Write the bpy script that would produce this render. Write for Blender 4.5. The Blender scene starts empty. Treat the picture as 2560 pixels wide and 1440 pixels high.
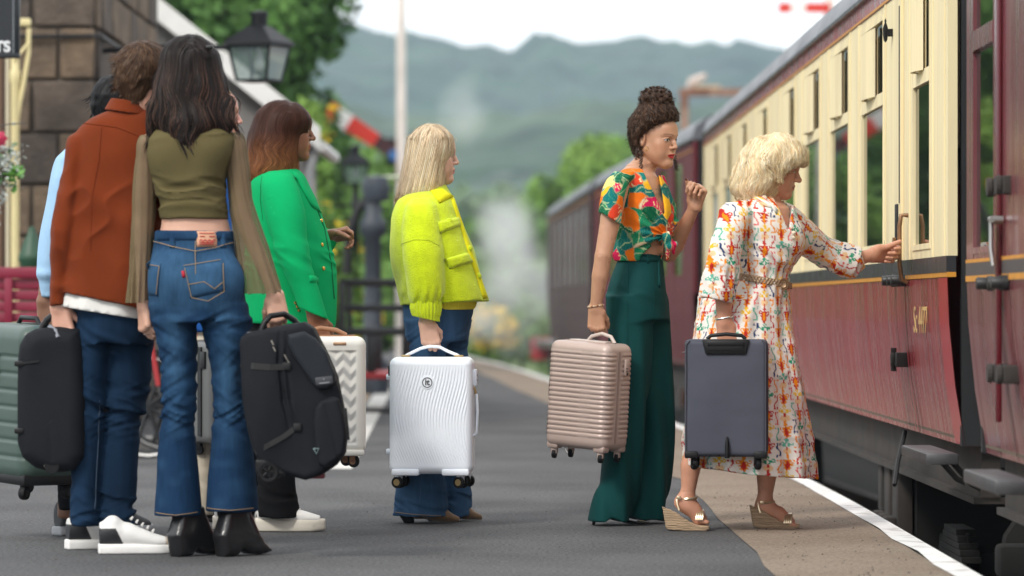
import bpy, bmesh, math, random
import numpy as np
from mathutils import Vector, Matrix
import openvdb as vdb

# ------------------------------------------------------------------ camera, light
SC = bpy.context.scene
COL = SC.collection
F = 10000.0          # focal length in photograph pixels
CZ = 0.88            # eye height above the platform
HY = 765.0           # photograph row of the horizon


def P(px, py, d):
    return Vector(((px - 1280.0) * d / F, d, CZ - (py - HY) * d / F))


cam_data = bpy.data.cameras.new('camera')
cam_data.sensor_width = 36.0
cam_data.lens = F / 2560.0 * 36.0
cam_data.shift_y = (HY - 720.0) / 2560.0
cam_data.clip_start = 0.5
cam_data.clip_end = 9000.0
cam_data.dof.use_dof = True
cam_data.dof.focus_distance = 15.75
cam_data.dof.aperture_fstop = 2.8
cam_data.dof.aperture_blades = 9
cam = bpy.data.objects.new('camera', cam_data)
cam.location = (0, 0, CZ)
cam.rotation_euler = (math.radians(90), 0, 0)
COL.objects.link(cam)
SC.camera = cam

SUN_EL, SUN_AZ = math.radians(43), math.radians(217)   # azimuth clockwise from +Y
world = bpy.data.worlds.new('World')
SC.world = world
world.use_nodes = True
wn, wl = world.node_tree.nodes, world.node_tree.links
wn.clear()
w_out = wn.new('ShaderNodeOutputWorld')
w_bg = wn.new('ShaderNodeBackground')
w_sky = wn.new('ShaderNodeTexSky')
w_sky.sky_type = 'NISHITA'
w_sky.sun_disc = False
w_sky.sun_elevation = SUN_EL
w_sky.sun_rotation = SUN_AZ
w_sc = wn.new('ShaderNodeMixRGB'); w_sc.blend_type = 'MULTIPLY'; w_sc.inputs[0].default_value = 1
w_sc.inputs[2].default_value = (0.11, 0.11, 0.11, 1)
wl.new(w_sky.outputs[0], w_sc.inputs[1])
w_tc = wn.new('ShaderNodeTexCoord')
w_map = wn.new('ShaderNodeMapping'); w_map.inputs['Scale'].default_value = (1, 1, 2.5)
w_noise = wn.new('ShaderNodeTexNoise'); w_noise.inputs['Scale'].default_value = 2.2
w_noise.inputs['Detail'].default_value = 6
w_ramp = wn.new('ShaderNodeValToRGB')
w_ramp.color_ramp.elements[0].position = 0.30; w_ramp.color_ramp.elements[0].color = (0.80, 0.80, 0.80, 1)
w_ramp.color_ramp.elements[1].position = 0.52; w_ramp.color_ramp.elements[1].color = (1, 1, 1, 1)
wl.new(w_tc.outputs['Generated'], w_map.inputs[0]); wl.new(w_map.outputs[0], w_noise.inputs['Vector'])
wl.new(w_noise.outputs[0], w_ramp.inputs[0])
w_mix = wn.new('ShaderNodeMixRGB')
w_mix.inputs[2].default_value = (0.97, 0.985, 1.0, 1)
wl.new(w_ramp.outputs[0], w_mix.inputs[0]); wl.new(w_sc.outputs[0], w_mix.inputs[1])
wl.new(w_mix.outputs[0], w_bg.inputs[0])
w_bg.inputs[1].default_value = 1.05
wl.new(w_bg.outputs[0], w_out.inputs[0])

sun_data = bpy.data.lights.new('sun', 'SUN')
sun_data.energy = 1.5
sun_data.angle = math.radians(11)
sun_data.color = (1.0, 0.95, 0.87)
sun = bpy.data.objects.new('sun', sun_data)
COL.objects.link(sun)
_sd = Vector((math.sin(SUN_AZ) * math.cos(SUN_EL), math.cos(SUN_AZ) * math.cos(SUN_EL), math.sin(SUN_EL)))
sun.rotation_euler = _sd.to_track_quat('Z', 'Y').to_euler()
sun.location = (0, 0, 30)

SC.view_settings.view_transform = 'Standard'
SC.view_settings.look = 'None'
SC.view_settings.exposure = 0.75
SC.view_settings.gamma = 1.0
SC.render.engine = 'CYCLES'
SC.cycles.use_denoising = True
SC.cycles.max_bounces = 6
SC.cycles.transparent_max_bounces = 12
SC.cycles.volume_bounces = 1
SC.cycles.sample_clamp_indirect = 6

RNG = np.random.default_rng(7)
random.seed(7)


# ------------------------------------------------------------------ objects
def tag(o, label=None, cat=None, group=None, kind=None):
    if label: o['label'] = label
    if cat: o['category'] = cat
    if group: o['group'] = group
    if kind: o['kind'] = kind
    return o


def empty(name, loc, label=None, cat=None, group=None, kind=None, rz=0.0):
    o = bpy.data.objects.new(name, None)
    o.location = loc
    o.rotation_euler = (0, 0, rz)
    o.empty_display_size = 0.2
    COL.objects.link(o)
    return tag(o, label, cat, group, kind)


def origin_of(o):
    v = Vector((0, 0, 0))
    while o is not None:
        v = v + o.location
        o = o.parent
    return v


def link(name, me, mat=None, parent=None, loc=(0, 0, 0), rot=None):
    o = bpy.data.objects.new(name, me)
    COL.objects.link(o)
    if mat is not None and not me.materials:
        me.materials.append(mat)
    if parent is not None:
        o.parent = parent
    o.location = loc
    if rot is not None:
        o.rotation_euler = rot
    return o


def mesh_from(name, verts, faces, smooth=False):
    me = bpy.data.meshes.new(name)
    me.from_pydata([tuple(v) for v in verts], [], [tuple(f) for f in faces])
    if smooth:
        me.polygons.foreach_set('use_smooth', np.ones(len(me.polygons), bool))
    me.update()
    return me


def mesh_np(name, v, quads, tris=None, smooth=True):
    """fast mesh from numpy arrays"""
    me = bpy.data.meshes.new(name)
    v = np.asarray(v, np.float32); quads = np.asarray(quads, np.int32).reshape(-1, 4)
    nt = 0 if tris is None else len(tris)
    nq = len(quads)
    me.vertices.add(len(v)); me.vertices.foreach_set('co', v.ravel())
    loops = quads.ravel()
    starts = np.arange(nq) * 4
    tot = np.full(nq, 4)
    if nt:
        tris = np.asarray(tris, np.int32).reshape(-1, 3)
        starts = np.concatenate([starts, nq * 4 + np.arange(nt) * 3]); tot = np.concatenate([tot, np.full(nt, 3)])
        loops = np.concatenate([loops, tris.ravel()])
    me.loops.add(len(loops)); me.loops.foreach_set('vertex_index', loops.astype(np.int32))
    me.polygons.add(nq + nt)
    me.polygons.foreach_set('loop_start', starts.astype(np.int32))
    me.polygons.foreach_set('loop_total', tot.astype(np.int32))
    me.polygons.foreach_set('use_smooth', np.full(nq + nt, smooth))
    me.update(calc_edges=True)
    me.validate()
    return me


def vcol(me, rgb, name='col'):
    a = me.attributes.new(name, 'FLOAT_COLOR', 'POINT')
    c = np.ones((len(me.vertices), 4), np.float32); c[:, :3] = rgb
    a.data.foreach_set('color', c.ravel())


class MB:
    """collects simple shapes into one mesh"""
    def __init__(s): s.v, s.f = [], []

    def add(s, v, f):
        n = len(s.v); s.v += [Vector(x) for x in v]; s.f += [tuple(i + n for i in q) for q in f]; return s

    def box(s, lo, hi, M=None, taper=None):
        x0, y0, z0 = lo; x1, y1, z1 = hi
        v = [Vector(c) for c in ((x0, y0, z0), (x1, y0, z0), (x1, y1, z0), (x0, y1, z0), (x0, y0, z1), (x1, y0, z1), (x1, y1, z1), (x0, y1, z1))]
        if M is not None: v = [M @ a for a in v]
        return s.add(v, [(0, 3, 2, 1), (4, 5, 6, 7), (0, 1, 5, 4), (1, 2, 6, 5), (2, 3, 7, 6), (3, 0, 4, 7)])

    def tube(s, pts, r, n=8, cap=True):
        pts = [Vector(p) for p in pts]
        rs = r if isinstance(r, (list, tuple)) else [r] * len(pts)
        v, f = [], []
        up = None
        for i, p in enumerate(pts):
            t = (pts[min(i + 1, len(pts) - 1)] - pts[max(i - 1, 0)]).normalized()
            if up is None:
                up = t.orthogonal().normalized()
            else:
                up = (up - t * up.dot(t)).normalized()
            b = t.cross(up)
            for k in range(n):
                a = 2 * math.pi * k / n
                v.append(p + (up * math.cos(a) + b * math.sin(a)) * rs[i])
        for i in range(len(pts) - 1):
            for k in range(n):
                a, b2 = i * n + k, i * n + (k + 1) % n
                f.append((a, b2, b2 + n, a + n))
        if cap:
            f.append(tuple(range(n - 1, -1, -1))); f.append(tuple((len(pts) - 1) * n + k for k in range(n)))
        return s.add(v, f)

    def lathe(s, prof, c=(0, 0, 0), axis='Z', n=20, ring=False):
        """prof: (radius, height)"""
        v, f = [], []
        for (r, h) in prof:
            for k in range(n):
                a = 2 * math.pi * k / n
                x, y = r * math.cos(a), r * math.sin(a)
                q = (x, y, h) if axis == 'Z' else ((x, h, -y) if axis == 'Y' else (h, x, y))
                v.append(Vector(q) + Vector(c))
        for i in range(len(prof) - 1):
            for k in range(n):
                a, b = i * n + k, i * n + (k + 1) % n
                f.append((a, b, b + n, a + n))
        if ring:
            for k in range(n):
                a, b = (len(prof) - 1) * n + k, (len(prof) - 1) * n + (k + 1) % n
                f.append((a, b, (k + 1) % n, k))
        else:
            f.append(tuple(range(n - 1, -1, -1))); f.append(tuple((len(prof) - 1) * n + k for k in range(n)))
        return s.add(v, f)

    def prism(s, poly, z0, z1):
        n = len(poly)
        v = [(x, y, z0) for x, y in poly] + [(x, y, z1) for x, y in poly]
        f = [tuple(range(n - 1, -1, -1)), tuple(range(n, 2 * n))]
        for i in range(n):
            j = (i + 1) % n
            f.append((i, j, j + n, i + n))
        return s.add(v, f)

    def build(s, name, mat=None, parent=None, loc=(0, 0, 0), rot=None, bevel=0.0, smooth=False, segs=2):
        me = mesh_from(name, s.v, s.f, smooth)
        if bevel > 0:
            bm = bmesh.new(); bm.from_mesh(me)
            bmesh.ops.recalc_face_normals(bm, faces=bm.faces)
            es = [e for e in bm.edges if e.is_manifold and e.calc_face_angle(0) > 0.6]
            bmesh.ops.bevel(bm, geom=es, offset=bevel, segments=segs, profile=0.5, affect='EDGES', clamp_overlap=True)
            bm.to_mesh(me); bm.free()
            me.polygons.foreach_set('use_smooth', np.ones(len(me.polygons), bool))
            me.set_sharp_from_angle(angle=math.radians(40))
            me.update()
        else:
            bm = bmesh.new(); bm.from_mesh(me)
            bmesh.ops.recalc_face_normals(bm, faces=bm.faces)
            bm.to_mesh(me); bm.free()
            if smooth: me.set_sharp_from_angle(angle=math.radians(50))
        return link(name, me, mat, parent, loc, rot)


# ------------------------------------------------------------------ materials
MATS = {}


def mat(name, color=(0.5, 0.5, 0.5), rough=0.6, metal=0.0, var=0.10, vscale=6.0, bump=0.0, bscale=60.0, attr=None,
        sheen=0.0, coat=0.0, stretch=(1, 1, 1), spec=0.5, sss=0.0, rvar=0.0, trans=0.0, coords='Object', bdist=0.01,
        dark=None, dscale=2.0, dlo=0.45, dhi=0.7, bstretch=None):
    """procedural principled material: colour noise, optional second colour patches, bump"""
    if name in MATS: return MATS[name]
    m = bpy.data.materials.new(name); m.use_nodes = True
    nt = m.node_tree; N, L = nt.nodes, nt.links
    b = N['Principled BSDF']
    b.inputs['Roughness'].default_value = rough
    b.inputs['Metallic'].default_value = metal
    b.inputs['Specular IOR Level'].default_value = spec
    if sheen: b.inputs['Sheen Weight'].default_value = sheen; b.inputs['Sheen Roughness'].default_value = 0.5
    if coat: b.inputs['Coat Weight'].default_value = coat; b.inputs['Coat Roughness'].default_value = 0.12
    if sss:
        b.inputs['Subsurface Weight'].default_value = sss
        b.inputs['Subsurface Radius'].default_value = (0.012, 0.005, 0.003)
        b.inputs['Subsurface Scale'].default_value = 1.0
    if trans: b.inputs['Transmission Weight'].default_value = trans
    tc = N.new('ShaderNodeTexCoord'); mp = N.new('ShaderNodeMapping')
    mp.inputs['Scale'].default_value = stretch
    L.new(tc.outputs[coords], mp.inputs[0])
    if attr:
        at = N.new('ShaderNodeAttribute'); at.attribute_name = attr; base = at.outputs['Color']
    else:
        rg = N.new('ShaderNodeRGB'); rg.outputs[0].default_value = (*color, 1); base = rg.outputs[0]
    if dark is not None:
        n2 = N.new('ShaderNodeTexNoise'); n2.inputs['Scale'].default_value = dscale; n2.inputs['Detail'].default_value = 5
        L.new(mp.outputs[0], n2.inputs['Vector'])
        mr = N.new('ShaderNodeMapRange'); mr.inputs[1].default_value = dlo; mr.inputs[2].default_value = dhi
        L.new(n2.outputs[0], mr.inputs[0])
        mx = N.new('ShaderNodeMixRGB'); mx.inputs[2].default_value = (*dark, 1)
        L.new(mr.outputs[0], mx.inputs[0]); L.new(base, mx.inputs[1]); base = mx.outputs[0]
    nz = N.new('ShaderNodeTexNoise'); nz.inputs['Scale'].default_value = vscale; nz.inputs['Detail'].default_value = 6
    nz.inputs['Roughness'].default_value = 0.6
    L.new(mp.outputs[0], nz.inputs['Vector'])
    if var > 0:
        mr = N.new('ShaderNodeMapRange')
        mr.inputs[1].default_value = 0.25; mr.inputs[2].default_value = 0.75
        mr.inputs[3].default_value = 1 - var; mr.inputs[4].default_value = 1 + var
        L.new(nz.outputs[0], mr.inputs[0])
        ml = N.new('ShaderNodeVectorMath'); ml.operation = 'SCALE'
        L.new(base, ml.inputs[0]); L.new(mr.outputs[0], ml.inputs['Scale']); base = ml.outputs[0]
    L.new(base, b.inputs['Base Color'])
    if rvar:
        mr2 = N.new('ShaderNodeMapRange'); mr2.inputs[3].default_value = max(0.03, rough - rvar); mr2.inputs[4].default_value = min(1, rough + rvar)
        mr2.inputs[1].default_value = 0.3; mr2.inputs[2].default_value = 0.7
        L.new(nz.outputs[0], mr2.inputs[0]); L.new(mr2.outputs[0], b.inputs['Roughness'])
    if bump > 0:
        mp2 = N.new('ShaderNodeMapping'); mp2.inputs['Scale'].default_value = bstretch or stretch
        L.new(tc.outputs[coords], mp2.inputs[0])
        nb = N.new('ShaderNodeTexNoise'); nb.inputs['Scale'].default_value = bscale; nb.inputs['Detail'].default_value = 4
        L.new(mp2.outputs[0], nb.inputs['Vector'])
        bp = N.new('ShaderNodeBump'); bp.inputs['Strength'].default_value = bump; bp.inputs['Distance'].default_value = bdist
        L.new(nb.outputs[0], bp.inputs['Height']); L.new(bp.outputs[0], b.inputs['Normal'])
    MATS[name] = m
    return m


def glass(name, tint=(0.02, 0.03, 0.03), rough=0.03, alpha=0.35):
    """window pane: dark tinted, reflective, partly see-through"""
    if name in MATS: return MATS[name]
    m = bpy.data.materials.new(name); m.use_nodes = True
    N, L = m.node_tree.nodes, m.node_tree.links
    N.clear()
    out = N.new('ShaderNodeOutputMaterial'); mix = N.new('ShaderNodeMixShader')
    tr = N.new('ShaderNodeBsdfTransparent'); tr.inputs[0].default_value = (0.75, 0.80, 0.78, 1)
    p = N.new('ShaderNodeBsdfPrincipled'); p.inputs['Base Color'].default_value = (*tint, 1); p.inputs['Roughness'].default_value = rough
    p.inputs['Specular IOR Level'].default_value = 0.7
    fr = N.new('ShaderNodeFresnel'); fr.inputs[0].default_value = 1.5
    mr = N.new('ShaderNodeMapRange'); mr.inputs[3].default_value = alpha; mr.inputs[4].default_value = 1.0
    L.new(fr.outputs[0], mr.inputs[0]); L.new(mr.outputs[0], mix.inputs[0])
    L.new(tr.outputs[0], mix.inputs[1]); L.new(p.outputs[0], mix.inputs[2]); L.new(mix.outputs[0], out.inputs[0])
    MATS[name] = m
    return m


# ------------------------------------------------------------------ signed distance modelling
_NT = np.random.default_rng(3).random((32, 32, 32)).astype(np.float32)


def noise3(x, y, z, seed=0):
    """smooth value noise in -1..1"""
    x, y, z = np.broadcast_arrays(np.asarray(x, np.float32) + seed * 7.31, np.asarray(y, np.float32) + seed * 3.7, np.asarray(z, np.float32) + seed * 5.3)
    xi, yi, zi = np.floor(x), np.floor(y), np.floor(z)
    fx, fy, fz = x - xi, y - yi, z - zi
    fx = fx * fx * (3 - 2 * fx); fy = fy * fy * (3 - 2 * fy); fz = fz * fz * (3 - 2 * fz)
    a, b, c = xi.astype(np.int32) & 31, yi.astype(np.int32) & 31, zi.astype(np.int32) & 31
    a1, b1, c1 = (a + 1) & 31, (b + 1) & 31, (c + 1) & 31
    T = _NT
    v00 = T[a, b, c] * (1 - fx) + T[a1, b, c] * fx
    v10 = T[a, b1, c] * (1 - fx) + T[a1, b1, c] * fx
    v01 = T[a, b, c1] * (1 - fx) + T[a1, b, c1] * fx
    v11 = T[a, b1, c1] * (1 - fx) + T[a1, b1, c1] * fx
    v0 = v00 * (1 - fy) + v10 * fy
    v1 = v01 * (1 - fy) + v11 * fy
    return (v0 * (1 - fz) + v1 * fz) * 2 - 1


def smin(a, b, k):
    if k <= 0: return np.minimum(a, b)
    h = np.clip(0.5 + 0.5 * (b - a) / k, 0, 1)
    return b * (1 - h) + a * h - k * h * (1 - h)


def curve_interp(z, zs, vs):
    """monotone-ish cubic interpolation of vs over zs at z (zs ascending)"""
    zs = np.asarray(zs, float); vs = np.asarray(vs, float)
    n = len(zs)
    if n == 1: return np.full_like(z, vs[0])
    dz = np.diff(zs); s = np.diff(vs) / dz
    m = np.empty(n); m[0] = s[0]; m[-1] = s[-1]
    for i in range(1, n - 1):
        if s[i - 1] * s[i] <= 0: m[i] = 0
        else:
            w1, w2 = 2 * dz[i] + dz[i - 1], dz[i] + 2 * dz[i - 1]
            m[i] = (w1 + w2) / (w1 / s[i - 1] + w2 / s[i])
    zc = np.clip(z, zs[0], zs[-1])
    i = np.clip(np.searchsorted(zs, zc, side='right') - 1, 0, n - 2)
    t = (zc - zs[i]) / dz[i]
    h00, h10, h01, h11 = 2*t**3-3*t**2+1, t**3-2*t**2+t, -2*t**3+3*t**2, t**3-t**2
    return h00*vs[i] + h10*dz[i]*m[i] + h01*vs[i+1] + h11*dz[i]*m[i+1]


def tri(q):
    q = np.asarray(q)
    return q if q.shape[1] == 3 else np.concatenate([q[:, [0, 1, 2]], q[:, [0, 2, 3]]])


class SDF:
    def __init__(s, lo, hi, h):
        s.h = h
        s.lo = np.array(lo, float); s.hi = np.array(hi, float)
        s.n = np.ceil((s.hi - s.lo) / h).astype(int) + 1
        s.d = np.full(s.n, 1.0, np.float32)
        s.ax = [(s.lo[i] + h * np.arange(s.n[i])).astype(np.float32) for i in range(3)]

    def sub(s, lo, hi, pad=0.05):
        sl = []
        for i in range(3):
            a = int(max(0, math.floor((lo[i] - pad - s.lo[i]) / s.h)))
            b = int(min(s.n[i], math.ceil((hi[i] + pad - s.lo[i]) / s.h) + 1))
            if b <= a: return None
            sl.append(slice(a, b))
        X = s.ax[0][sl[0]][:, None, None]; Y = s.ax[1][sl[1]][None, :, None]; Z = s.ax[2][sl[2]][None, None, :]
        return tuple(sl), X, Y, Z

    def put(s, sl, v, k, op='u'):
        if op == 'u': s.d[sl] = smin(s.d[sl], v, k)
        elif op == 's': s.d[sl] = -smin(-s.d[sl], v, k)
        elif op == 'i': s.d[sl] = -smin(-s.d[sl], -v, k)

    def cone(s, a, b, ra, rb, k=0.02, op='u'):
        a, b = np.array(a, float), np.array(b, float)
        R = max(ra, rb) + k
        q = s.sub(np.minimum(a, b) - R, np.maximum(a, b) + R)
        if q is None: return s
        sl, X, Y, Z = q
        ab = b - a; L2 = max(ab @ ab, 1e-9)
        t = np.clip(((X - a[0]) * ab[0] + (Y - a[1]) * ab[1] + (Z - a[2]) * ab[2]) / L2, 0, 1)
        d = np.sqrt((X - a[0] - t * ab[0]) ** 2 + (Y - a[1] - t * ab[1]) ** 2 + (Z - a[2] - t * ab[2]) ** 2) - (ra + (rb - ra) * t)
        s.put(sl, d, k, op); return s

    def chain(s, pts, rs, k=0.015, op='u'):
        for i in range(len(pts) - 1): s.cone(pts[i], pts[i + 1], rs[i], rs[i + 1], k if i == 0 or op == 's' else min(k, .006), op)
        return s

    def ell(s, c, r, M=None, k=0.02, op='u'):
        c = np.array(c, float); r = np.array(r, float); R = r.max() + k
        q = s.sub(c - R, c + R)
        if q is None: return s
        sl, X, Y, Z = q
        x, y, z = X - c[0], Y - c[1], Z - c[2]
        if M is not None:
            M = np.array(M)   # rows: local axes
            x, y, z = (M[0, 0] * x + M[0, 1] * y + M[0, 2] * z, M[1, 0] * x + M[1, 1] * y + M[1, 2] * z, M[2, 0] * x + M[2, 1] * y + M[2, 2] * z)
        k0 = np.sqrt((x / r[0]) ** 2 + (y / r[1]) ** 2 + (z / r[2]) ** 2)
        k1 = np.sqrt((x / r[0] ** 2) ** 2 + (y / r[1] ** 2) ** 2 + (z / r[2] ** 2) ** 2)
        d = k0 * (k0 - 1) / np.maximum(k1, 1e-6)
        d = np.where(k0 < 0.02, -r.min(), d)
        s.put(sl, d, k, op); return s

    def loft(s, rows, k=0.02, p=2.0, op='u', disp=None, zbot=None, ztop=None, slope=None):
        """rows (z, cx, cy, rx, ry[, rot]) stacked in z; slope=(sx,sy) tilts both end planes"""
        rows = sorted([tuple(r) + (0.0,) * (6 - len(r)) for r in rows])
        A = np.array(rows)
        zs = A[:, 0]; z0 = zs[0] if zbot is None else zbot; z1 = zs[-1] if ztop is None else ztop
        ex = A[:, 3:5].max(1).max()
        pad = k + 0.02
        q = s.sub((A[:, 1].min() - ex - pad, A[:, 2].min() - ex - pad, zs[0] - pad), (A[:, 1].max() + ex + pad, A[:, 2].max() + ex + pad, zs[-1] + pad))
        if q is None: return s
        sl, X, Y, Z = q
        zz = Z[0, 0, :]
        cx, cy, rx, ry, ro = [curve_interp(zz, zs, A[:, i])[None, None, :].astype(np.float32) for i in range(1, 6)]
        x, y = X - cx, Y - cy
        co, si = np.cos(ro), np.sin(ro)
        x, y = co * x + si * y, -si * x + co * y
        ax, ay = np.abs(x) / rx + 1e-6, np.abs(y) / ry + 1e-6
        f = (ax ** p + ay ** p) ** (1 / p)
        g = np.sqrt((ax ** (p - 1) / rx) ** 2 + (ay ** (p - 1) / ry) ** 2) * f ** (1 - p)
        d = (f - 1) / np.maximum(g, 1e-4)
        d = np.clip(d, -np.minimum(rx, ry), None)
        if disp is not None:
            d = d - disp(X, Y, Z, np.arctan2(y * rx / ry, x))
        zz2 = Z if slope is None else Z + slope[0] * X + slope[1] * Y
        d = np.maximum(d, np.maximum((Z if ztop is None else zz2) - z1, z0 - (Z if zbot is None else zz2)))
        s.put(sl, d.astype(np.float32), k, op); return s

    def plane(s, pt, nrm, k=0.0):
        """keep the side the normal points away from"""
        pt, nrm = np.array(pt, float), np.array(nrm, float); nrm /= np.linalg.norm(nrm)
        X, Y, Z = s.ax[0][:, None, None], s.ax[1][None, :, None], s.ax[2][None, None, :]
        v = (X - pt[0]) * nrm[0] + (Y - pt[1]) * nrm[1] + (Z - pt[2]) * nrm[2]
        s.d = np.maximum(s.d, v) if k <= 0 else -smin(-s.d, -v, k)
        return s

    def displace(s, fn, band=0.04):
        m = np.abs(s.d) < band
        i, j, k = np.nonzero(m)
        s.d[i, j, k] += -fn(s.ax[0][i], s.ax[1][j], s.ax[2][k]).astype(np.float32)
        return s

    def mesh(s, adapt=0.0):
        # close at the border
        d = s.d
        for ax in range(3):
            for e in (0, -1):
                ix = [slice(None)] * 3; ix[ax] = e
                d[tuple(ix)] = np.maximum(d[tuple(ix)], s.h * 0.5)
        g = vdb.FloatGrid(background=1.0)
        g.copyFromArray(np.clip(d, -0.03, 0.03))
        if adapt > 0:
            pts, tris, quads = g.convertToPolygons(0.0, adapt)
            v = np.asarray(pts) * s.h + s.lo
            return v.astype(np.float32), np.concatenate([tri(np.asarray(quads).reshape(-1, 4)), np.asarray(tris).reshape(-1, 3)]).astype(np.int32)
        pts, quads = g.convertToQuads(0.0)
        v = np.asarray(pts) * s.h + s.lo
        return v.astype(np.float32), np.asarray(quads).astype(np.int32)

    def sample(s, p):
        g = (p - s.lo) / s.h
        g = np.clip(g, 0, s.n - 1.001)
        i = np.floor(g).astype(int); f = g - i
        D = s.d
        r = 0
        for dx in (0, 1):
            for dy in (0, 1):
                for dz in (0, 1):
                    w = (f[:, 0] if dx else 1 - f[:, 0]) * (f[:, 1] if dy else 1 - f[:, 1]) * (f[:, 2] if dz else 1 - f[:, 2])
                    r = r + w * D[i[:, 0] + dx, i[:, 1] + dy, i[:, 2] + dz]
        return r

    def grad(s, p, e=None):
        e = e or s.h * 1.5
        g = np.stack([s.sample(p + np.eye(3)[i] * e) - s.sample(p - np.eye(3)[i] * e) for i in range(3)], 1)
        return g / np.maximum(np.linalg.norm(g, axis=1, keepdims=True), 1e-9)


def to_obj(name, v, q, material, parent, colfn=None, smooth=True):
    """world-space mesh stored relative to its root"""
    o0 = np.array(origin_of(parent)) if parent is not None else np.zeros(3)
    me = mesh_np(name, v - o0, q, smooth=smooth) if np.asarray(q).shape[1] == 4 else mesh_np(name, v - o0, np.zeros((0, 4)), tris=q, smooth=smooth)
    if colfn is not None: vcol(me, colfn(v))
    return link(name, me, material, parent)
# ------------------------------------------------------------------ ground, platform, track
M_asphalt = mat('asphalt', (0.112, 0.112, 0.115), 0.92, var=0.75, vscale=75, bump=1.0, bscale=230, bdist=0.006, spec=.25,
                dark=(0.072, 0.072, 0.075), dscale=1.1, dlo=0.40, dhi=0.72, stretch=(1, 0.8, 1), bstretch=(1, 1, 1))
M_tan = mat('edge_paving', (0.25, 0.198, 0.150), 0.92, var=0.6, vscale=80, bump=0.9, bscale=190, bdist=0.006,
            dark=(0.165, 0.12, 0.085), dscale=1.3, dlo=0.42, dhi=0.8)
M_white_line = mat('white_line_paint', (0.80, 0.80, 0.79), 0.75, var=0.05, vscale=8, bump=0.3, bscale=80,
                   dark=(0.42, 0.40, 0.37), dscale=9, dlo=0.54, dhi=0.72)
M_brickdark = mat('sooty_brick', (0.03, 0.026, 0.023), 0.95, var=0.3, vscale=9, bump=0.5, bscale=20)
M_ballast = mat('ballast', (0.030, 0.027, 0.025), 0.95, var=0.5, vscale=25, bump=1.0, bscale=30, bdist=0.04)
M_grass = mat('meadow', (0.10, 0.16, 0.045), 0.95, var=0.35, vscale=0.05, dark=(0.16, 0.17, 0.07), dscale=0.02, bump=0.6, bscale=2)
M_rail = mat('rail_steel', (0.12, 0.09, 0.07), 0.5, metal=0.8, var=0.2)
M_sleeper = mat('sleeper', (0.05, 0.042, 0.036), 0.9, var=0.3)

EDGE = [(1.52, 3.0), (1.52, 9), (1.52, 13), (1.525, 17), (1.49, 21), (1.36, 26), (1.18, 31), (0.72, 42), (0.02, 57), (-1.2, 75), (-3.2, 98)]
_ey = np.array([p[1] for p in EDGE]); _ex = np.array([p[0] for p in EDGE])
EY = np.concatenate([np.arange(3, 30, 0.25), np.arange(30, 98.1, 1.0)])
EX = curve_interp(EY, _ey, _ex)


def strip(name, off0, off1, z, m, kind='structure', jag=0.0, thick=0.0, seed=1):
    n = len(EY)
    nx = np.gradient(EX, EY)
    r = np.random.default_rng(seed)
    j = np.interp(EY, EY[::3], r.normal(0, jag, len(EY[::3]))) if jag else np.zeros(n)
    a = np.stack([EX + off0 + j, EY, np.full(n, z)], 1); b = np.stack([EX + off1, EY, np.full(n, z)], 1)
    v = np.concatenate([a, b]); q = [(i, i + n, i + n + 1, i + 1) for i in range(n - 1)]
    if thick:
        c = b.copy(); c[:, 2] -= thick
        v = np.concatenate([v, c]); q += [(i + n, i + 2 * n, i + 2 * n + 1, i + n + 1) for i in range(n - 1)]
    o = link(name, mesh_np(name, v, q, smooth=False), m)
    return tag(o, kind=kind)


ground = MB().add([(-1500, -200, -1.0), (1500, -200, -1.0), (1500, 2600, -1.0), (-1500, 2600, -1.0)], [(0, 1, 2, 3)]).build('ground', M_grass)
tag(ground, kind='structure')
tb = MB(); n = len(EY)
tbv = [(EX[i] - 0.2, EY[i], -0.965) for i in range(n)] + [(EX[i] + 5.2, EY[i], -0.965) for i in range(n)]
tb.add(tbv, [(i, i + n, i + n + 1, i + 1) for i in range(n - 1)])
tag(tb.build('track_bed', M_ballast), kind='structure')
ev = [(EX[i] + 4.3, EY[i], -.97) for i in range(n)] + [(EX[i] + 4.6, EY[i], .15) for i in range(n)] + [(EX[i] + 9, EY[i], .2) for i in range(n)]  # dark bank added beyond the track to darken the gap under the train
tag(link('added_embankment', mesh_np('added_embankment', ev, [(i + k * n, i + n + k * n, i + n + 1 + k * n, i + 1 + k * n) for k in (0, 1) for i in range(n - 1)], smooth=False), M_brickdark), kind='structure')
for dx in (0.85, 2.29):
    pts = [(EX[i] + dx, EY[i], -0.84) for i in range(0, n, 2)]
    rl = MB()
    for i in range(len(pts) - 1):
        (x0, y0, z0), (x1, y1, z1) = pts[i], pts[i + 1]
        rl.add([(x0 - .035, y0, z0 - .12), (x0 + .035, y0, z0 - .12), (x0 + .035, y0, z0), (x0 - .035, y0, z0),
                (x1 - .035, y1, z1 - .12), (x1 + .035, y1, z1 - .12), (x1 + .035, y1, z1), (x1 - .035, y1, z1)],
               [(0, 4, 7, 3), (3, 7, 6, 2), (2, 6, 5, 1)])
    tag(rl.build('running_rail', M_rail), kind='structure')
# platform: asphalt slab, tan paving band, white painted coping
pv = [(-16, y, 0.0) for y in EY] + [(EX[i] - 0.60, EY[i], 0.0) for i in range(n)]
pf = [(i, i + n, i + n + 1, i + 1) for i in range(n - 1)]
tag(link('platform', mesh_np('platform', pv, pf, smooth=False), M_asphalt), kind='structure')
strip('paving_band', -0.66, -0.085, 0.004, M_tan, jag=0.02)
strip('platform_coping', -0.088, 0.0, 0.008, M_white_line, jag=0.006, thick=0.09, seed=4)
wv = [(EX[i] - 0.06, EY[i], -0.07) for i in range(n)] + [(EX[i] - 0.06, EY[i], -1.0) for i in range(n)]
tag(link('platform_face', mesh_np('platform_face', wv, pf, smooth=False), M_brickdark), kind='structure')
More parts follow.
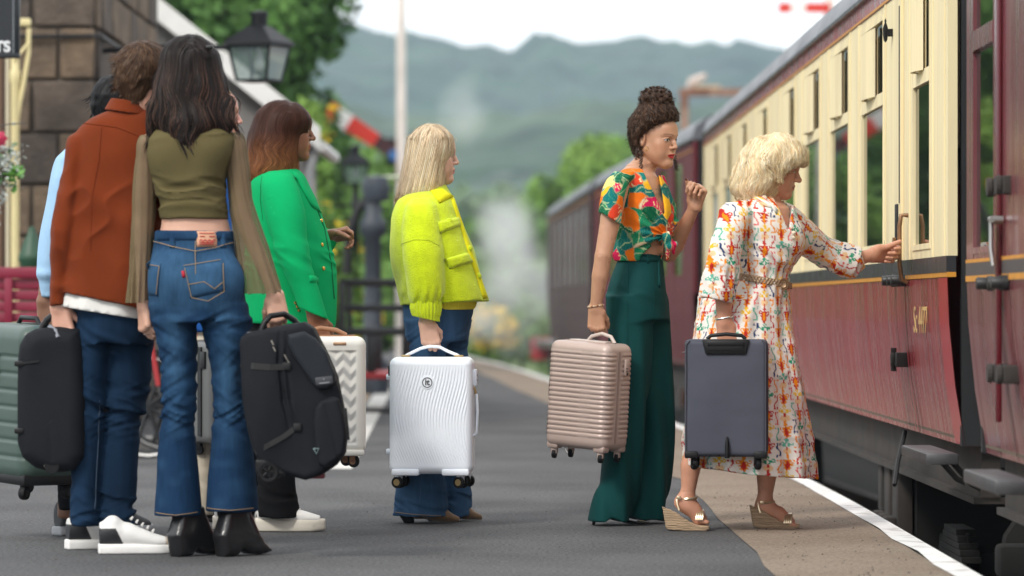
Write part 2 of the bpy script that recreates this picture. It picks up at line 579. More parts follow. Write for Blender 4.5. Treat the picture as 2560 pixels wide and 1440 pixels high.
# specks of grit on the paving
gv = MB(); r = np.random.default_rng(11)
for k in range(200):
    yy = r.uniform(12.9, 19); xx = np.interp(yy, EY, EX) - r.uniform(0.14, 0.62) if r.random() < .6 else r.uniform(-2.2, 0.9)
    s = r.uniform(0.002, 0.0055); a = r.uniform(0, 3)
    c, q = math.cos(a) * s, math.sin(a) * s
    z0 = 0.0045
    gv.add([(xx + c, yy + q, z0), (xx - q, yy + c, z0), (xx - c, yy - q, z0), (xx + q, yy - c, z0), (xx, yy, z0 + s * .9)], [(0, 1, 4), (1, 2, 4), (2, 3, 4), (3, 0, 4)])
tag(gv.build('grit', mat('grit', (0.05, 0.04, 0.032), 0.9)), 'dark specks of grit scattered on the platform', 'grit', kind='stuff')

# ------------------------------------------------------------------ hills and far wood
M_forest = mat('forest_canopy', (0.009, 0.026, 0.013), 0.95, var=0.7, vscale=0.035, dark=(0.030, 0.060, 0.028), dscale=0.008)
M_valley = mat('valley_wood', (0.020, 0.048, 0.017), 0.95, var=0.8, vscale=0.05, dark=(0.055, 0.085, 0.045), dscale=0.012)


def ridge(name, d, depth, prof, base_z, m, label=None, bump=5.0, step=6.0, foot=None):
    """forested slope: prof = (photo column, photo row) of its skyline, at distance d + depth"""
    xe = np.arange(0, 1.0, .012) ** 1.6 * 900
    x0_, x1_ = (200 - 1280) * (d + depth) / F * 1.2, (2500 - 1280) * (d + depth) / F * 1.2
    X = np.concatenate([(x0_ - xe[1:])[::-1], np.arange(x0_, x1_, step), x1_ + xe])
    px = X / (d + depth) * F + 1280
    sk = CZ - (np.interp(px, [p[0] for p in prof], [p[1] for p in prof]) - HY) * (d + depth) / F
    sk = sk + noise3(X / 120, 0 * X, 0 * X, 11) * 16 * np.clip((np.abs(X) - x1_) / 80, 0, 1)
    T = np.linspace(0, 1.25, 60)
    V = np.zeros((len(T), len(X), 3), np.float32)
    for i, t in enumerate(T):
        y = d + depth * t
        h = base_z + (sk - base_z) * (np.sin(min(t, 1) * math.pi / 2) ** 1.1 if t <= 1 else 1 - (t - 1) * 1.5)
        tree = noise3(X / 9, np.full_like(X, y / 9), 0 * X, 1) * bump * 0.5 + np.abs(noise3(X / 14, np.full_like(X, y / 14), 0 * X, 2)) * bump * 0.8
        V[i, :, 0] = X; V[i, :, 1] = y + noise3(X / 30, np.full_like(X, i * 1.0), 0 * X, 5) * 5; V[i, :, 2] = h + tree * min(1, t * 4) - bump * 0.35
    nx = len(X)
    idx = np.arange(len(T) * nx).reshape(len(T), nx)
    q = np.stack([idx[:-1, :-1], idx[:-1, 1:], idx[1:, 1:], idx[1:, :-1]], -1).reshape(-1, 4)
    o = link(name, mesh_np(name, V.reshape(-1, 3), q, smooth=False), m)
    return tag(o, kind='structure')


ridge('wooded_hills', 1100, 500, [(0, 30), (700, 50), (840, 62), (950, 92), (1060, 104), (1150, 120), (1220, 130), (1270, 140), (1310, 135), (1325, 112), (1360, 99),
      (1400, 105), (1440, 118), (1480, 122), (1540, 116), (1590, 110), (1620, 112), (1700, 124), (1800, 130), (1890, 138), (2100, 150), (2500, 120)], 0, M_forest, bump=7)
ridge('lower_hills', 620, 250, [(0, 330), (800, 250), (1000, 310), (1150, 300), (1250, 290), (1330, 285), (1450, 262), (1600, 262), (1750, 275), (2000, 300), (2500, 300)], 0, M_valley, bump=4, step=3.5)

# ------------------------------------------------------------------ trees
def leaf_mat(name, c, c2):
    return mat(name, c, 0.7, var=0.4, vscale=1.2, dark=c2, dscale=0.7, dlo=0.35, dhi=0.65, spec=0.3)


M_bark = mat('bark', (0.07, 0.055, 0.04), 0.95, var=0.3, bump=0.8, bscale=14)


def tree(name, base, h, lobes, mleaf, label, cat='tree', group=None, nleaf=9000, leaf=0.14, trunk_r=0.18, seed=0, flowers=None):
    """lobes: (dx, dy, z, rx, rz) leaf clouds about the base"""
    r = np.random.default_rng(seed)
    root = empty(name, base, label, cat, group)
    tk = MB()
    top = max(l[2] for l in lobes)
    tk.tube([(0, 0, -0.1), (0.05, 0.02, top * .35), (-0.04, 0.03, top * .7), (0, 0, top * .95)], [trunk_r, trunk_r * .8, trunk_r * .5, trunk_r * .15], 8)
    for (dx, dy, z, rx, rz) in lobes:
        tk.tube([(0, 0, z * .45), (dx * .5, dy * .5, z * .75), (dx, dy, z)], [trunk_r * .4, trunk_r * .25, trunk_r * .08], 5)
    tk.build('trunk', M_bark, root, smooth=True)
    vol = np.array([l[3] ** 2 * l[4] for l in lobes]); pick = r.choice(len(lobes), nleaf, p=vol / vol.sum())
    L = np.array(lobes)[pick]
    u = r.normal(size=(nleaf, 3)); u /= np.linalg.norm(u, axis=1, keepdims=True)
    rad = r.random(nleaf) ** 0.40
    c = np.stack([L[:, 0] + u[:, 0] * rad * L[:, 3], L[:, 1] + u[:, 1] * rad * L[:, 3], L[:, 2] + u[:, 2] * rad * L[:, 4]], 1)
    nz = noise3(c[:, 0] * 1.6, c[:, 1] * 1.6, c[:, 2] * 1.6, seed)
    keep = nz > -0.28
    c = c[keep]; u = u[keep]; n = len(c)

    def cards(c, u, size):
        n = len(c)
        nr = u + r.normal(0, .7, (n, 3)); nr /= np.linalg.norm(nr, axis=1, keepdims=True)
        t = np.cross(nr, r.normal(size=(n, 3))); t /= np.linalg.norm(t, axis=1, keepdims=True)
        b = np.cross(nr, t)
        s = (size * r.uniform(.6, 1.3, n))[:, None]
        v = np.stack([c - t * s, c + b * s * .45, c + t * s, c - b * s * .45], 1).reshape(-1, 3)
        return v, np.arange(n * 4).reshape(-1, 4)
    v, q = cards(c, u, leaf)
    o = link('crown', mesh_np('crown', v, q, smooth=False), mleaf, root)
    if flowers:
        m, cnt, fs = flowers
        k = r.choice(n, cnt)
        sel = c[k] + u[k] * 0.1
        fv = []
        for s0 in sel:
            fv.append(s0 + r.normal(0, fs * .8, (9, 3)))
        fv = np.concatenate(fv)
        v, q = cards(fv, r.normal(size=fv.shape), fs)
        link('blossom', mesh_np('blossom', v, q, smooth=False), m, root)
    return root


L_dark = leaf_mat('leaf_dark_green', (0.028, 0.080, 0.016), (0.060, 0.14, 0.022))
L_mid = leaf_mat('leaf_mid_green', (0.085, 0.19, 0.035), (0.15, 0.26, 0.05))
L_light = leaf_mat('leaf_light_green', (0.12, 0.24, 0.04), (0.20, 0.32, 0.06))
L_grey = leaf_mat('leaf_grey_green', (0.10, 0.17, 0.085), (0.16, 0.24, 0.12))
M_yellow = mat('yellow_blossom', (0.75, 0.52, 0.02), 0.8, var=0.15)


def G(px, d):
    v = P(px, 765, d); return Vector((v.x, v.y, -0.95 if d > 98 else 0.0))


tree('tree', G(560, 52), 8, [(0, 0, 4.3, 1.5, 1.3), (0.9, 0.3, 4.8, 0.9, 0.9), (-1.2, 0, 4.6, 1.2, 1.2), (0.2, 0.5, 5.6, 1.1, 0.8), (0.7, 0, 3.3, .8, .7), (-.4, .3, 3.2, 1.2, .9)],
     L_dark, 'tall dark green tree towering behind the gabled building', nleaf=18000, leaf=0.115, seed=3)
tree('tree', G(420, 58), 8, [(0, 0, 4.9, 1.6, 1.5), (0.9, 0, 4.0, 1.2, 1.0)], L_dark, 'dark green tree just right of the stone wall, behind the roof', nleaf=14000, leaf=.11, seed=5)
for (xx, yy, hh, sd, lb_) in ((-4.4, 62, 4.4, 41, 'green tree rising behind the wall lantern'), (-6.0, 82, 5.6, 42, 'deep green tree far behind the gabled roof'), (-3.2, 78, 3.0, 43, 'mid green tree beyond the yellow flowering shrub')):
    tree('tree', Vector((xx, yy, 0)), hh, [(0, 0, hh, 1.3, 1.2), (.9, 0, hh * .75, 1.1, 1.2), (-.9, .3, hh * .72, 1.2, 1.3), (0, .2, hh * .4, 1.5, 1.3)], L_dark if sd != 43 else L_mid, lb_, nleaf=11000, leaf=.13, seed=sd)
tree('tree', G(1075, 118), 5, [(0, 0, 3.4, 1.1, 1.4), (.8, 0, 2.4, 1.0, 1.3), (-.8, 0, 2.6, 1.0, 1.3), (0, 0, 1.2, 1.2, 1.1)], L_mid, 'soft green tree just left of the signal post', nleaf=9000, leaf=.15, seed=45)
tree('tree', G(1205, 125), 5, [(0, 0, 3.2, 1.1, 1.4), (.9, 0, 2.2, 1.1, 1.3), (-.8, 0, 2.0, 1.1, 1.3)], L_mid, 'soft green tree right of the lime jacketed woman', nleaf=9000, leaf=.15, seed=46)
tree('bush', G(1300, 100), 3, [(0, 0, 1.5, .9, 1.0), (.7, 0, 1.0, .8, .9), (-.7, 0, 1.1, .9, .9)], L_light, 'light green bush at the foot of the steam', 'bush', nleaf=7000, leaf=.12, seed=47, trunk_r=.06)
tree('tree', G(1330, 135), 5, [(0, 0, 3.4, 1.2, 1.5), (.9, 0, 2.4, 1.1, 1.3), (-.9, 0, 2.2, 1.1, 1.3), (0, 0, 1.0, 1.4, 1.1)], L_mid, 'green tree directly behind the drifting steam', nleaf=9000, leaf=.15, seed=48)
tree('bush', G(1130, 92), 3, [(0, 0, 1.4, .9, 1.0), (.7, 0, .9, .8, .8), (-.7, 0, 1.0, .8, .9)], L_mid, 'mid green bush behind the lime jacket hem', 'bush', nleaf=6000, leaf=.11, seed=49, trunk_r=.06)
tree('tree', G(1405, 150), 6, [(0, 0, 3.6, 1.3, 1.6), (.9, 0, 2.6, 1.2, 1.5), (-1.0, 0, 2.0, 1.2, 1.4)], L_light, 'lower light green tree half veiled by the steam', nleaf=8000, leaf=.17, seed=44)
tree('shrub', G(745, 47), 3.4, [(0, 0, 2.4, .40, .75), (0.15, 0, 1.5, .45, .8), (-.25, 0, 1.6, .4, .7), (.1, 0.1, 3.0, .25, .35)], L_light,
     'tall light green shrub with yellow blossom behind the hanging lantern', 'shrub', nleaf=8000, leaf=.07, trunk_r=.05, seed=6, flowers=(M_yellow, 60, .05))
tree('shrub', G(828, 44), 2.0, [(0, 0, 1.0, .32, .8), (-.2, .1, 1.7, .25, .4), (.12, 0, .6, .38, .5)], L_mid,
     'yellow flowering shrub beside the nearer lamp post', 'shrub', nleaf=7000, leaf=.06, trunk_r=.04, seed=7, flowers=(M_yellow, 55, .045))
tree('tree', G(1490, 130), 7, [(0, 0, 5.9, 1.3, 1.6), (.9, 1, 6.0, 1.1, 1.4), (-.9, 0, 4.6, 1.2, 1.6), (.3, 0, 3.2, 1.6, 1.8), (1.8, 2, 5.0, 1.2, 1.5), (-1.5, .5, 2.8, 1.1, 1.6)], L_light,
     'bright light green tree standing behind the curve of the train', nleaf=18000, leaf=.16, seed=8)
tree('tree', G(1370, 110), 5, [(0, 0, 4.2, .9, 1.3), (-.5, 0, 2.6, .8, 1.2), (.6, .5, 3.0, .9, 1.5), (-.3, .2, 1.2, .9, 1.0)], L_mid, 'rounded olive green tree left of the bright light green tree', nleaf=9000, leaf=.14, seed=9)
tree('tree', G(1150, 140), 5, [(0, 0, 4.6, 1.4, 1.5), (1.3, 0, 3.4, 1.3, 1.5), (-1.4, 0, 3.8, 1.3, 1.6), (.6, 0, 1.9, 1.7, 1.4), (-.8, 0, 1.8, 1.4, 1.4)], L_grey, 'pale grey green tree seen above the lime jacket', nleaf=9000, leaf=.17, seed=10)
tree('tree', G(1265, 165), 5, [(0, 0, 5.0, 1.6, 1.9), (1.2, 0, 3.6, 1.4, 1.6), (-.6, 0, 2.4, 1.8, 1.8)], L_grey, 'pale hazy tree veiled by the engine steam', nleaf=8000, leaf=.18, seed=12)
tree('tree', G(925, 95), 5, [(0, 0, 2.7, 1.1, 1.5), (.8, .3, 1.8, .9, 1.1), (-.8, 0, 2.0, 1.0, 1.3)], L_mid, 'leafy green tree behind the far lamp and striped signal arm', nleaf=9000, leaf=.13, seed=13)
tree('tree', G(1010, 75), 4, [(0, 0, .9, .6, .9), (.5, .3, .6, .6, .7), (-.6, .2, .8, .6, .9)], L_mid, 'low green bush behind the black luggage trolley', 'bush', nleaf=7000, leaf=.10, seed=14, trunk_r=.06)
tree('shrub', G(1225, 78), 1.2, [(0, 0, .45, .40, .32), (.3, .2, .35, .3, .25), (-.3, .1, .35, .3, .25)], L_mid, 'low clump of yellow flowers at the far platform end', 'shrub', nleaf=3000, leaf=.06, seed=15, trunk_r=.03, flowers=(M_yellow, 110, .06))

# ------------------------------------------------------------------ stone station building
M_stone = [mat('sandstone_%d' % i, c, 0.92, var=0.35, vscale=5, bump=0.7, bscale=22, bdist=.02, dark=dk, dscale=3.5, dlo=.45, dhi=.75)
           for i, (c, dk) in enumerate([((0.135, 0.098, 0.066), (0.06, 0.046, 0.036)), ((0.095, 0.072, 0.056), (0.042, 0.034, 0.029)),
                                        ((0.070, 0.055, 0.045), (0.034, 0.028, 0.025)), ((0.16, 0.112, 0.072), (0.07, 0.052, 0.04))])]
M_mortar = mat('mortar', (0.12, 0.10, 0.08), 0.95, var=0.2, bump=0.4, bscale=40)
CX, CY = -2.82, 27.0
bld = empty('station_building', (CX, CY, 0), 'soot stained brown stone station building at the left edge', 'building')
MB().box((-2.62, 0.02, -0.1), (-0.02, 4.6, 4.45)).build('wall', M_mortar, bld)
MB().add([(-2.9, -.3, 4.46), (.3, -.3, 4.46), (.3, 4.9, 4.46), (-2.9, 4.9, 4.46), (-1.3, 1.2, 5.6), (-1.3, 3.4, 5.6)], [(3, 2, 1, 0), (0, 1, 4), (1, 2, 5, 4), (2, 3, 5), (3, 0, 4, 5)]).build('roof', mat('roof_slate', (0.17, 0.17, 0.18), 0.8, var=.2), bld)
r = np.random.default_rng(21)
zc = 0.0; course = 0
while zc < 4.4:
    ch = r.uniform(0.30, 0.36)
    x = 0.0; k = 0
    while x > -2.6:      # end wall facing the camera
        w = (0.24 if course % 2 else 0.42) if k == 0 else r.uniform(0.30, 0.55)
        if zc > 0.6 and zc < 4.0 and x > -1.6 or r.random() < .9:
            pr = r.uniform(0.012, 0.03)
            b = MB().box((x - w + .012, -pr, zc + .010), (x - (.012 if k else 0), 0.05, zc + ch - .010))
            b.build('stone', M_stone[int(r.integers(0, 4))], bld, bevel=0.012, segs=1)
        x -= w; k += 1
    y = 0.06
    while y < 4.6:       # platform wall
        w = (0.42 if course % 2 else 0.26) if y < .1 else r.uniform(0.3, 0.7)
        w = min(w, 4.62 - y)
        if not (0.55 < y + w / 2 < 1.45 and 0.9 < zc < 2.35):
            pr = r.uniform(0.012, 0.03)
            MB().box((-0.05, y + .01, zc + .01), (pr, y + w - .01, zc + ch - .01)).build('stone', M_stone[int(r.integers(0, 4))], bld, bevel=0.012, segs=1)
        y += w
    zc += ch; course += 1
M_cable = mat('black_cable', (0.015, 0.015, 0.016), 0.5)
MB().tube([(-2.6, -0.05, 2.70), (-1.2, -0.05, 2.685), (-0.01, -0.05, 2.70), (0.05, -0.03, 2.70), (0.05, 1.2, 2.70), (0.05, 4.5, 2.66)], 0.014, 6).build('cable', M_cable, bld)
wf = MB().box((-0.03, 0.60, 0.95), (0.03, 1.40, 2.30)).build('window', mat('window_paint', (0.45, 0.42, 0.36), 0.6), bld)
MB().box((0.031, 0.68, 1.02), (0.036, 1.32, 2.22)).build('pane', glass('building_glass', (0.05, 0.07, 0.08), .05, .8), wf)
gb = MB().box((0.0, 2.1, 2.42), (0.11, 2.14, 2.66)).build('hanging_sign', mat('pale_blue_enamel', (0.62, 0.74, 0.82), .4), bld, bevel=.02)

# gabled building beyond it
M_slate = mat('grey_render', (0.22, 0.215, 0.21), 0.9, var=0.18, vscale=3, bump=0.3, bscale=20)
M_board = mat('white_bargeboard', (0.74, 0.74, 0.72), 0.6, var=0.08, vscale=5)
GX, GY = -1.78, 34.0
gbl = empty('gabled_building', (GX, GY, 0), 'grey gabled station building with white bargeboard behind the lantern', 'building')
hw = 3.6; ez = 2.35; rz_ = ez + hw * 0.80
MB().add([(0, 0, 0), (0, 0, ez), (-hw, 0, rz_), (-2 * hw, 0, ez), (-2 * hw, 0, 0), (0, 2.4, 0), (0, 2.4, ez), (-hw, 2.4, rz_), (-2 * hw, 2.4, ez), (-2 * hw, 2.4, 0)],
         [(0, 1, 2, 3, 4), (9, 8, 7, 6, 5), (0, 5, 6, 1), (4, 3, 8, 9)]).build('wall', M_slate, gbl)
rf = MB()
for sx in (0, 1):
    x0 = 0.12 if sx == 0 else -2 * hw - .12
    z0 = ez - .1
    q0, q1 = Vector((x0, -.2, z0)), Vector((-hw, -.2, rz_ + .02))
    rf.add([q0, q1, q1 + Vector((0, 2.8, 0)), q0 + Vector((0, 2.8, 0)), q0 + Vector((0, 0, .07)), q1 + Vector((0, 0, .07)), q1 + Vector((0, 2.8, .07)), q0 + Vector((0, 2.8, .07))],
           [(0, 3, 2, 1), (4, 5, 6, 7), (0, 1, 5, 4), (1, 2, 6, 5), (2, 3, 7, 6), (3, 0, 4, 7)])
roof = rf.build('roof', mat('roof_slate', (0.17, 0.17, 0.18), 0.8, var=.2), gbl)
for sx in (0, 1):
    x0 = 0.16 if sx == 0 else -2 * hw - .16
    a, b = Vector((x0, -.26, ez - .16)), Vector((-hw, -.26, rz_ - .02))
    nrm = Vector((0, 0, .20))
    MB().add([a, b, b + nrm, a + nrm, a + Vector((0, .05, 0)), b + Vector((0, .05, 0)), b + nrm + Vector((0, .05, 0)), a + nrm + Vector((0, .05, 0))],
             [(0, 1, 2, 3), (7, 6, 5, 4), (0, 4, 5, 1), (1, 5, 6, 2), (2, 6, 7, 3), (3, 7, 4, 0)]).build('bargeboard', M_board, roof)
MB().tube([(.16, -.2, ez - .12), (.16, 2.5, ez - .12)], .05, 8).build('gutter', M_board, gbl)
MB().tube([(.12, -.1, ez - .14), (.06, -.1, ez - .35), (.06, -.1, 0)], .035, 8).build('downpipe', mat('downpipe_grey', (.35, .36, .37), .5), gbl)
MB().box((-0.01, .8, 1.1), (0.02, 1.7, 2.0)).build('window', mat('window_paint', (.5, .5, .5), .6), gbl)

# ------------------------------------------------------------------ canopy column, sign, hanging basket
M_cream = mat('cream_ironwork', (0.66, 0.57, 0.30), 0.45, var=0.10, vscale=4)
colm = empty('canopy_column', P(38, 765, 25.6).to_2d().to_3d(), 'slim cream painted iron column with curved bracket at the left edge', 'column')
MB().lathe([(.055, 0), (.055, .3), (.038, .36), (.027, .5), (.027, 2.3), (.034, 2.32), (.034, 2.38), (.027, 2.4), (.027, 3.4)], n=14).build('post', M_cream, colm, smooth=True)
MB().tube([(0.0, 0, 1.98), (.025, 0, 2.16), (.06, 0, 2.34), (.085, 0, 2.50), (.088, 0, 2.66)], .015, 8).build('bracket', M_cream, colm, smooth=True)
MB().tube([(-.01, -.03, 2.45), (.04, -.03, 2.50), (.085, -.01, 2.56)], .010, 8).build('bracket', M_cream, colm, smooth=True)
MB().box((-.3, -.03, 2.67), (.10, .03, 2.72)).build('bracket_beam', M_cream, colm, bevel=.01)
MB().tube([(-.05, 0.02, 0), (-.05, .02, 2.6)], .014, 6).build('conduit', mat('conduit', (.55, .5, .36), .5), colm)
dr = empty('wooden_door_post', P(8, 765, 26.2).to_2d().to_3d(), 'brown varnished timber post behind the cream column', 'post')
MB().box((-.25, 0, 0), (.05, .06, 3)).build('plank', mat('brown_varnish', (.10, .055, .03), .5, var=.3, stretch=(4, 4, .4)), dr, bevel=.008)
MB().box((-.04, -.03, 0), (-.01, -.001, 3)).build('edge_bead', mat('brown_varnish_light', (.16, .09, .05), .5), dr)

M_signblack = mat('sign_black', (0.006, 0.008, 0.012), 0.35, var=0.1)
sg = empty('station_sign', P(0, 140, 21.5), 'black framed station sign with white capital letters, cut by left edge', 'sign')
MB().box((-.9, 0, 0.0), (.095, .02, .7)).build('board', M_signblack, sg)
for (lo, hi) in (((-.9, -.015, -.012), (.105, .03, .014)), ((.082, -.016, .014), (.105, .031, .7))):
    MB().box(lo, hi).build('frame', M_signblack, sg, bevel=.004)
MB().box((.070, -.002, .014), (.073, .0, .7)).build('frame_line', mat('sign_grey', (.35, .38, .42), .5), sg)


def text_obj(s, size, m, parent, M, name='lettering', extrude=0.001, align='RIGHT', sx=1.0, bold=0.0):
    cu = bpy.data.curves.new(name, 'FONT'); cu.body = s; cu.size = size; cu.extrude = extrude; cu.align_x = align; cu.offset = bold
    to = bpy.data.objects.new('tmp_text', cu); COL.objects.link(to)
    dg = bpy.context.evaluated_depsgraph_get(); dg.update()
    me = bpy.data.meshes.new_from_object(to.evaluated_get(dg))
    bpy.data.objects.remove(to); bpy.data.curves.remove(cu)
    me.transform(Matrix.Diagonal((sx, 1, 1, 1))); me.transform(M); me.materials.clear()
    return link(name, me, m, parent)


RX90 = Matrix.Rotation(math.radians(90), 4, 'X')
text_obj('TS', .080, mat('sign_white', (.72, .74, .76), .5), sg, Matrix.Translation((.056, -.003, .024)) @ RX90, bold=.0025)
MB().box((-.7, -.01, .72), (-.66, .03, 1.3)).build('hanger', M_signblack, sg)

# hanging basket
hb = empty('hanging_basket', P(0, 420, 21.0), 'hanging basket with pink bloom and silvery trailing leaves at left edge', 'flower basket')
r = np.random.default_rng(31)
def leafset(name, centre, spread, cnt, size, m, parent):
    c = np.array(centre) + r.normal(0, 1, (cnt, 3)) * np.array(spread)
    nr = r.normal(size=(cnt, 3)) + np.array([0, -1, .4]); nr /= np.linalg.norm(nr, axis=1, keepdims=True)
    t = np.cross(nr, r.normal(size=(cnt, 3))); t /= np.linalg.norm(t, axis=1, keepdims=True); b = np.cross(nr, t)
    s = (size * r.uniform(.6, 1.3, cnt))[:, None]
    v = np.stack([c - t * s, c - t * s * .2 + b * s * .55, c + t * s, c - t * s * .2 - b * s * .55, c + nr * s * .2], 1).reshape(-1, 3)
    i = np.arange(cnt)[:, None] * 5
    tr = np.concatenate([i + np.array([[0, 4, 1]]), i + np.array([[1, 4, 2]]), i + np.array([[2, 4, 3]]), i + np.array([[3, 4, 0]])])
    return link(name, mesh_np(name, v, np.zeros((0, 4)), tris=tr, smooth=False), m, parent)
leafset('silver_leaves', (.01, 0, .02), (.045, .06, .06), 260, .014, mat('silver_leaf', (.42, .45, .42), .8), hb)
leafset('silver_leaves', (-.01, 0, -.10), (.03, .05, .07), 130, .012, mat('silver_leaf', (.42, .45, .42), .8), hb)
leafset('ivy_leaves', (.075, -.01, -.04), (.022, .03, .035), 22, .035, mat('ivy_leaf', (.10, .26, .04), .5), hb)
leafset('ivy_leaves', (-.06, 0, .03), (.05, .06, .07), 150, .025, mat('ivy_dark', (.05, .13, .03), .5), hb)
pk = MB()
for k in range(26):
    a = k * 2.4; rr = .004 + .0012 * k
    c = Vector((rr * math.cos(a) + .005, -.09 + .0006 * k, rr * math.sin(a) * .9 + .145))
    t = Vector((math.cos(a + 1.2), -.3, math.sin(a + 1.2))).normalized(); b = Vector((math.cos(a), .35, math.sin(a))).normalized()
    s = .012 + .0004 * k
    pk.add([c - t * s, c + b * s, c + t * s, c - b * s * .3 - Vector((0, .004, 0))], [(0, 1, 2, 3)])
pk.build('pink_bloom', mat('pink_petals', (.62, .06, .13), .6, var=.25, vscale=60), hb)
bk = MB().lathe([(.02, -.16), (.10, -.12), (.16, -.04), (.17, 0)], (-.12, .02, 0), n=16)
bk.build('basket', mat('coir', (.10, .07, .04), .95, bump=.6), hb)
MB().tube([(-.12, .02, .5), (.05, .02, 0)], .002, 5).tube([(-.12, .02, .5), (-.28, .02, 0)], .002, 5).tube([(-.14, 0, .19), (.05, -.01, .23), (.14, -.02, .235)], .003, 5).build('wire', M_cable, hb)

# ------------------------------------------------------------------ lantern on a wall bracket
M_lampblack = mat('lamp_black_paint', (0.006, 0.007, 0.009), 0.5, var=0.15, spec=.2)
M_lampglass = glass('lamp_glass', (0.25, 0.32, 0.33), 0.05, 0.25)


def lantern(root, s, z, yaw=0.35, sub=None):
    """four-sided tapered lantern; z = bottom of glass"""
    M = Matrix.Translation((0, 0, z)) @ Matrix.Rotation(yaw, 4, 'Z') @ Matrix.Scale(s, 4)
    wb, wt, h = .17, .235, .36
    def sq(w, zz): return [Vector((sx * w, sy * w, zz)) for sx, sy in ((-1, -1), (1, -1), (1, 1), (-1, 1))]
    lo, hi = sq(wb, 0), sq(wt, h)
    fr = MB()
    for k in range(4):
        fr.tube([lo[k], hi[k]], .017, 4); fr.tube([lo[k], lo[(k + 1) % 4]], .017, 4); fr.tube([hi[k], hi[(k + 1) % 4]], .022, 4)
    fr.box((-wb, -wb, -.012), (wb, wb, .004))
    fr.v = [M @ p for p in fr.v]
    fr.build('frame', M_lampblack, root)
    for k in range(4):
        g = MB().add([M @ (lo[k] * .98), M @ (lo[(k + 1) % 4] * .98), M @ (hi[(k + 1) % 4] * .98), M @ (hi[k] * .98)], [(0, 1, 2, 3)])
        g.build('pane', M_lampglass, root)
    e0, e1, e2 = sq(.275, h + .0), sq(.268, h + .035), sq(.085, h + .20)
    rf = MB().add([M @ p for p in e0 + e1 + e2], [(0, 1, 2, 3)] + [(k, (k + 1) % 4, 4 + (k + 1) % 4, 4 + k) for k in range(4)] + [(4 + k, 4 + (k + 1) % 4, 8 + (k + 1) % 4, 8 + k) for k in range(4)] + [(8, 9, 10, 11)])
    rf.build('hood', M_lampblack, root)
    ch = MB().lathe([(.085, h + .19), (.085, h + .30), (.095, h + .30), (.09, h + .34), (.03, h + .36)], n=14); ch.v = [M @ p for p in ch.v]
    ch.build('chimney', M_lampblack, root, smooth=True)
    bl = MB().lathe([(.01, h - .02), (.028, h - .04), (.028, h - .10), (.05, h - .17), (.055, h - .21), (.03, h - .26), (.005, h - .27)], n=12); bl.v = [M @ p for p in bl.v]
    bl.build('bulb', mat('bulb_glass', (.75, .76, .74), .2), root, smooth=True)


ln = empty('wall_lantern', P(648, 765, 27.0).to_2d().to_3d(), 'large black four sided lantern on a wall bracket above the queue', 'lantern')
lantern(ln, .66, 2.40, yaw=-.42)
MB().tube([(-1.12, 0.3, 2.40), (-1.1, .3, 2.62), (-.6, .12, 2.64), (-.19, 0.02, 2.625)], .018, 8).build('bracket', M_lampblack, ln)
ln2 = empty('lamp_post', P(888, 765, 44).to_2d().to_3d(), 'black four sided platform lamp post standing near the striped signal arm', 'lamp post')
lantern(ln2, .60, 2.22, yaw=.1)
MB().lathe([(.11, 0), (.11, .25), (.07, .32), (.045, .6), (.04, 1.95), (.06, 1.97), (.06, 2.0), (.04, 2.02), (.035, 2.22)], n=12).build('post', M_lampblack, ln2, smooth=True)
MB().tube([(-.25, 0, 1.98), (.25, 0, 1.98)], .016, 6).build('ladder_bar', M_lampblack, ln2)
# blue-black water column behind it
wc = empty('water_column', P(932, 765, 40).to_2d().to_3d(), 'dark blue cast iron water column behind the luggage trolley', 'water column')
M_iron = mat('blue_black_iron', (0.035, 0.045, 0.06), 0.5, var=.2)
MB().lathe([(.16, 0), (.16, .3), (.10, .36), (.085, 1.1), (.085, 1.55), (.13, 1.6), (.13, 1.72), (.09, 1.78), (.08, 2.0)], n=14).build('column', M_iron, wc, smooth=True)
MB().lathe([(.02, -.14), (.12, -.12), (.15, 0), (.12, .12), (.02, .14)], (0.03, 0, 2.05), n=14).build('valve_head', M_iron, wc, smooth=True)
MB().tube([(0, 0, 2.0), (-.15, 0, 1.85), (-.24, 0, 1.6), (-.26, 0, 1.2)], .045, 8).build('hose', mat('black_rubber', (.012, .012, .013), .7), wc)
MB().tube([(.0, 0, 2.16), (.3, 0, 2.17)], .02, 6).build('arm', mat('pale_green_paint', (.45, .5, .36), .5), wc)

# ------------------------------------------------------------------ semaphore signals
M_sigred = mat('signal_red', (0.62, 0.035, 0.018), 0.4, var=.06)
M_sigwhite = mat('signal_white', (0.78, 0.77, 0.74), 0.5, var=.08)
M_postpaint = mat('signal_post_paint', (0.72, 0.65, 0.60), 0.6, var=.22, vscale=3, stretch=(1, 1, .5), dark=(.42, .30, .24), dscale=2.5, dlo=.55, dhi=.75)
SD = 60.0
sp = empty('semaphore_signal', P(1003, 765, SD).to_2d().to_3d(), 'tall white signal post with lowered red and white striped arm', 'signal')
MB().tube([(0, 0, 0), (0, 0, 5.8)], [.085, .068], 10).build('post', M_postpaint, sp, smooth=True)
sarm = MB(); A0 = P(960, 365, SD) - sp.location; A1 = P(818, 272, SD) - sp.location
ax = (A1 - A0).normalized(); up = Vector((-ax.z, 0, ax.x)); up = up if up.z > 0 else -up
def armpiece(t0, t1, m, name='arm_panel'):
    a, b = A0.lerp(A1, t0), A0.lerp(A1, t1); w0 = .105 + .03 * t0; w1 = .105 + .03 * t1
    o = Vector((0, .02, 0))
    vs = [a - up * w0, b - up * w1, b + up * w1, a + up * w0]
    MB().add([p - o for p in vs] + [p + o for p in vs], [(0, 1, 2, 3), (7, 6, 5, 4), (0, 4, 5, 1), (1, 5, 6, 2), (2, 6, 7, 3), (3, 7, 4, 0)]).build(name, m, sp)
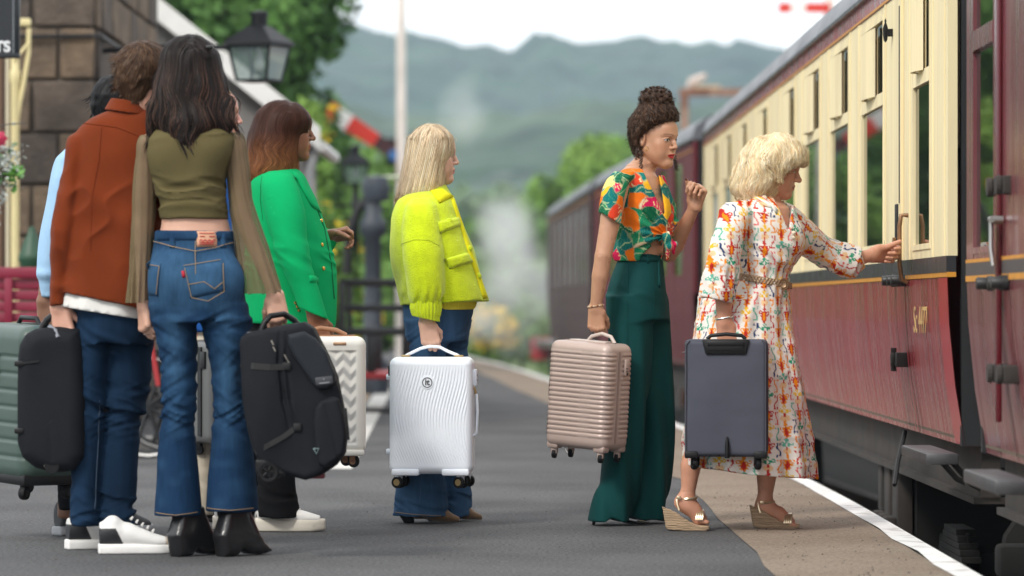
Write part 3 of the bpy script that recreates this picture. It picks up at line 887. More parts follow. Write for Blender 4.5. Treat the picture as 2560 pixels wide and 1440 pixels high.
armpiece(0.14, 0.62, M_sigred); armpiece(0.621, .845, M_sigwhite); armpiece(.846, 1.0, mat('signal_orange_red', (.66, .10, .015), .4))
armpiece(-.16, .139, mat('dark_red_spectacle', (.05, .012, .014), .4), 'spectacle')
MB().lathe([(.02, -.03), (.085, -.03), (.085, .03), (.02, .03)], P(985, 388, SD) - sp.location, 'Y', 16).build('lens', mat('blue_lens', (.01, .12, .35), .1, coat=1), sp)
MB().box(tuple(P(965, 415, SD) - sp.location - Vector((0, .0, 0))), tuple(P(1004, 345, SD) - sp.location + Vector((0, .12, 0)))).build('lamp_case', M_lampblack, sp, bevel=.02)
sp2 = empty('semaphore_signal', P(2075, 765, 62).to_2d().to_3d(), 'level red and white signal arm rising above the carriage roof', 'signal')
MB().tube([(0, .1, -1), (0, .1, 5.75)], .08, 8).build('post', M_postpaint, sp2)
for (x0, x1, m) in ((1946, 1977, M_sigred), (1977, 2014, M_sigwhite), (2014, 2075, M_sigred)):
    a, b = P(x0, 32, 62) - sp2.location, P(x1, 7, 62) - sp2.location
    MB().box((a.x + .002, -.02, a.z), (b.x - .002, .02, b.z)).build('arm_panel', m, sp2)

# rusty gantry beyond the train
gt = empty('rusty_gantry', P(1755, 765, 72).to_2d().to_3d() + Vector((0, 0, -.95)), 'rusty brown steel gantry rising behind the carriage roofs', 'gantry')
M_rust = mat('rust', (.20, .085, .05), .85, var=.35, dark=(.36, .24, .18), dscale=3)
def gl(px, py): return P(px, py, 72) - gt.location
MB().box((gl(1702, 0).x, -.1, 0), (gl(1720, 0).x, .1, gl(0, 225).z)).build('post', M_rust, gt)
MB().box((gl(1840, 0).x, -.1, 0), (gl(1856, 0).x, .1, gl(0, 225).z)).build('post', M_rust, gt)
MB().box((gl(1698, 0).x, -.12, gl(0, 240).z), (gl(1870, 0).x, .12, gl(0, 222).z)).build('beam', M_rust, gt)
MB().tube([gl(1722, 220), gl(1730, 205), gl(1765, 188)], [.06, .09, .05], 8).build('cowl', mat('pale_rust', (.5, .42, .38), .7, var=.2), gt)
MB().box((gl(1735, 0).x, -.15, gl(0, 222).z), (gl(1800, 0).x, .15, gl(0, 214).z)).build('deck', mat('pale_timber', (.5, .36, .24), .8), gt)

# ------------------------------------------------------------------ luggage trolley and barrow
M_blacksteel = mat('black_steel', (0.014, 0.015, 0.017), 0.45, var=.2)
M_redpaint = mat('red_paint', (0.42, 0.02, 0.025), 0.45, var=.15)
TD = 33.0
tr = empty('luggage_trolley', P(930, 765, TD).to_2d().to_3d(), 'black framed platform luggage trolley with a red deck', 'trolley')
def tl(px, py): return P(px, py, TD) - tr.location
x0, x1 = tl(855, 0).x, tl(1012, 0).x
zt, zm1, zm2, zd = tl(0, 706).z, tl(0, 770).z, tl(0, 830).z, tl(0, 932).z
fm = MB()
for yy in (0, 1.5):
    for xx in (x0, x1): MB().box((xx - .025, yy - .025, zd), (xx + .025, yy + .025, zt - .001)).build('upright', M_blacksteel, tr, bevel=.006)
    for zz in (zt, zm1, zm2): MB().box((x0 - .02, yy - .022, zz - .03), (x1 + .02, yy + .022, zz + .03)).build('rail', M_blacksteel, tr, bevel=.006)
    MB().box((tl(915, 0).x, yy - .02, zd), (tl(940, 0).x, yy + .02, zm2 - .031)).build('upright', M_blacksteel, tr, bevel=.006)
MB().box((x0 - .08, -.08, zd - .05), (x1 + .1, 1.6, zd - .001)).build('deck', M_redpaint, tr, bevel=.01)
for yy in (.15, 1.3):
    for xx in (x0, x1): MB().lathe([(.05, -.03), (.15, -.03), (.15, .03), (.05, .03)], (xx, yy, .15), 'X', 16).build('wheel', M_blacksteel, tr)
MB().tube([(x0 + .05, -.1, .22), (tl(905, 0).x, -.5, .04), (tl(985, 0).x, -.6, .03)], .018, 6).build('drawbar', M_blacksteel, tr)

M_maroon = mat('maroon_barrow_paint', (0.20, 0.006, 0.030), 0.5, var=.18, vscale=5)
BD = 23.2
br = empty('station_barrow', P(200, 765, BD).to_2d().to_3d(), 'maroon slatted wooden station barrow behind the queue', 'barrow')
def bl_(px, py): return P(px, py, BD) - br.location
xa, xb = bl_(-60, 0).x, bl_(440, 0).x
for i, (ya, yb) in enumerate(((668, 694), (698, 722), (726, 750), (754, 778), (782, 806))):
    for yy in (0, 1.05):
        if i == 0: MB().box((xa - .03, yy - .03, bl_(0, yb).z), (xb + .03, yy + .035, bl_(0, ya).z)).build('plank', M_maroon, br, bevel=.006)
        else: MB().box((xa, yy, bl_(0, yb).z), (xb, yy + .03, bl_(0, ya).z)).build('plank', M_maroon, br, bevel=.004)
for px in (22, 175, 330):
    MB().box((bl_(px - 10, 0).x, -.028, bl_(0, 815).z), (bl_(px + 10, 0).x, -.001, bl_(0, 695).z)).build('stanchion', M_maroon, br, bevel=.004)
MB().box((xa, .03, bl_(0, 815).z - .04), (xb, 1.05, bl_(0, 815).z)).build('deck', M_maroon, br)
for px, yy in ((60, -.10), (375, -.10), (60, 1.12), (375, 1.12)):
    c = Vector((bl_(px, 0).x, yy, .30))
    w = MB().lathe([(.255, -.02), (.30, -.025), (.30, .025), (.255, .02)], c, 'Y', 28, ring=True).build('wheel', M_blacksteel, br)
    for k in range(5):
        a = k * math.pi / 5
        MB().tube([c + Vector((math.cos(a) * .26, 0, math.sin(a) * .26)), c - Vector((math.cos(a) * .26, 0, math.sin(a) * .26))], .014, 6).build('spoke', M_blacksteel, w)
    MB().lathe([(.275, -.027), (.287, -.03), (.287, -.027)], c, 'Y', 28, ring=True).build('rim_line', M_sigwhite, w)
MB().tube([(bl_(375, 0).x, -.12, .75), (bl_(402, 0).x, -.16, .42)], .016, 6).build('brake_rod', M_redpaint, br)
MB().box((xa + .1, .1, .5), (xb - .1, .95, .62)).build('underframe', M_blacksteel, br)
# low stone kerb along the back of the platform
kb = MB(); M_kerb = mat('pale_kerb', (.45, .43, .40), .9, var=.2)
tag(MB().box((-4.5, 24.6, 0), (-1.75, 24.85, .07)).build('kerb', M_kerb), kind='structure')
tag(MB().add([(-1.02, 21.5, .004), (-.86, 21.5, .004), (-1.26, 42, .004), (-1.42, 42, .004)], [(0, 1, 2, 3)]).build('painted_edge_line', mat('worn_line', (.52, .51, .48), .9, var=.3, vscale=6)), kind='structure')
tag(MB().add([(-1.9, 26, .004), (-1.12, 26, .004), (-1.46, 42, .004), (-2.4, 42, .004)], [(0, 1, 2, 3)]).build('gravel_bed', mat('tan_gravel', (.30, .22, .14), .95, var=.4, vscale=12, dark=(.40, .26, .10), dscale=4)), kind='structure')
# green cast iron bollard
bo = empty('green_bollard', P(80, 765, 25.0).to_2d().to_3d(), 'dark green cast iron bollard by the cream column', 'bollard')
MB().lathe([(.10, 0), (.10, .2), (.075, .25), (.07, 1.14), (.085, 1.16), (.085, 1.20), (.07, 1.22), (.055, 1.28), (.025, 1.34), (.02, 1.37), (.0, 1.38)], n=16).build('post', mat('bollard_green', (.015, .06, .03), .5, var=.2), bo, smooth=True)
# ------------------------------------------------------------------ train
def coach_paint(name, c, streak, rough=0.28, amt=0.55, coat=.25, spec=.4):
    """varnished coach paint with vertical streaks of dirt and painted-in reflection"""
    return mat(name, c, rough, var=0.12, vscale=3, dark=streak, dscale=3.2, dlo=0.42, dhi=0.62 + .2 * (1 - amt), stretch=(1, 3.2, 0.22), coat=coat, spec=spec, rvar=0.14,
               bump=0.25, bscale=9, bdist=0.004, bstretch=(1, 4, .35))


M_mar = coach_paint('maroon_coach_paint', (0.27, 0.010, 0.020), (0.32, 0.065, 0.07), coat=.3, spec=.3)  # pinker streaks: reflected sky and dirt put into the colour
M_cr = coach_paint('cream_coach_paint', (0.80, 0.69, 0.43), (0.72, 0.60, 0.38), 0.6, coat=0, spec=.15)
M_mar2 = coach_paint('dull_maroon_paint', (0.12, 0.022, 0.030), (0.15, 0.045, 0.052), .55, coat=0, spec=.15)
M_line_o = mat('orange_lining', (0.60, 0.26, 0.03), 0.4, var=.15, vscale=12)
M_line_k = mat('black_lining', (0.030, 0.030, 0.034), 0.35, var=.2, rvar=.1)
M_roof = mat('coach_roof_grey', (0.105, 0.11, 0.125), 0.45, var=0.25, vscale=3, stretch=(1, .4, 1), rvar=.12)
M_blackend = mat('gangway_black', (0.010, 0.011, 0.013), 0.6, var=.3)
M_under = mat('underframe_grime', (0.034, 0.028, 0.024), 0.9, var=.35, vscale=6, dark=(.03, .027, .025), dscale=2)
M_underd = mat('underframe_dark', (0.007, 0.0065, 0.006), 0.95, var=.4, vscale=8)
M_step = mat('worn_step_metal', (0.08, 0.08, 0.085), 0.45, metal=.5, var=.3, vscale=14)
M_pane = glass('coach_glass', (0.012, 0.018, 0.014), 0.02, 0.72)
M_brass = mat('aged_bronze', (0.26, 0.14, 0.07), 0.4, metal=.6, var=.3, vscale=30)
M_chrome = mat('steel_handle', (0.34, 0.33, 0.32), 0.35, metal=1.0, var=.1)
M_stop = mat('rubber_stop', (0.016, 0.017, 0.018), 0.45, var=.2)
M_int = mat('coach_interior', (0.10, 0.075, 0.05), 0.8)
M_redbright = mat('bright_red_paint', (0.42, 0.008, 0.020), 0.35, coat=.4, var=.08)

ZB, ZW, ZC, ZT = 0.365, 1.035, 2.165, 2.245     # body bottom, waist, cream top, cant rail
TUM = 0.065                                       # tumblehome of the lower panel


def coach(name, p0, p1, label, upper, lower, panes, doors, roofm=M_roof, fine=True, lining=True, lower_seams=()):
    L = math.hypot(p1[0] - p0[0], p1[1] - p0[1])
    rz = -math.atan2(p1[0] - p0[0], p1[1] - p0[1])
    R = empty(name, (p0[0], p0[1], 0), label, 'railway carriage', 'carriages of the train', rz=rz)
    W = 2.7
    th = 0.035
    # lower panel with tumblehome
    lp = MB()
    prof = [(TUM, ZB), (TUM * .45, ZB + .22), (TUM * .1, ZB + .45), (0, ZW - .05)]
    for i in range(3):
        (x0, z0), (x1, z1) = prof[i], prof[i + 1]
        lp.add([(x0, 0, z0), (x0, L, z0), (x1, L, z1), (x1, 0, z1)], [(0, 3, 2, 1)])
    lp.add([(TUM, 0, ZB), (.4, 0, ZB), (.4, L, ZB), (TUM, L, ZB)], [(0, 1, 2, 3)])
    lp.build('lower_panel', lower, R, smooth=True)
    for yy in lower_seams:
        sm = MB()
        for i in range(3):
            (x0, z0), (x1, z1) = prof[i], prof[i + 1]
            sm.add([(x0 - .004, yy, z0), (x0 - .004, yy + .02, z0), (x1 - .004, yy + .02, z1), (x1 - .004, yy, z1)], [(0, 3, 2, 1)])
        sm.build('panel_bead', lower, R)
    if lining:
        MB().box((-.004, 0, ZW - .048), (.03, L, ZW - .030)).build('orange_line', M_line_o, R)
        MB().box((-.006, 0, ZW - .030), (.03, L, ZW + .03)).build('black_band', M_line_k, R)
    z0 = ZW + (.03 if lining else -.05)
    # upper band: sill rail, pillars, header
    ws = sorted(panes)
    segs = []; y = 0.0
    for (a, b, zl, zh, kind) in ws:
        segs.append((y, a)); y = b
    segs.append((y, L))
    for (a, b) in segs:
        if b - a > .01:
            pl_ = MB().box((0, a, z0), (th, b, ZC)).build('pillar', upper, R)
            if fine and lining and b - a > .3:
                for yy in (a + .09, b - .11): MB().box((-.005, yy, z0), (-.0003, yy + .022, ZC)).build('pillar_bead', upper, pl_)
    for (a, b, zl, zh, kind) in ws:
        MB().box((0.0015, a, z0), (th, b, zl)).build('sill_panel', upper, R)
        MB().box((0.0015, a, zh), (th, b, ZC)).build('header_panel', upper, R)
        fr = MB()
        f = .022
        for (ya, yb, za, zb) in ((a, a + f, zl, zh), (b - f, b, zl, zh), (a + f, b - f, zl, zl + f), (a + f, b - f, zh - f, zh)):
            fr.box((-.003, ya, za), (th + .02, yb, zb))
        w = fr.build('window', upper, R)
        if kind == 'vent':
            zv = 1.745
            MB().box((-.002, a + f, zv), (th + .01, b - f, zv + .055)).build('transom', upper, w)
            MB().add([(.010, a + f, zl + f), (.010, b - f, zl + f), (.010, b - f, zv), (.010, a + f, zv)], [(0, 3, 2, 1)]).build('pane', M_pane, w)
            MB().add([(.010, a + f, zv + .055), (.010, b - f, zv + .055), (.010, b - f, zh - f), (.010, a + f, zh - f)], [(0, 3, 2, 1)]).build('vent_pane', M_pane, w)
            # sliding ventilator stood open: a curved upright flap
            wd = b - a - 2 * f
            fl = MB()
            nseg = 7
            for k in range(nseg):
                t0, t1 = k / nseg, (k + 1) / nseg
                g = lambda t: (-.006 - .030 * math.sin(min(1, t * 1.25) * math.pi / 2) * (1 - max(0, t - .8) * 2.5), a + f + wd * (.30 + .46 * t))
                (xa, ya), (xb, yb) = g(t0), g(t1)
                zt_ = zh - f - .012
                fl.add([(xa, ya, zv + .05), (xb, yb, zv + .05), (xb, yb, zt_ - .02 * t1), (xa, ya, zt_ - .02 * t0),
                        (xa + .012, ya, zv + .05), (xb + .012, yb, zv + .05), (xb + .012, yb, zt_ - .02 * t1), (xa + .012, ya, zt_ - .02 * t0)],
                       [(0, 3, 2, 1), (4, 5, 6, 7), (3, 7, 6, 2), (0, 1, 5, 4)])
            fl.add([(-.012, a + f + wd * .76, zv + .05), (.009, a + f + wd * .76, zv + .05), (.009, a + f + wd * .76, zh - f - .03), (-.012, a + f + wd * .76, zh - f - .03)], [(0, 1, 2, 3)])
            fl.build('vent_flap', upper, w, smooth=True)
            if fine:
                MB().box((-.02, a + f + wd * .44, zv + .045), (-.002, a + f + wd * .52, zv + .07)).build('vent_catch', upper, w)
        elif kind == 'drop':
            MB().add([(.010, a + f, zl + f), (.010, b - f, zl + f), (.010, b - f, zh - f), (.010, a + f, zh - f)], [(0, 3, 2, 1)]).build('pane', M_pane, w)
            MB().box((-.006, a + f, 1.76), (th, b - f, 1.83)).build('droplight_rail', upper, w)
        else:
            MB().add([(.010, a + f, zl + f), (.010, b - f, zl + f), (.010, b - f, zh - f), (.010, a + f, zh - f)], [(0, 3, 2, 1)]).build('pane', M_pane, w)
    # cant rail, gutter and roof
    MB().box((-.004, 0, ZC + .002), (th, L, ZT)).build('cant_rail', lower, R)
    MB().box((-.006, 0, ZC + .004), (.0, L, ZC + .014)).build('orange_line', M_line_o, R)
    MB().box((-.025, 0, ZT), (.02, L, ZT + .018)).build('gutter', M_line_k, R)
    rp = []
    for k in range(15):
        t = k / 14
        a = math.pi * t
        rp.append((W / 2 - (W / 2 + .015) * math.cos(a), ZT + .012 + .36 * math.sin(a) ** .75))
    rv = [(x, 0, z) for x, z in rp] + [(x, L, z) for x, z in rp]
    nr = len(rp)
    MB().add(rv, [(i, i + 1, i + 1 + nr, i + nr) for i in range(nr - 1)] + [tuple(range(nr)), tuple(range(2 * nr - 1, nr - 1, -1))]).build('roof', roofm, R, smooth=True)
    # ends, floor, far side
    MB().box((.05, .002, ZB), (W - .05, .05, ZT)).build('end_wall', M_blackend, R)
    MB().box((.05, L - .05, ZB), (W - .05, L - .002, ZT)).build('end_wall', M_blackend, R)
    MB().box((W - .04, .05, ZB), (W, L - .05, ZC - 1.1)).build('far_side', lower, R)
    MB().box((W - .04, .05, 2.0), (W, L - .05, ZT)).build('far_side', lower, R)
    for k in range(int(L / 1.75) + 1):
        MB().box((W - .04, .05 + k * 1.75, ZC - 1.1), (W, min(L - .05, .65 + k * 1.75), 2.0)).build('far_pillar', M_int, R)
    MB().box((.06, .06, ZB + .02), (W - .06, L - .06, ZB + .08)).build('floor', M_int, R)
    MB().box((.06, .06, 2.17), (W - .06, L - .06, 2.2)).build('ceiling', mat('ceiling_cream', (.6, .57, .5), .7), R)
    y = 1.6
    while y < L - 1.5:
        MB().box((.15, y, ZB + .08), (1.05, y + .22, 1.38)).build('seat_back', mat('seat_moquette', (.14, .03, .03), .9), R, bevel=.05)
        MB().box((1.6, y, ZB + .08), (2.5, y + .22, 1.38)).build('seat_back', mat('seat_moquette', (.14, .03, .03), .9), R, bevel=.05)
        y += 1.72
    # solebar and running gear
    MB().box((.13, .05, .16), (.2, L - .05, ZB - .002)).build('solebar', M_under, R)
    MB().box((.10, .05, .15), (.26, L - .05, .175)).build('solebar_flange', M_under, R)
    for yb in ((1.6, L - 4.2) if fine else (1.2,)):
        bg = MB().box((.30, yb, -.42), (.38, yb + 2.6, -.12)).build('bogie', M_underd, R, bevel=.02)
        for yw in (yb + .3, yb + 2.3):
            MB().lathe([(.1, -.05), (.43, -.05), (.46, .0), (.43, .06), (.1, .06)], (.56, yw, -.42), 'X', 24).build('wheel', M_underd, bg)
            MB().box((.2, yw - .12, -.5), (.34, yw + .12, -.22)).build('axle_box', M_under, bg, bevel=.02)
            for k in range(5):
                MB().box((.22, yw - .42 + k * .05, -.16 + k * .026), (.30, yw + .42 - k * .05, -.138 + k * .026)).build('leaf_spring', M_underd, bg)
    return R


def win(c, w=1.06, zl=1.125, zh=2.13, kind='vent'): return (c - w / 2, c + w / 2, zl, zh, kind)


Y0 = 14.68
A = coach('railway_carriage', (1.60, Y0), (1.555, 32.4), 'cream and maroon carriage whose door the blonde woman reaches for', M_cr, M_mar,
          [(.60, 1.26, 1.10, 2.13, 'vent')] + [win(c) for c in (3.0, 4.72, 6.45, 8.2, 10.5, 12.55, 14.35, 16.1)], None, lower_seams=(1.98, 1.46))
# door: two leaf edges, hand rail, lock and rubber stops near the carriage end
dy = 16.34 - Y0
door = MB().box((-.012, dy + .015, ZW + .032), (-.001, dy + .05, ZC - .01)).box((-.014, dy - .06, ZW + .032), (-.001, dy - .025, ZC - .01)).build('door', M_cr, A)
MB().box((-.0155, dy - .022, 1.30), (.0, dy + .012, ZC - .06)).build('door_gap', M_blackend, door)
hy_ = 16.10 - Y0
rl = MB().tube([(-.002, hy_, 1.245), (-.030, hy_, 1.245), (-.037, hy_, 1.20), (-.037, hy_, 1.05), (-.028, hy_, .985), (-.004, hy_, .975)], .0095, 8).build('handle', M_brass, door, smooth=True)
MB().box((-.02, dy + .10, 1.13), (-.001, dy + .135, 1.30)).build('lock', M_blackend, door, bevel=.006)
MB().tube([(-.03, dy + .04, 1.16), (-.035, dy + .045, 1.10), (-.02, dy + .05, 1.07)], .008, 6).build('lever', M_brass, door)
for k, yy in enumerate((dy - .12, dy + .05, dy + .26)):
    MB().lathe([(.018, -.060), (.021, -.056), (.021, -.022), (.026, -.022), (.026, -.001)], (0.0, yy, .985), 'X', 16).build('rubber_stop', M_stop, door, smooth=True)
for yy, zz in ((dy + .06, .66), ):
    MB().box((-.024, yy - .05, zz - .03), (.03, yy + .06, zz + .03)).build('hinge', M_under, door, bevel=.006)
    MB().lathe([(.012, -.048), (.012, .048)], (-.026, yy + .05, zz), 'Z', 12).build('hinge_pin', M_under, door)
    MB().lathe([(.026, -.012), (.030, 0)], (-.028, yy + .03, zz), 'X', 14).build('hinge_boss', M_under, door)
# lower red edges of the door
def slant(y0, y1, m, name, off=.005):
    s = MB(); prof = [(TUM, ZB + .002), (TUM * .45, ZB + .22), (TUM * .1, ZB + .45), (0, ZW - .051)]
    for i in range(3):
        (x0, z0), (x1, z1) = prof[i], prof[i + 1]
        s.add([(x0 - off, y0, z0), (x0 - off, y1, z0), (x1 - off, y1, z1), (x1 - off, y0, z1)], [(0, 3, 2, 1)])
    return s.build(name, m, A)
slant(dy - .075, dy - .04, M_redbright, 'red_edge'); slant(dy + .035, dy + .06, M_redbright, 'red_edge')
slant(0.0, .30, M_redbright, 'reflection_gap_panel', .003)  # brighter red painted in where the corner catches no sky reflection
# carriage number on the lower panel, in thin gilt figures
MN = Matrix.Translation((-.003, 1.20, .775)) @ Matrix(((0, 0, -1, 0), (-1, 0, 0, 0), (0, 1, 0, 0), (0, 0, 0, 1)))
text_obj('Sc 4477', .15, mat('gilt_lettering', (.62, .42, .16), .4, var=.2), A, MN, name='carriage_number', extrude=.0006, align='LEFT', sx=1.05)
# exterior lamp bracket above the door
lb = MB().lathe([(.002, -.045), (.008, -.035), (.011, -.012), (.011, .014), (.007, .028), (.003, .038), (.005, .044), (.001, .055)], (-.03, dy + .42, 2.03), 'Z', 12).build('lamp_bracket', M_underd, A, smooth=True)
MB().box((-.025, dy + .40, 2.01), (-.001, dy + .44, 2.04)).build('bracket_arm', M_underd, A)
# sagging bead lines under windows
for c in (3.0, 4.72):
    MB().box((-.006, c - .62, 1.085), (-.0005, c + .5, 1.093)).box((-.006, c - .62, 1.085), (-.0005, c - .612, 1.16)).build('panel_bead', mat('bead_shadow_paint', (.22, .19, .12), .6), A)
# step boards, hoses and chains below
MB().box((-.10, -.18, .305), (.02, .72, .345)).build('step_board', M_step, A, bevel=.008)
for yy in (.1, .6): MB().tube([(.03, yy, .3), (.10, yy, .22), (.14, yy, .2)], .012, 6).build('step_bracket', M_underd, A)
MB().tube([(.10, 2.55, .34), (.06, 2.45, .22), (.03, 2.3, .12)], .010, 6).build('brake_hose', M_stop, A)
bx = MB()
for k in range(5):
    MB().box((.12 + .01 * (k % 2), 3.1 + k * .19, -.62), (.19, 3.24 + k * .19, .14)).build('battery_slat', M_under, A, bevel=.008)
MB().box((.2, 3.05, -.62), (.8, 4.1, .12)).build('battery_box', M_underd, A)
for k in range(3): MB().box((.07, 3.12 + k * .24, -.18), (.119, 3.28 + k * .24, -.06)).build('box_clip', M_under, A, bevel=.01)
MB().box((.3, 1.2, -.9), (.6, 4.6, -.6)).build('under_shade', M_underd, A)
pl = MB().box((.26, 1.62, -.46), (.27, 2.1, -.05)).build('data_plate', M_underd, A)
text_obj('13 . 6', .085, mat('data_plate_paint', (.34, .20, .05), .7), pl, Matrix.Translation((.257, 2.05, -.22)) @ Matrix(((0, 0, -1, 0), (-1, 0, 0, 0), (0, 1, 0, 0), (0, 0, 0, 1))), name='plate_figures', align='LEFT')
# buffers, coupling chain and springs in the gap between the carriages
cp = empty('coupling_gear', (1.95, Y0 - .28, 0), 'dark coupling chain and springs hanging between the two carriages', 'coupling gear')
for xx in (.0, .62):
    MB().lathe([(.06, -.25), (.06, .0), (.16, .02), (.17, .05), (.10, .06)], (xx, .15, -.02), 'Y', 16).build('buffer', M_underd, cp, smooth=True)
def linkring(c, ax, name='chain_link'):
    pts = []
    e1 = Vector(ax).normalized(); e2 = e1.orthogonal().normalized(); e3 = Vector((0, 0, 1))
    for k in range(11):
        a = 2 * math.pi * k / 10
        pts.append(Vector(c) + e1 * math.cos(a) * .022 + e3 * math.sin(a) * .034)
    MB().tube(pts, .007, 6, cap=False).build(name, M_under, cp, smooth=True)
for k in range(16):
    t = k / 15
    linkring((-.02 + .22 * t, -.1, -.02 - .62 * math.sin(t * math.pi * .62)), (1, 0, 0) if k % 2 else (0, 1, 0))
for k in range(9):
    MB().tube([Vector((-.10 + .075 * math.cos(a), .02 + .075 * math.sin(a), -.50 + k * .045 + .045 * a / 6.283)) for a in np.linspace(0, 6.283, 13)], .011, 6, cap=False).build('coil_spring', M_underd, cp, smooth=True)
for xx in (.14, .30): MB().tube([(xx, 0, -.85), (xx, 0, -.12)], .035, 10).build('brake_pipe', M_stop, cp)
MB().box((-.2, -.04, -.1), (.5, .12, .02)).build('headstock', M_underd, cp, bevel=.02)
MB().box((-.22, -.05, -.75), (.0, .10, -.58)).build('spring_seat', M_under, cp, bevel=.02)

# nearest carriage, all maroon, cut by the right edge of the picture
YN = 14.08
M_mar3 = coach_paint('brownish_maroon_paint', (.15, .028, .036), (.20, .08, .083), .3, coat=.4)
B = coach('railway_carriage', (1.61, YN - 8.0), (1.60, YN), 'plain maroon carriage nearest the camera, cut by the right edge', M_mar3, M_mar3,
          [(8 - .82, 8 - .20, 1.06, 2.22 - .06, 'drop'), (8 - 2.6, 8 - 1.6, 1.1, 2.1, 'plain')], None, lining=False, lower_seams=(8 - .93, 8 - 1.2))
MB().box((-.003, 0, .985), (0.0, 8, 1.03)).build('grey_band', mat('faded_black_lining', (.06, .05, .05), .5), B)
MB().box((-.0035, 0, 1.03), (0.0, 8, 1.042)).build('orange_line', M_line_o, B)
MB().box((-.0035, 0, .965), (0.0, 8, .985)).build('orange_line', M_line_o, B)
MB().box((-.02, 6.98, .5), (-.001, 7.03, 2.16)).build('door_pillar', mat('deep_maroon_gloss', (.10, .006, .012), .25, coat=.5), B, bevel=.006)
MB().tube([(-.005, 6.92, 1.16), (-.045, 6.92, 1.16)], .014, 10).tube([(-.04, 6.97, 1.163), (-.045, 6.90, 1.16)], .010, 8).tube([(-.04, 6.955, 1.16), (-.042, 6.945, 1.07), (-.036, 6.93, 1.01)], .008, 8).build('door_handle', M_chrome, B, smooth=True)
for yy in (7.22, 6.90, 6.82): MB().lathe([(.018, -.055), (.021, -.05), (.021, -.018), (.026, -.018), (.026, 0)], (-.003, yy, .955), 'X', 14).build('rubber_stop', M_stop, B, smooth=True)
for yy, zz in ((7.03, .66), (6.78, .66), (7.04, 1.27), (6.80, 1.27)):
    MB().box((-.026, yy - .04, zz - .03), (.03, yy + .04, zz + .03)).build('hinge', M_under, B, bevel=.006)
    MB().lathe([(.030, -.014), (.034, 0)], (-.030, yy, zz), 'X', 14).build('hinge_boss', M_under, B)
MB().box((-.12, 6.2, .30), (.0, 7.05, .345)).build('step_board', M_step, B, bevel=.008)
# gangway bellows between the carriages
bw = empty('gangway_bellows', (2.15, YN + .30, 0), 'black concertina gangway between the two nearest carriages', 'gangway')
for k in range(6):
    MB().box((0, -.29 + k * .1, .4), (1.5, -.215 + k * .1, 2.35)).build('bellows_fold', M_blackend, bw, bevel=.02)

# further carriages curving away to the left
C2 = coach('railway_carriage', (1.50, 33.1), (.97, 47.0), 'dull maroon carriage behind the cream one, half hidden by people', M_mar2, M_mar2,
           [win(c, 1.0, kind='plain') for c in (1.6, 3.4, 5.2, 7.0, 8.8, 10.6, 12.4)], None, fine=False, lining=False)
M_grey_c = coach_paint('grey_brown_paint', (.075, .050, .052), (.10, .07, .07), .55, coat=0, spec=.15)
C3 = coach('railway_carriage', (.93, 47.8), (.55, 62.0), 'farthest grey brown carriage at the bend of the train', M_grey_c, M_grey_c,
           [win(c, 1.0, kind='plain') for c in (1.6, 3.4, 5.2, 7.0, 8.8, 10.6, 12.4)], None, fine=False, lining=False)

# ------------------------------------------------------------------ locomotive at the head of the train
M_loco = mat('locomotive_black', (.012, .013, .015), .4, var=.3, coat=.2)
lc = empty('steam_locomotive', (.66, 63.2, -.84), 'black steam locomotive veiled in steam beyond the farthest carriage', 'locomotive', rz=.035)
MB().lathe([(.72, 2.2), (.74, 2.3), (.74, 7.6), (.78, 7.62), (.78, 8.4), (.2, 8.45)], (1.3, 0, 2.05), 'Y', 24).build('boiler', M_loco, lc, smooth=True)
MB().box((.1, .2, 1.15), (2.5, 2.3, 2.9)).build('cab', M_loco, lc, bevel=.05)
MB().box((0, 0, 2.9), (2.6, 2.5, 3.0)).build('cab_roof', M_loco, lc, bevel=.03)
MB().box((.05, .1, 1.02), (2.55, 9.0, 1.12)).build('running_plate', M_loco, lc)
MB().lathe([(.22, 2.7), (.18, 2.8), (.17, 3.2), (.24, 3.25), (.24, 3.32)], (1.3, 8.0, 0), 'Z', 16).build('chimney', M_loco, lc, smooth=True)
MB().lathe([(.32, 2.7), (.3, 2.95), (.15, 3.1), (.02, 3.12)], (1.3, 5.0, 0), 'Z', 16).build('dome', M_loco, lc, smooth=True)
MB().box((.0, 8.9, .75), (2.6, 9.02, 1.15)).build('buffer_beam', M_redpaint, lc)
for yy in (3.0, 4.9, 6.8):
    for xx in (.58, 2.02): MB().lathe([(.3, -.05), (.72, -.05), (.76, 0), (.72, .06), (.3, .06)], (xx, yy, .76), 'X', 24).build('wheel', M_loco, lc, smooth=True)
MB().box((.28, 6.9, .45), (.62, 8.2, .95)).build('cylinder_block', M_loco, lc, bevel=.06)
MB().box((.3, 2.9, .62), (.36, 7.2, .74)).build('coupling_rod', M_rail, lc)

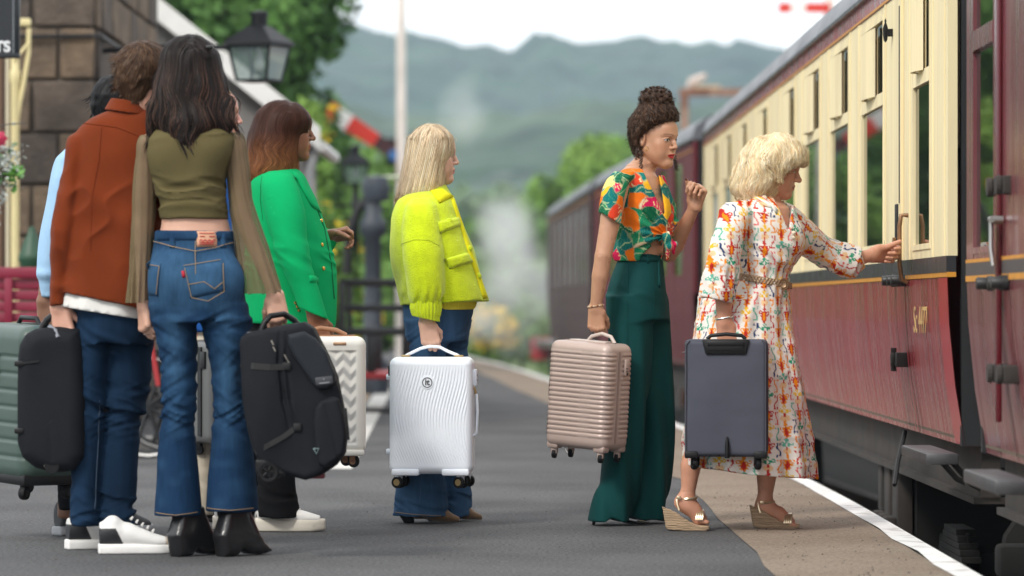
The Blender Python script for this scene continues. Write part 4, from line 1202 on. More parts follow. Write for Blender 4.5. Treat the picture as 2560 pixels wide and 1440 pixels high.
# ------------------------------------------------------------------ steam
def steam(name, lo, hi, dens, scale, label, seed=0.0, lean=0.0):
    o = MB().box(lo, hi).build(name, None)
    m = bpy.data.materials.new(name); m.use_nodes = True
    N, L = m.node_tree.nodes, m.node_tree.links; N.clear()
    out = N.new('ShaderNodeOutputMaterial'); pv = N.new('ShaderNodeVolumePrincipled')
    pv.inputs['Color'].default_value = (.985, .99, .995, 1); pv.inputs['Anisotropy'].default_value = .2
    tc = N.new('ShaderNodeTexCoord'); nz = N.new('ShaderNodeTexNoise'); nz.inputs['Scale'].default_value = scale; nz.inputs['Detail'].default_value = 3
    mp = N.new('ShaderNodeMapping'); mp.inputs['Location'].default_value = (seed, 0, 0)
    L.new(tc.outputs['Object'], mp.inputs[0]); L.new(mp.outputs[0], nz.inputs['Vector'])
    # soft falloff towards the box walls
    mg = N.new('ShaderNodeMapping'); L.new(tc.outputs['Generated'], mg.inputs[0])
    mg.inputs['Location'].default_value = (-1, -1, -1); mg.inputs['Scale'].default_value = (2, 2, 2)
    ln_ = N.new('ShaderNodeVectorMath'); ln_.operation = 'LENGTH'; L.new(mg.outputs[0], ln_.inputs[0])
    fo = N.new('ShaderNodeMapRange'); fo.inputs[1].default_value = 1.0; fo.inputs[2].default_value = 0.1; L.new(ln_.outputs['Value'], fo.inputs[0])
    mr = N.new('ShaderNodeMapRange'); mr.inputs[1].default_value = .60; mr.inputs[2].default_value = .88; mr.inputs[4].default_value = dens
    ml = N.new('ShaderNodeMath'); ml.operation = 'MULTIPLY_ADD'; ml.inputs[1].default_value = .34; L.new(fo.outputs[0], ml.inputs[0]); L.new(nz.outputs[0], ml.inputs[2])
    L.new(ml.outputs[0], mr.inputs[0]); L.new(mr.outputs[0], pv.inputs['Density']); L.new(pv.outputs[0], out.inputs['Volume'])
    m.cycles.volume_sampling = 'EQUIANGULAR' if hasattr(m.cycles, 'volume_sampling') else None
    o.data.materials.append(m)
    return tag(o, label, 'steam', kind='stuff')


a, b = P(1130, 1030, 68), P(1430, 440, 68)
steam('steam', (a.x, 64.5, -.5), (b.x, 70.5, b.z), 0.55, .9, 'grey white engine steam drifting at the far platform end', 3.0)
a, b = P(1090, 420, 160), P(1230, 120, 160)
steam('steam', (a.x, 158, a.z), (b.x, 162, b.z), 0.14, .4, 'faint wisp of steam rising against the wooded hill', 1.0)
# ------------------------------------------------------------------ figure toolkit
ADAPT = 0.05


def V3(*a): return np.array(a, float)


def unit(a):
    a = np.array(a, float); return a / np.linalg.norm(a)


class Fig:
    """a person: photo pixels -> world at the person's own distance"""
    def __init__(s, D, px, label, name='person'):
        s.D = D
        s.root = empty(name, ((px - 1280) * D / F, D, 0), label, 'person', 'people queueing on the platform')
        s.parts = []

    def q(s, px, py, dy=0.0):
        d = s.D + dy
        return V3((px - 1280) * d / F, d, CZ - (py - HY) * d / F)

    def z(s, py): return CZ - (py - HY) * s.D / F

    def rows(s, rows):
        """(row, left, right, depth offset, depth radius[, rot]) -> loft rows"""
        out = []
        for r in rows:
            py, xl, xr, dy, ry = r[:5]
            d = s.D + dy
            out.append((CZ - (py - HY) * d / F, ((xl + xr) / 2 - 1280) * d / F, d, max(0.004, (xr - xl) / 2 * d / F), ry) + tuple(r[5:6]))
        return out

    def box(s, x0, x1, y0, y1, d0, d1, h):
        a, b = s.q(x0, y1, 0), s.q(x1, y0, 0)
        return SDF((a[0], s.D + d0, a[2]), (b[0], s.D + d1, b[2]), h)


def polycut(S, pts, y0, y1, op='s', k=0.004):
    """convex polygon in the X-Z plane (world points) swept along Y"""
    pts = np.array([(p[0], p[2]) for p in pts])
    c = pts.mean(0)
    q = S.sub((pts[:, 0].min(), y0, pts[:, 1].min()), (pts[:, 0].max(), y1, pts[:, 1].max()), 0.02)
    if q is None: return
    sl, X, Y, Z = q
    d = None
    for i in range(len(pts)):
        a, b = pts[i], pts[(i + 1) % len(pts)]
        e = b - a; nr = np.array([e[1], -e[0]]) / np.linalg.norm(e)
        if nr @ (c - a) > 0: nr = -nr
        v = (X - a[0]) * nr[0] + (Z - a[1]) * nr[1]
        d = v if d is None else np.maximum(d, v)
    d = np.maximum(d, np.maximum(Y - y1, y0 - Y))
    S.put(sl, np.broadcast_to(d, S.d[sl].shape).astype(np.float32), k, op)


def poly_extrude(S, pts, y0, y1, r=0.03, k=0.01, disp=None):
    """any polygon in X-Z (world points) swept along Y with rounded rims"""
    pts = np.array([(p[0], p[2]) for p in pts])
    sl, X, Y, Z = S.sub((pts[:, 0].min(), y0, pts[:, 1].min()), (pts[:, 0].max(), y1, pts[:, 1].max()), 0.05)
    x, z = X[:, :, :], Z
    x2, z2 = np.broadcast_arrays(X[:, 0, :], Z[0, 0, :][None, :])
    d2 = np.full(x2.shape, 1e9); sgn = np.ones(x2.shape)
    n = len(pts)
    for i in range(n):
        a, b = pts[i], pts[(i + 1) % n]
        e = b - a
        wx, wz = x2 - a[0], z2 - a[1]
        t = np.clip((wx * e[0] + wz * e[1]) / (e @ e), 0, 1)
        d2 = np.minimum(d2, (wx - t * e[0]) ** 2 + (wz - t * e[1]) ** 2)
        c1, c2, c3 = z2 >= a[1], z2 < b[1], e[0] * wz > e[1] * wx
        fl = (c1 & c2 & c3) | (~c1 & ~c2 & ~c3)
        sgn = np.where(fl, -sgn, sgn)
    d2 = (np.sqrt(d2) * sgn)[:, None, :] + r
    dy = np.abs(Y - (y0 + y1) / 2) - (y1 - y0) / 2 + r
    d = np.sqrt(np.maximum(d2, 0) ** 2 + np.maximum(dy, 0) ** 2) + np.minimum(np.maximum(d2, dy), 0) - r
    if disp is not None: d = d - disp(X, Y, Z)
    S.put(sl, d.astype(np.float32), k)


def surf(S, p, back=False):
    """first surface point met from the camera side along +Y at world (x, z)"""
    n = 400
    ys = np.linspace(S.lo[1], S.hi[1], n)
    if back: ys = ys[::-1]
    pts = np.stack([np.full(n, p[0]), ys, np.full(n, p[2])], 1)
    d = S.sample(pts)
    i = np.argmax(d < 0)
    if d[i] >= 0: return None
    if i > 0:
        t = d[i - 1] / (d[i - 1] - d[i] + 1e-9)
        y = ys[i - 1] + (ys[i] - ys[i - 1]) * t
    else: y = ys[i]
    return V3(p[0], y, p[2])


def patch(name, fig, S, grid_px, off, material, thick=0.004, rnd=True, parent=None, colfn=None, D=None):
    """cloth piece lying on a garment. grid_px: (n, m, 2) array of photo pixels"""
    g = np.asarray(grid_px, float); n, m = g.shape[:2]
    pts = np.zeros((n, m, 3)); last = fig.D
    for i in range(n):
        for j in range(m):
            w = fig.q(g[i, j, 0], g[i, j, 1])
            h = surf(S, w)
            if h is None: h = V3(w[0], last, w[2])
            last = h[1]
            nr = S.grad(h[None])[0]
            e = min(i, n - 1 - i, j, m - 1 - j)
            o = off * (0.15 if (e == 0 and rnd) else 1.0)
            pts[i, j] = h + nr * o
    nr_in = V3(0, 1, 0) * thick
    top = pts.reshape(-1, 3); bot = (pts + nr_in).reshape(-1, 3)
    v = np.concatenate([top, bot]); k = n * m
    idx = np.arange(k).reshape(n, m)
    qf = np.stack([idx[:-1, :-1], idx[1:, :-1], idx[1:, 1:], idx[:-1, 1:]], -1).reshape(-1, 4)
    qb = qf[:, ::-1] + k
    side = []
    bd = list(idx[0, :]) + list(idx[1:, -1]) + list(idx[-1, -2::-1]) + list(idx[-2:0:-1, 0])
    for a, b in zip(bd, bd[1:] + bd[:1]): side.append((a, b, b + k, a + k))
    v = v.astype(np.float32)
    par = parent or fig.root
    o = to_obj(name, v, np.concatenate([qf, qb, np.array(side)]), material, par, colfn)
    return o


def quadgrid(c, n=6, m=8):
    """bilinear grid in a pixel quad: tl, tr, br, bl"""
    tl, tr, br, bl = [np.array(p, float) for p in c]
    u = np.linspace(0, 1, n)[:, None, None]; w = np.linspace(0, 1, m)[None, :, None]
    return (tl * (1 - w) + tr * w) * (1 - u) + (bl * (1 - w) + br * w) * u


def dots(name, fig, S, pxs, r, material, flat=0.5, parent=None):
    for (px, py) in pxs:
        w = fig.q(px, py); h = surf(S, w)
        if h is None: continue
        nr = S.grad(h[None])[0]
        o = MB().lathe([(r * .3, -r * .2), (r, 0), (r * .92, r * flat * .7), (r * .4, r * flat)], (0, 0, 0), 'Z', 14).build(name, material, parent or fig.root, smooth=True)
        o.rotation_euler = Vector(nr).to_track_quat('Z', 'Y').to_euler()
        o.location = Vector(h) - origin_of(parent or fig.root)


def thread(name, fig, S, pxs, r, material, off=0.001, parent=None, samples=8):
    """a thin cord lying on a garment along photo pixels"""
    pts = []
    for (a, b) in zip(pxs[:-1], pxs[1:]):
        for k in range(samples):
            t = k / samples
            h = surf(S, fig.q(a[0] + (b[0] - a[0]) * t, a[1] + (b[1] - a[1]) * t))
            if h is not None: pts.append(Vector(h) + Vector(S.grad(h[None])[0]) * off - origin_of(parent or fig.root))
    if len(pts) > 2: return MB().tube(pts, r, 5).build(name, material, parent or fig.root, smooth=True)


# ---- head, hand, shoe
def head(S, c, f, u=(0, 0, 1), s=1.0, neck=None, female=True, nose=1.0, jaw=1.0, neck_r=0.052):
    f = unit(f); u = unit(np.array(u) - f * (np.array(u) @ f)); r = np.cross(f, u)
    M = np.stack([r, f, u])
    c = np.array(c, float)

    def L(a, b, z): return c + (r * a + f * b + u * z) * s
    S.ell(L(0, -.014, .030), V3(.0745, .098, .086) * s, M, k=.01)
    S.ell(L(0, .026, -.026), V3(.061, .062, .086) * s, M, k=.03)
    for e in (-1, 1):
        S.cone(L(e * .050, .000, -.045), L(e * .012, .066, -.096), .020 * s * jaw, .017 * s, k=.03)
        S.ell(L(e * .040, .056, -.022), V3(.020, .018, .020) * s, M, k=.02)
        S.ell(L(e * .030, .060, -.052), V3(.024, .020, .026) * s, M, k=.02)
    S.ell(L(0, .074, -.097), V3(.017, .016, .015) * s, M, k=.018)
    S.chain([L(-.044, .064, .022), L(-.018, .084, .021), L(0, .088, .022), L(.018, .084, .021), L(.044, .064, .022)], [.008 * s, .010 * s, .010 * s, .010 * s, .008 * s], k=.015)
    S.ell(L(0, .066, .045), V3(.050, .030, .040) * s, M, k=.02)
    for e in (-1, 1):      # eye hollows
        S.ell(L(e * .032, .092, .002), V3(.017, .014, .010) * s, M, k=.010, op='s')
        S.ell(L(e * .031, .0720, .001), V3(.0155, .0140, .0115) * s, M, k=.004)
        S.chain([L(e * .018, .083, .007), L(e * .031, .0865, .0095), L(e * .045, .078, .006)], [.0026 * s] * 3, k=.003)
    S.chain([L(0, .088, .014), L(0, .098, -.008), L(0, .1075 + .006 * (nose - 1), -.026)], [.0070 * s, .0080 * s, .0100 * s * nose], k=.010)
    for e in (-1, 1): S.ell(L(e * .0115, .0955, -.0305), V3(.0085, .010, .0075) * s, M, k=.006)
    S.ell(L(0, .078, -.058), V3(.024, .018, .022) * s, M, k=.012)
    S.chain([L(-.023, .079, -.0600), L(-.010, .0925, -.0555), L(0, .0945, -.0565), L(.010, .0925, -.0555), L(.023, .079, -.0600)], [.003 * s, .0052 * s, .0052 * s, .0052 * s, .003 * s], k=.004)
    S.chain([L(-.020, .079, -.0635), L(0, .0915, -.0685), L(.020, .079, -.0635)], [.003 * s, .0066 * s, .003 * s], k=.004)
    S.chain([L(-.021, .085, -.0615), L(0, .100, -.0622), L(.021, .085, -.0615)], [.0012 * s, .0018 * s, .0012 * s], k=.002, op='s')
    for e in (-1, 1):      # ears
        Er = unit(r * e + f * -.35)
        ME = np.stack([Er, unit(np.cross(u, Er)), u])
        S.ell(L(e * .0775, -.012, -.004), V3(.008, .018, .031) * s, ME, k=.006)
        S.ell(L(e * .0855, -.008, -.001), V3(.006, .009, .018) * s, ME, k=.004, op='s')
    if neck is not None:
        S.chain([L(0, -.022, -.045), L(0, -.026, -.085), np.array(neck, float)], [neck_r * 1.02 * s, neck_r * s, neck_r * 1.15 * s], k=.02)
    return M, c, s


def face_paint(H, base, lip, brow=(.05, .03, .02), iris=(.05, .03, .02), brow_k=.75):
    M, c, s = H
    base, lip, brow = np.array(base), np.array(lip), np.array(brow)

    def fn(v):
        p = (v - c) @ M.T / s
        a, b, z = p[:, 0], p[:, 1], p[:, 2]
        col = np.tile(base, (len(v), 1))
        near = (np.abs(z) < .13) & (np.abs(a) < .1) & (np.abs(b) < .13)
        bl = np.exp(-(((np.abs(a) - .043) / .020) ** 2 + ((z + .028) / .020) ** 2)) * (b > .03) * near
        col = col * (1 - .35 * bl[:, None]) + np.array([base[0] * 1.05, base[1] * .72, base[2] * .70]) * (.35 * bl[:, None])

        def mixin(mask, cc, amt=1.0):
            nonlocal col
            m = (np.clip(mask, 0, 1) * amt * near)[:, None]
            col = col * (1 - m) + np.array(cc) * m
        zc = -.0622
        up = .0095 * np.clip(1 - (np.abs(a) / .0245) ** 2, 0, 1) ** .6; dn = .0135 * np.clip(1 - (np.abs(a) / .0245) ** 2, 0, 1) ** .6
        inside = np.where(z > zc, 1 - (z - zc) / np.maximum(up, 1e-4), 1 - (zc - z) / np.maximum(dn, 1e-4))
        mixin(np.clip(inside * 4, 0, 1) * (b > .070) * (np.abs(a) < .0245), lip)
        mixin(np.clip(1.3 - np.abs(z - zc + .0003) / .0012, 0, 1) * (b > .075) * (np.abs(a) < .021), lip * .35)
        x = np.abs(a)
        t = (x - .012) / .038
        zb = .0225 + .006 * np.sin(np.clip(t, 0, 1) * 2.3) - .003 * t
        mixin(np.clip(1.6 - np.abs(z - zb) / (.0028 - .0012 * np.clip(t, 0, 1)), 0, 1) * (t > 0) * (t < 1) * (b > .04), brow, brow_k)
        ex = (x - .0315) / .0150
        lid = .0063 * np.sqrt(np.clip(1 - ex ** 2, 0, 1))
        eye = (z < .001 + lid) & (z > .001 - lid * .75) & (np.abs(ex) < 1) & (b > .06)
        mixin(eye * 1.0, (.62, .60, .57))
        ir = np.sqrt((x - .0325) ** 2 + (z - .0015) ** 2)
        mixin((eye & (ir < .0060)) * 1.0, iris)
        mixin(np.clip(1.5 - np.abs(z - (.001 + lid)) / .0017, 0, 1) * (np.abs(ex) < 1.05) * (b > .06), (.018, .012, .010), .9)
        mixin(np.clip(1.2 - np.abs(z - (.001 - lid * .75)) / .0012, 0, 1) * (np.abs(ex) < 1.0) * (b > .06), np.array(base) * .35, .5)
        return col
    return fn


def hand(S, W, d, n, l, s=1.0, curl=(1.25, 1.35, .75), thumb=(.9, .5), spread=.0, tips=None, tcurl=.6):
    """W wrist, d towards knuckles, n palm side (fingers curl to it), l towards the thumb"""
    d = unit(d); n = unit(np.array(n) - d * (np.array(n) @ d)); l = unit(np.array(l) - d * (np.array(l) @ d) - n * (np.array(l) @ n))
    W = np.array(W, float)
    offs = (.0285, .0098, -.0090, -.0265); klen = (.086, .090, .086, .078)
    fl = ((.043, .026, .021), (.047, .030, .022), (.043, .028, .021), (.034, .021, .018))
    rad = (.0092, .0094, .0090, .0079)
    out = []
    for i in range(4):
        K = W + d * klen[i] * s + l * offs[i] * s - n * .004 * s
        S.cone(W + l * offs[i] * .55 * s, K, .0175 * s, .0128 * s, k=.012)
        S.ell(K - n * .004 * s, V3(.0095, .0095, .0095) * s, None, k=.006)
        a = 0.0; p = K
        cu = curl[i] if isinstance(curl[0], (tuple, list)) else curl
        for j in range(3):
            a += cu[j]
            dr = d * math.cos(a) + n * math.sin(a) + l * spread * (1.5 - i) * .15
            p2 = p + unit(dr) * fl[i][j] * s
            S.cone(p, p2, rad[i] * s * (1 - .07 * j), rad[i] * s * (1 - .07 * (j + 1)), k=.0035)
            p = p2
        out.append((p, unit(dr)))
    B = W + d * .022 * s + l * .024 * s + n * .006 * s
    S.cone(W + d * .01 * s, B, .018 * s, .016 * s, k=.012)
    t1 = unit(d * .72 + l * (.75 * thumb[0]) + n * (.45 * thumb[1]))
    B2 = B + t1 * .040 * s
    t2 = unit(d * (.9 - .3 * tcurl) + l * (.35 - .9 * tcurl) + n * (.5 * thumb[1] + .4 * tcurl))
    B3 = B2 + t2 * .031 * s
    t3 = unit(t2 + l * (-.5 * tcurl) + n * .15)
    B4 = B3 + t3 * .024 * s
    S.cone(B, B2, .0150 * s, .0115 * s, k=.010); S.cone(B2, B3, .0110 * s, .0098 * s, k=.004); S.cone(B3, B4, .0098 * s, .0082 * s, k=.003)
    out.append((B4, t3))
    return out


def nails(fig, tips, n, colour, name='fingernail', s=1.0):
    m = mat('nail_%d_%d' % (int(colour[0] * 99), int(colour[2] * 99)), colour, .25, coat=.5, var=.02)


def shoe_map(v, O, fwd):
    """local (side, up, length) -> world"""
    fwd = unit((fwd[0], fwd[1], 0)); side = V3(fwd[1], -fwd[0], 0)
    v = np.asarray(v)
    return (np.array(O) + v[:, 0:1] * side + v[:, 1:2] * V3(0, 0, 1) + v[:, 2:3] * fwd).astype(np.float32)


def shoe_piece(name, fig, O, fwd, build, material, lo, hi, h=0.003, colfn=None, parent=None):
    S = SDF(lo, hi, h); build(S); v, q = S.mesh(ADAPT if colfn is None else 0.0)
    side = V3(unit((fwd[0], fwd[1], 0))[1], 0, 0)
    vw = shoe_map(v, O, fwd)
    # orientation: (side, up, fwd) is right handed when side x up = fwd
    if np.linalg.det(np.stack([V3(unit(fwd)[1], -unit(fwd)[0], 0), V3(0, 0, 1), unit((fwd[0], fwd[1], 0))])) < 0: q = q[:, ::-1]
    lv = v
    return to_obj(name, vw, q, material, parent or fig.root, (lambda _: colfn(lv)) if colfn else None)


def shoe_poly(name, fig, O, fwd, poly, hw, r, material, h=.003, parent=None, taper=None, disp=None):
    """side outline (length, up) swept across the foot"""
    A = np.array(poly); lo, hi = A.min(0) - .012, A.max(0) + .012
    S = SDF((lo[0], -hw - .012, max(lo[1], -.004)), (hi[0], hw + .012, hi[1]), h)
    poly_extrude(S, [(a, 0, b) for a, b in poly], -hw, hw, r=r)
    if taper is not None:
        S.displace(taper, band=.05)
    if disp is not None: S.displace(disp)
    v, q = S.mesh(ADAPT)
    f3 = unit((fwd[0], fwd[1], 0)); sd = V3(-f3[1], f3[0], 0)
    vw = (np.array(O) + v[:, 0:1] * f3 + v[:, 1:2] * sd + v[:, 2:3] * V3(0, 0, 1)).astype(np.float32)
    return to_obj(name, vw, q, material, parent or fig.root)


def body_mesh(fig, build, main, fine, paint, material, name='body'):
    """one skin mesh from a coarse grid plus finer boxes for the face and hands"""
    S = SDF(*main); build(S)
    for (lo, hi, h) in fine:
        m = 2 * main[2] + .004
        q = S.sub(np.array(lo) + m, np.array(hi) - m, 0.0)
        if q is not None: S.d[q[0]] = np.maximum(S.d[q[0]], 0.05)
    v, qd = S.mesh(ADAPT); vs, qs = [v], [tri(qd)]; k = len(v)
    keep = None
    for (lo, hi, h) in fine:
        T = SDF(lo, hi, h); build(T); v, qd = T.mesh()
        vs.append(v); qs.append(tri(qd) + k); k += len(v)
    v = np.concatenate(vs)
    return to_obj(name, v, np.concatenate(qs), material, fig.root, paint)


def ctr_box(c, r): c = np.array(c, float); return (c - r, c + r)


def hair_cap(S, H, grow=(.010, .012, .009), k=.01, dz=.0):
    M, c, s = H
    S.ell(c + (M[1] * -.016 + M[2] * (.032 + dz)) * s, (V3(.0745, .098, .086) + V3(*grow)) * s, M, k=k)


def face_cut(S, H, fwd=.045, top=.062, back=.0):
    """clear the hair from the face: everything ahead of a slanting plane and below the hairline"""
    M, c, s = H
    X, Y, Z = S.ax[0][:, None, None], S.ax[1][None, :, None], S.ax[2][None, None, :]
    b = ((X - c[0]) * M[1, 0] + (Y - c[1]) * M[1, 1] + (Z - c[2]) * M[1, 2]) / s
    z = ((X - c[0]) * M[2, 0] + (Y - c[1]) * M[2, 1] + (Z - c[2]) * M[2, 2]) / s
    d = np.maximum(np.maximum(fwd - b + np.clip(z, 0, 1) * .25, z - top), -1) * s
    S.d = -smin(-S.d, d, .006)


# ---- hair
def hair(fig, S, n, length, field, colf, material, width=.0020, lift=(-.003, .003), steps=12, seed=0, name='hair', top_bias=0.0, curl=None,
         base=True, free=0.55, zmin=None, parent=None, tone_sd=.2):
    r = np.random.default_rng(seed)
    v, q = S.mesh()
    w = np.ones(len(v))
    if top_bias:
        w = np.exp((v[:, 2] - v[:, 2].max()) / top_bias) + .15
    p = v[r.choice(len(v), n, p=w / w.sum())].astype(float) + r.normal(0, S.h * .5, (n, 3))
    off = r.uniform(lift[0], lift[1], n)
    fly = r.random(n) < .06
    off = np.where(fly, off + r.uniform(.002, .012, n), off)
    ln = length * r.uniform(.55, 1.15, n) / steps
    P_, G_ = [], []
    ph = r.uniform(0, 6.28, n)
    for k in range(steps + 1):
        g = S.grad(p); d = S.sample(p)
        corr = np.clip(d - off, -.01, .01)[:, None] * g
        fr = (g[:, 2] < -free) | (np.abs(d) > .02)
        p = p - np.where(fr[:, None], 0, corr)
        P_.append(p.copy()); G_.append(g)
        dr = field(p, g, k / steps, ph)
        dr = dr - np.where(fr[:, None], 0, (dr * g).sum(1)[:, None] * g * .95)
        dr /= np.maximum(np.linalg.norm(dr, axis=1, keepdims=True), 1e-6)
        p = p + dr * (ln * np.where(d > .012, .12, 1.0))[:, None]
    Pn = np.stack(P_, 1); Gn = np.stack(G_, 1)
    if curl is not None: Pn = curl(Pn, Gn, ph)
    T = np.gradient(Pn, axis=1); T /= np.maximum(np.linalg.norm(T, axis=2, keepdims=True), 1e-9)
    side = np.cross(T, Gn); side /= np.maximum(np.linalg.norm(side, axis=2, keepdims=True), 1e-9)
    t = np.linspace(0, 1, steps + 1)
    wd = width * (r.uniform(.5, 1.5, n) * np.where(fly, .4, 1))[:, None, None] * (np.minimum(1, (1.04 - t) * 3.0) * np.minimum(1, .45 + t * 4))[None, :, None]
    A, B = Pn + side * wd * .5, Pn - side * wd * .5
    hv = np.stack([A, B], 2).reshape(-1, 3)
    m = steps + 1
    base_i = (np.arange(n) * m * 2)[:, None]
    k = np.arange(steps)[None, :]
    i0 = base_i + k * 2
    hq = np.stack([i0, i0 + 1, i0 + 3, i0 + 2], -1).reshape(-1, 4)
    tone = np.exp(r.normal(0, tone_sd, n)); hue = r.random(n)
    c_h = colf(Pn.reshape(-1, 3), np.repeat(hue, m)) * np.repeat(tone, m)[:, None]
    c_h = np.repeat(c_h, 2, axis=0)
    if base:
        c_b = colf(v, np.full(len(v), .5)) * .75
        vv = np.concatenate([v, hv]); qq = np.concatenate([q, hq + len(v)]); cc = np.concatenate([c_b, c_h])
    else: vv, qq, cc = hv, hq, c_h
    o = to_obj(name, vv, qq, material, parent or fig.root)
    vcol(o.data, np.clip(cc, 0, 1))
    return o


M_hair = mat('hair_strands', attr='col', rough=.5, var=.08, vscale=30, spec=.16)
def skin_mat(name): return mat(name, attr='col', rough=.46, var=.05, vscale=30, rvar=.06, bump=.12, bscale=320, bdist=.002, spec=.42, sss=.12)
M_skin = skin_mat('skin')


def cloth(name, color, bump=.35, bscale=420, rough=.92, sheen=.0, var=.07, vscale=14, **kw):
    return mat(name, color, rough, var=var, vscale=vscale, bump=bump, bscale=bscale, bdist=.002, sheen=sheen, spec=.12, **kw)


def denim(name, c, c2):
    return mat(name, c, .9, var=.16, vscale=60, stretch=(1, 1, .12), dark=c2, dscale=7, dlo=.40, dhi=.72, bump=.4, bscale=500, bdist=.0015, bstretch=(1, 1, 1), spec=.10)


def wrinkle(spots, base=.0):
    """horizontal crease field: spots (x, z, half-height, amplitude, tilt)"""
    def fn(x, y, z):
        o = noise3(x * 7, y * 7, z * 9, 2) * base
        for (cx, cz, hh, amp, tilt, seed) in spots:
            w = np.exp(-((z - cz) / hh) ** 2)
            zz = z + tilt * (x - cx) + .012 * np.sin(x * 22 + seed)
            nn = noise3(x * 6 + seed, y * 6, zz * 42, seed)
            o = o + w * amp * (.55 * nn + .9 * ((1 - np.abs(nn)) ** 3 - .35))
        return o
    return fn


def drape(name, fig, S, material, colfn=None, parent=None):
    v, q = S.mesh(.012 if colfn is None else 0.0); return to_obj(name, v, q, material, parent or fig.root, colfn)
# ================================================================== woman in lime jacket
def build_lime():
    f = Fig(16.3, 1085, 'woman in fuzzy lime jacket and flared jeans, blonde straight hair, seen in profile')
    D = f.D
    skin = (.60, .36, .27)
    hc = f.q(1080, 389); fw = (.97, .20, -.02)
    torso = [(480, 1045, 1105, 0, .07), (520, 1010, 1130, 0, .15), (600, 1000, 1165, 0, .16), (690, 1010, 1185, 0, .16), (770, 1020, 1172, 0, .15), (830, 1030, 1150, 0, .14)]
    W = f.q(1066, 806, -.24)

    def body(S):
        f.H = head(S, hc, fw, s=.965, neck=f.q(1062, 485))
        S.loft(f.rows(torso), k=.03)
        S.chain([f.q(1068, 545, -.15), f.q(1056, 660, -.235), W], [.040, .038, .026], k=.02)
        S.chain([f.q(1075, 545, .15), f.q(1080, 660, .24), f.q(1110, 770, .2)], [.045, .040, .026], k=.02)
        S.chain([f.q(1075, 800, -.09), f.q(1070, 1040, -.09), f.q(1050, 1270, -.09)], [.060, .042, .032], k=.02)
        S.chain([f.q(1110, 800, .09), f.q(1125, 1040, .09), f.q(1120, 1270, .09)], [.060, .042, .032], k=.02)
        hand(S, W, (.22, .02, -1), (0, 1, 0), (1, 0, .2), s=.98, curl=(.95, 1.55, .8), thumb=(.7, 1.0), tcurl=.5)
        hand(S, f.q(1110, 770, .2), (.3, 0, -1), (0, -1, 0), (1, 0, 0), s=.9)
    lo, hi = f.q(960, 1320, -.42), f.q(1240, 300, .38)
    hb = (f.q(1035, 890, -.34) + V3(0, 0, 0), f.q(1125, 800, -.14)); hd = (hc - .155, hc + .155)
    fine = [(tuple(hd[0]), tuple(hd[1]), .0024), ((hb[0][0], D - .34, hb[0][2]), (hb[1][0], D - .14, hb[1][2]), .0026)]
    body_mesh(f, body, (lo, hi, .008), fine, lambda v: face_paint(f.H, skin, (.50, .16, .15), brow=(.20, .13, .08))(v), M_skin)

    # jeans
    S = SDF(f.q(960, 1315, -.32), f.q(1240, 735, .32), .006)
    S.loft(f.rows([(742, 1006, 1180, 0, .165), (775, 1007, 1184, 0, .175), (815, 1008, 1172, 0, .18), (850, 1016, 1166, 0, .17)]), k=.02)
    S.loft(f.rows([(800, 1010, 1120, -.085, .095), (860, 1022, 1118, -.085, .09), (950, 1030, 1115, -.085, .08), (1030, 1030, 1108, -.085, .072), (1110, 1016, 1106, -.085, .078), (1200, 995, 1112, -.085, .09), (1288, 983, 1120, -.085, .10)]), k=.02)
    S.loft(f.rows([(800, 1080, 1180, .085, .095), (860, 1085, 1170, .085, .09), (950, 1092, 1178, .085, .08), (1030, 1095, 1165, .085, .072), (1110, 1098, 1168, .085, .078), (1200, 1100, 1176, .085, .09), (1290, 1098, 1178, .085, .10)]), k=.02)
    S.displace(wrinkle([(-.3, f.z(1230), .12, .010, .3, 3), (-.3, f.z(860), .1, .010, -.5, 5), (-.25, f.z(1290), .05, .008, 0, 8)], .003))
    jn = drape('jeans', f, S, denim('indigo_denim', (.042, .098, .185), (.022, .052, .11)))
    thread('hem_stitch', f, S, [(990, 1276), (1050, 1281), (1112, 1285)], .0014, mat('stitch_tan', (.30, .2, .1), .8), parent=jn)
    thread('side_seam', f, S, [(1065, 900), (1068, 1020), (1060, 1130), (1050, 1270)], .0016, mat('seam_blue', (.05, .10, .2), .9), parent=jn)

    # lace hem of the yellow top, just under the jacket
    S = SDF(f.q(980, 790, -.32), f.q(1240, 700, .32), .005)
    S.loft(f.rows([(715, 1040, 1196, 0, .17), (768, 1050, 1188, 0, .176), (774, 1054, 1182, 0, .176)]), k=0,
           disp=lambda X, Y, Z, th: .003 * np.sin(th * 60))
    drape('lace_top', f, S, cloth('yellow_lace', (.70, .60, .06)))

    # jacket
    S = SDF(f.q(940, 800, -.40), f.q(1250, 425, .36), .0055)
    S.loft(f.rows([(474, 1040, 1112, 0, .075), (490, 1006, 1130, 0, .14), (505, 992, 1140, 0, .175), (535, 980, 1150, 0, .205), (578, 976, 1166, 0, .225), (632, 974, 1188, 0, .232),
                   (689, 982, 1203, 0, .232), (731, 992, 1217, 0, .228), (757, 1001, 1224, 0, .225)]), k=.02, p=2.3, slope=(-.045, 0), zbot=f.z(757) + .045 * .27)
    # sleeves: dropped shoulder, gathered into a cuff
    S.loft(f.rows([(498, 1030, 1078, -.155, .03), (515, 1016, 1092, -.17, .06), (540, 1010, 1098, -.185, .075), (585, 1005, 1103, -.205, .082), (632, 1006, 1108, -.225, .088), (690, 1011, 1110, -.235, .088), (735, 1018, 1109, -.24, .078), (762, 1030, 1098, -.24, .058)]), k=.010)
    S.loft(f.rows([(515, 1030, 1100, .17, .06), (585, 1020, 1110, .205, .082), (690, 1030, 1130, .235, .088), (750, 1060, 1130, .23, .06)]), k=.03)
    cz = f.z(745)
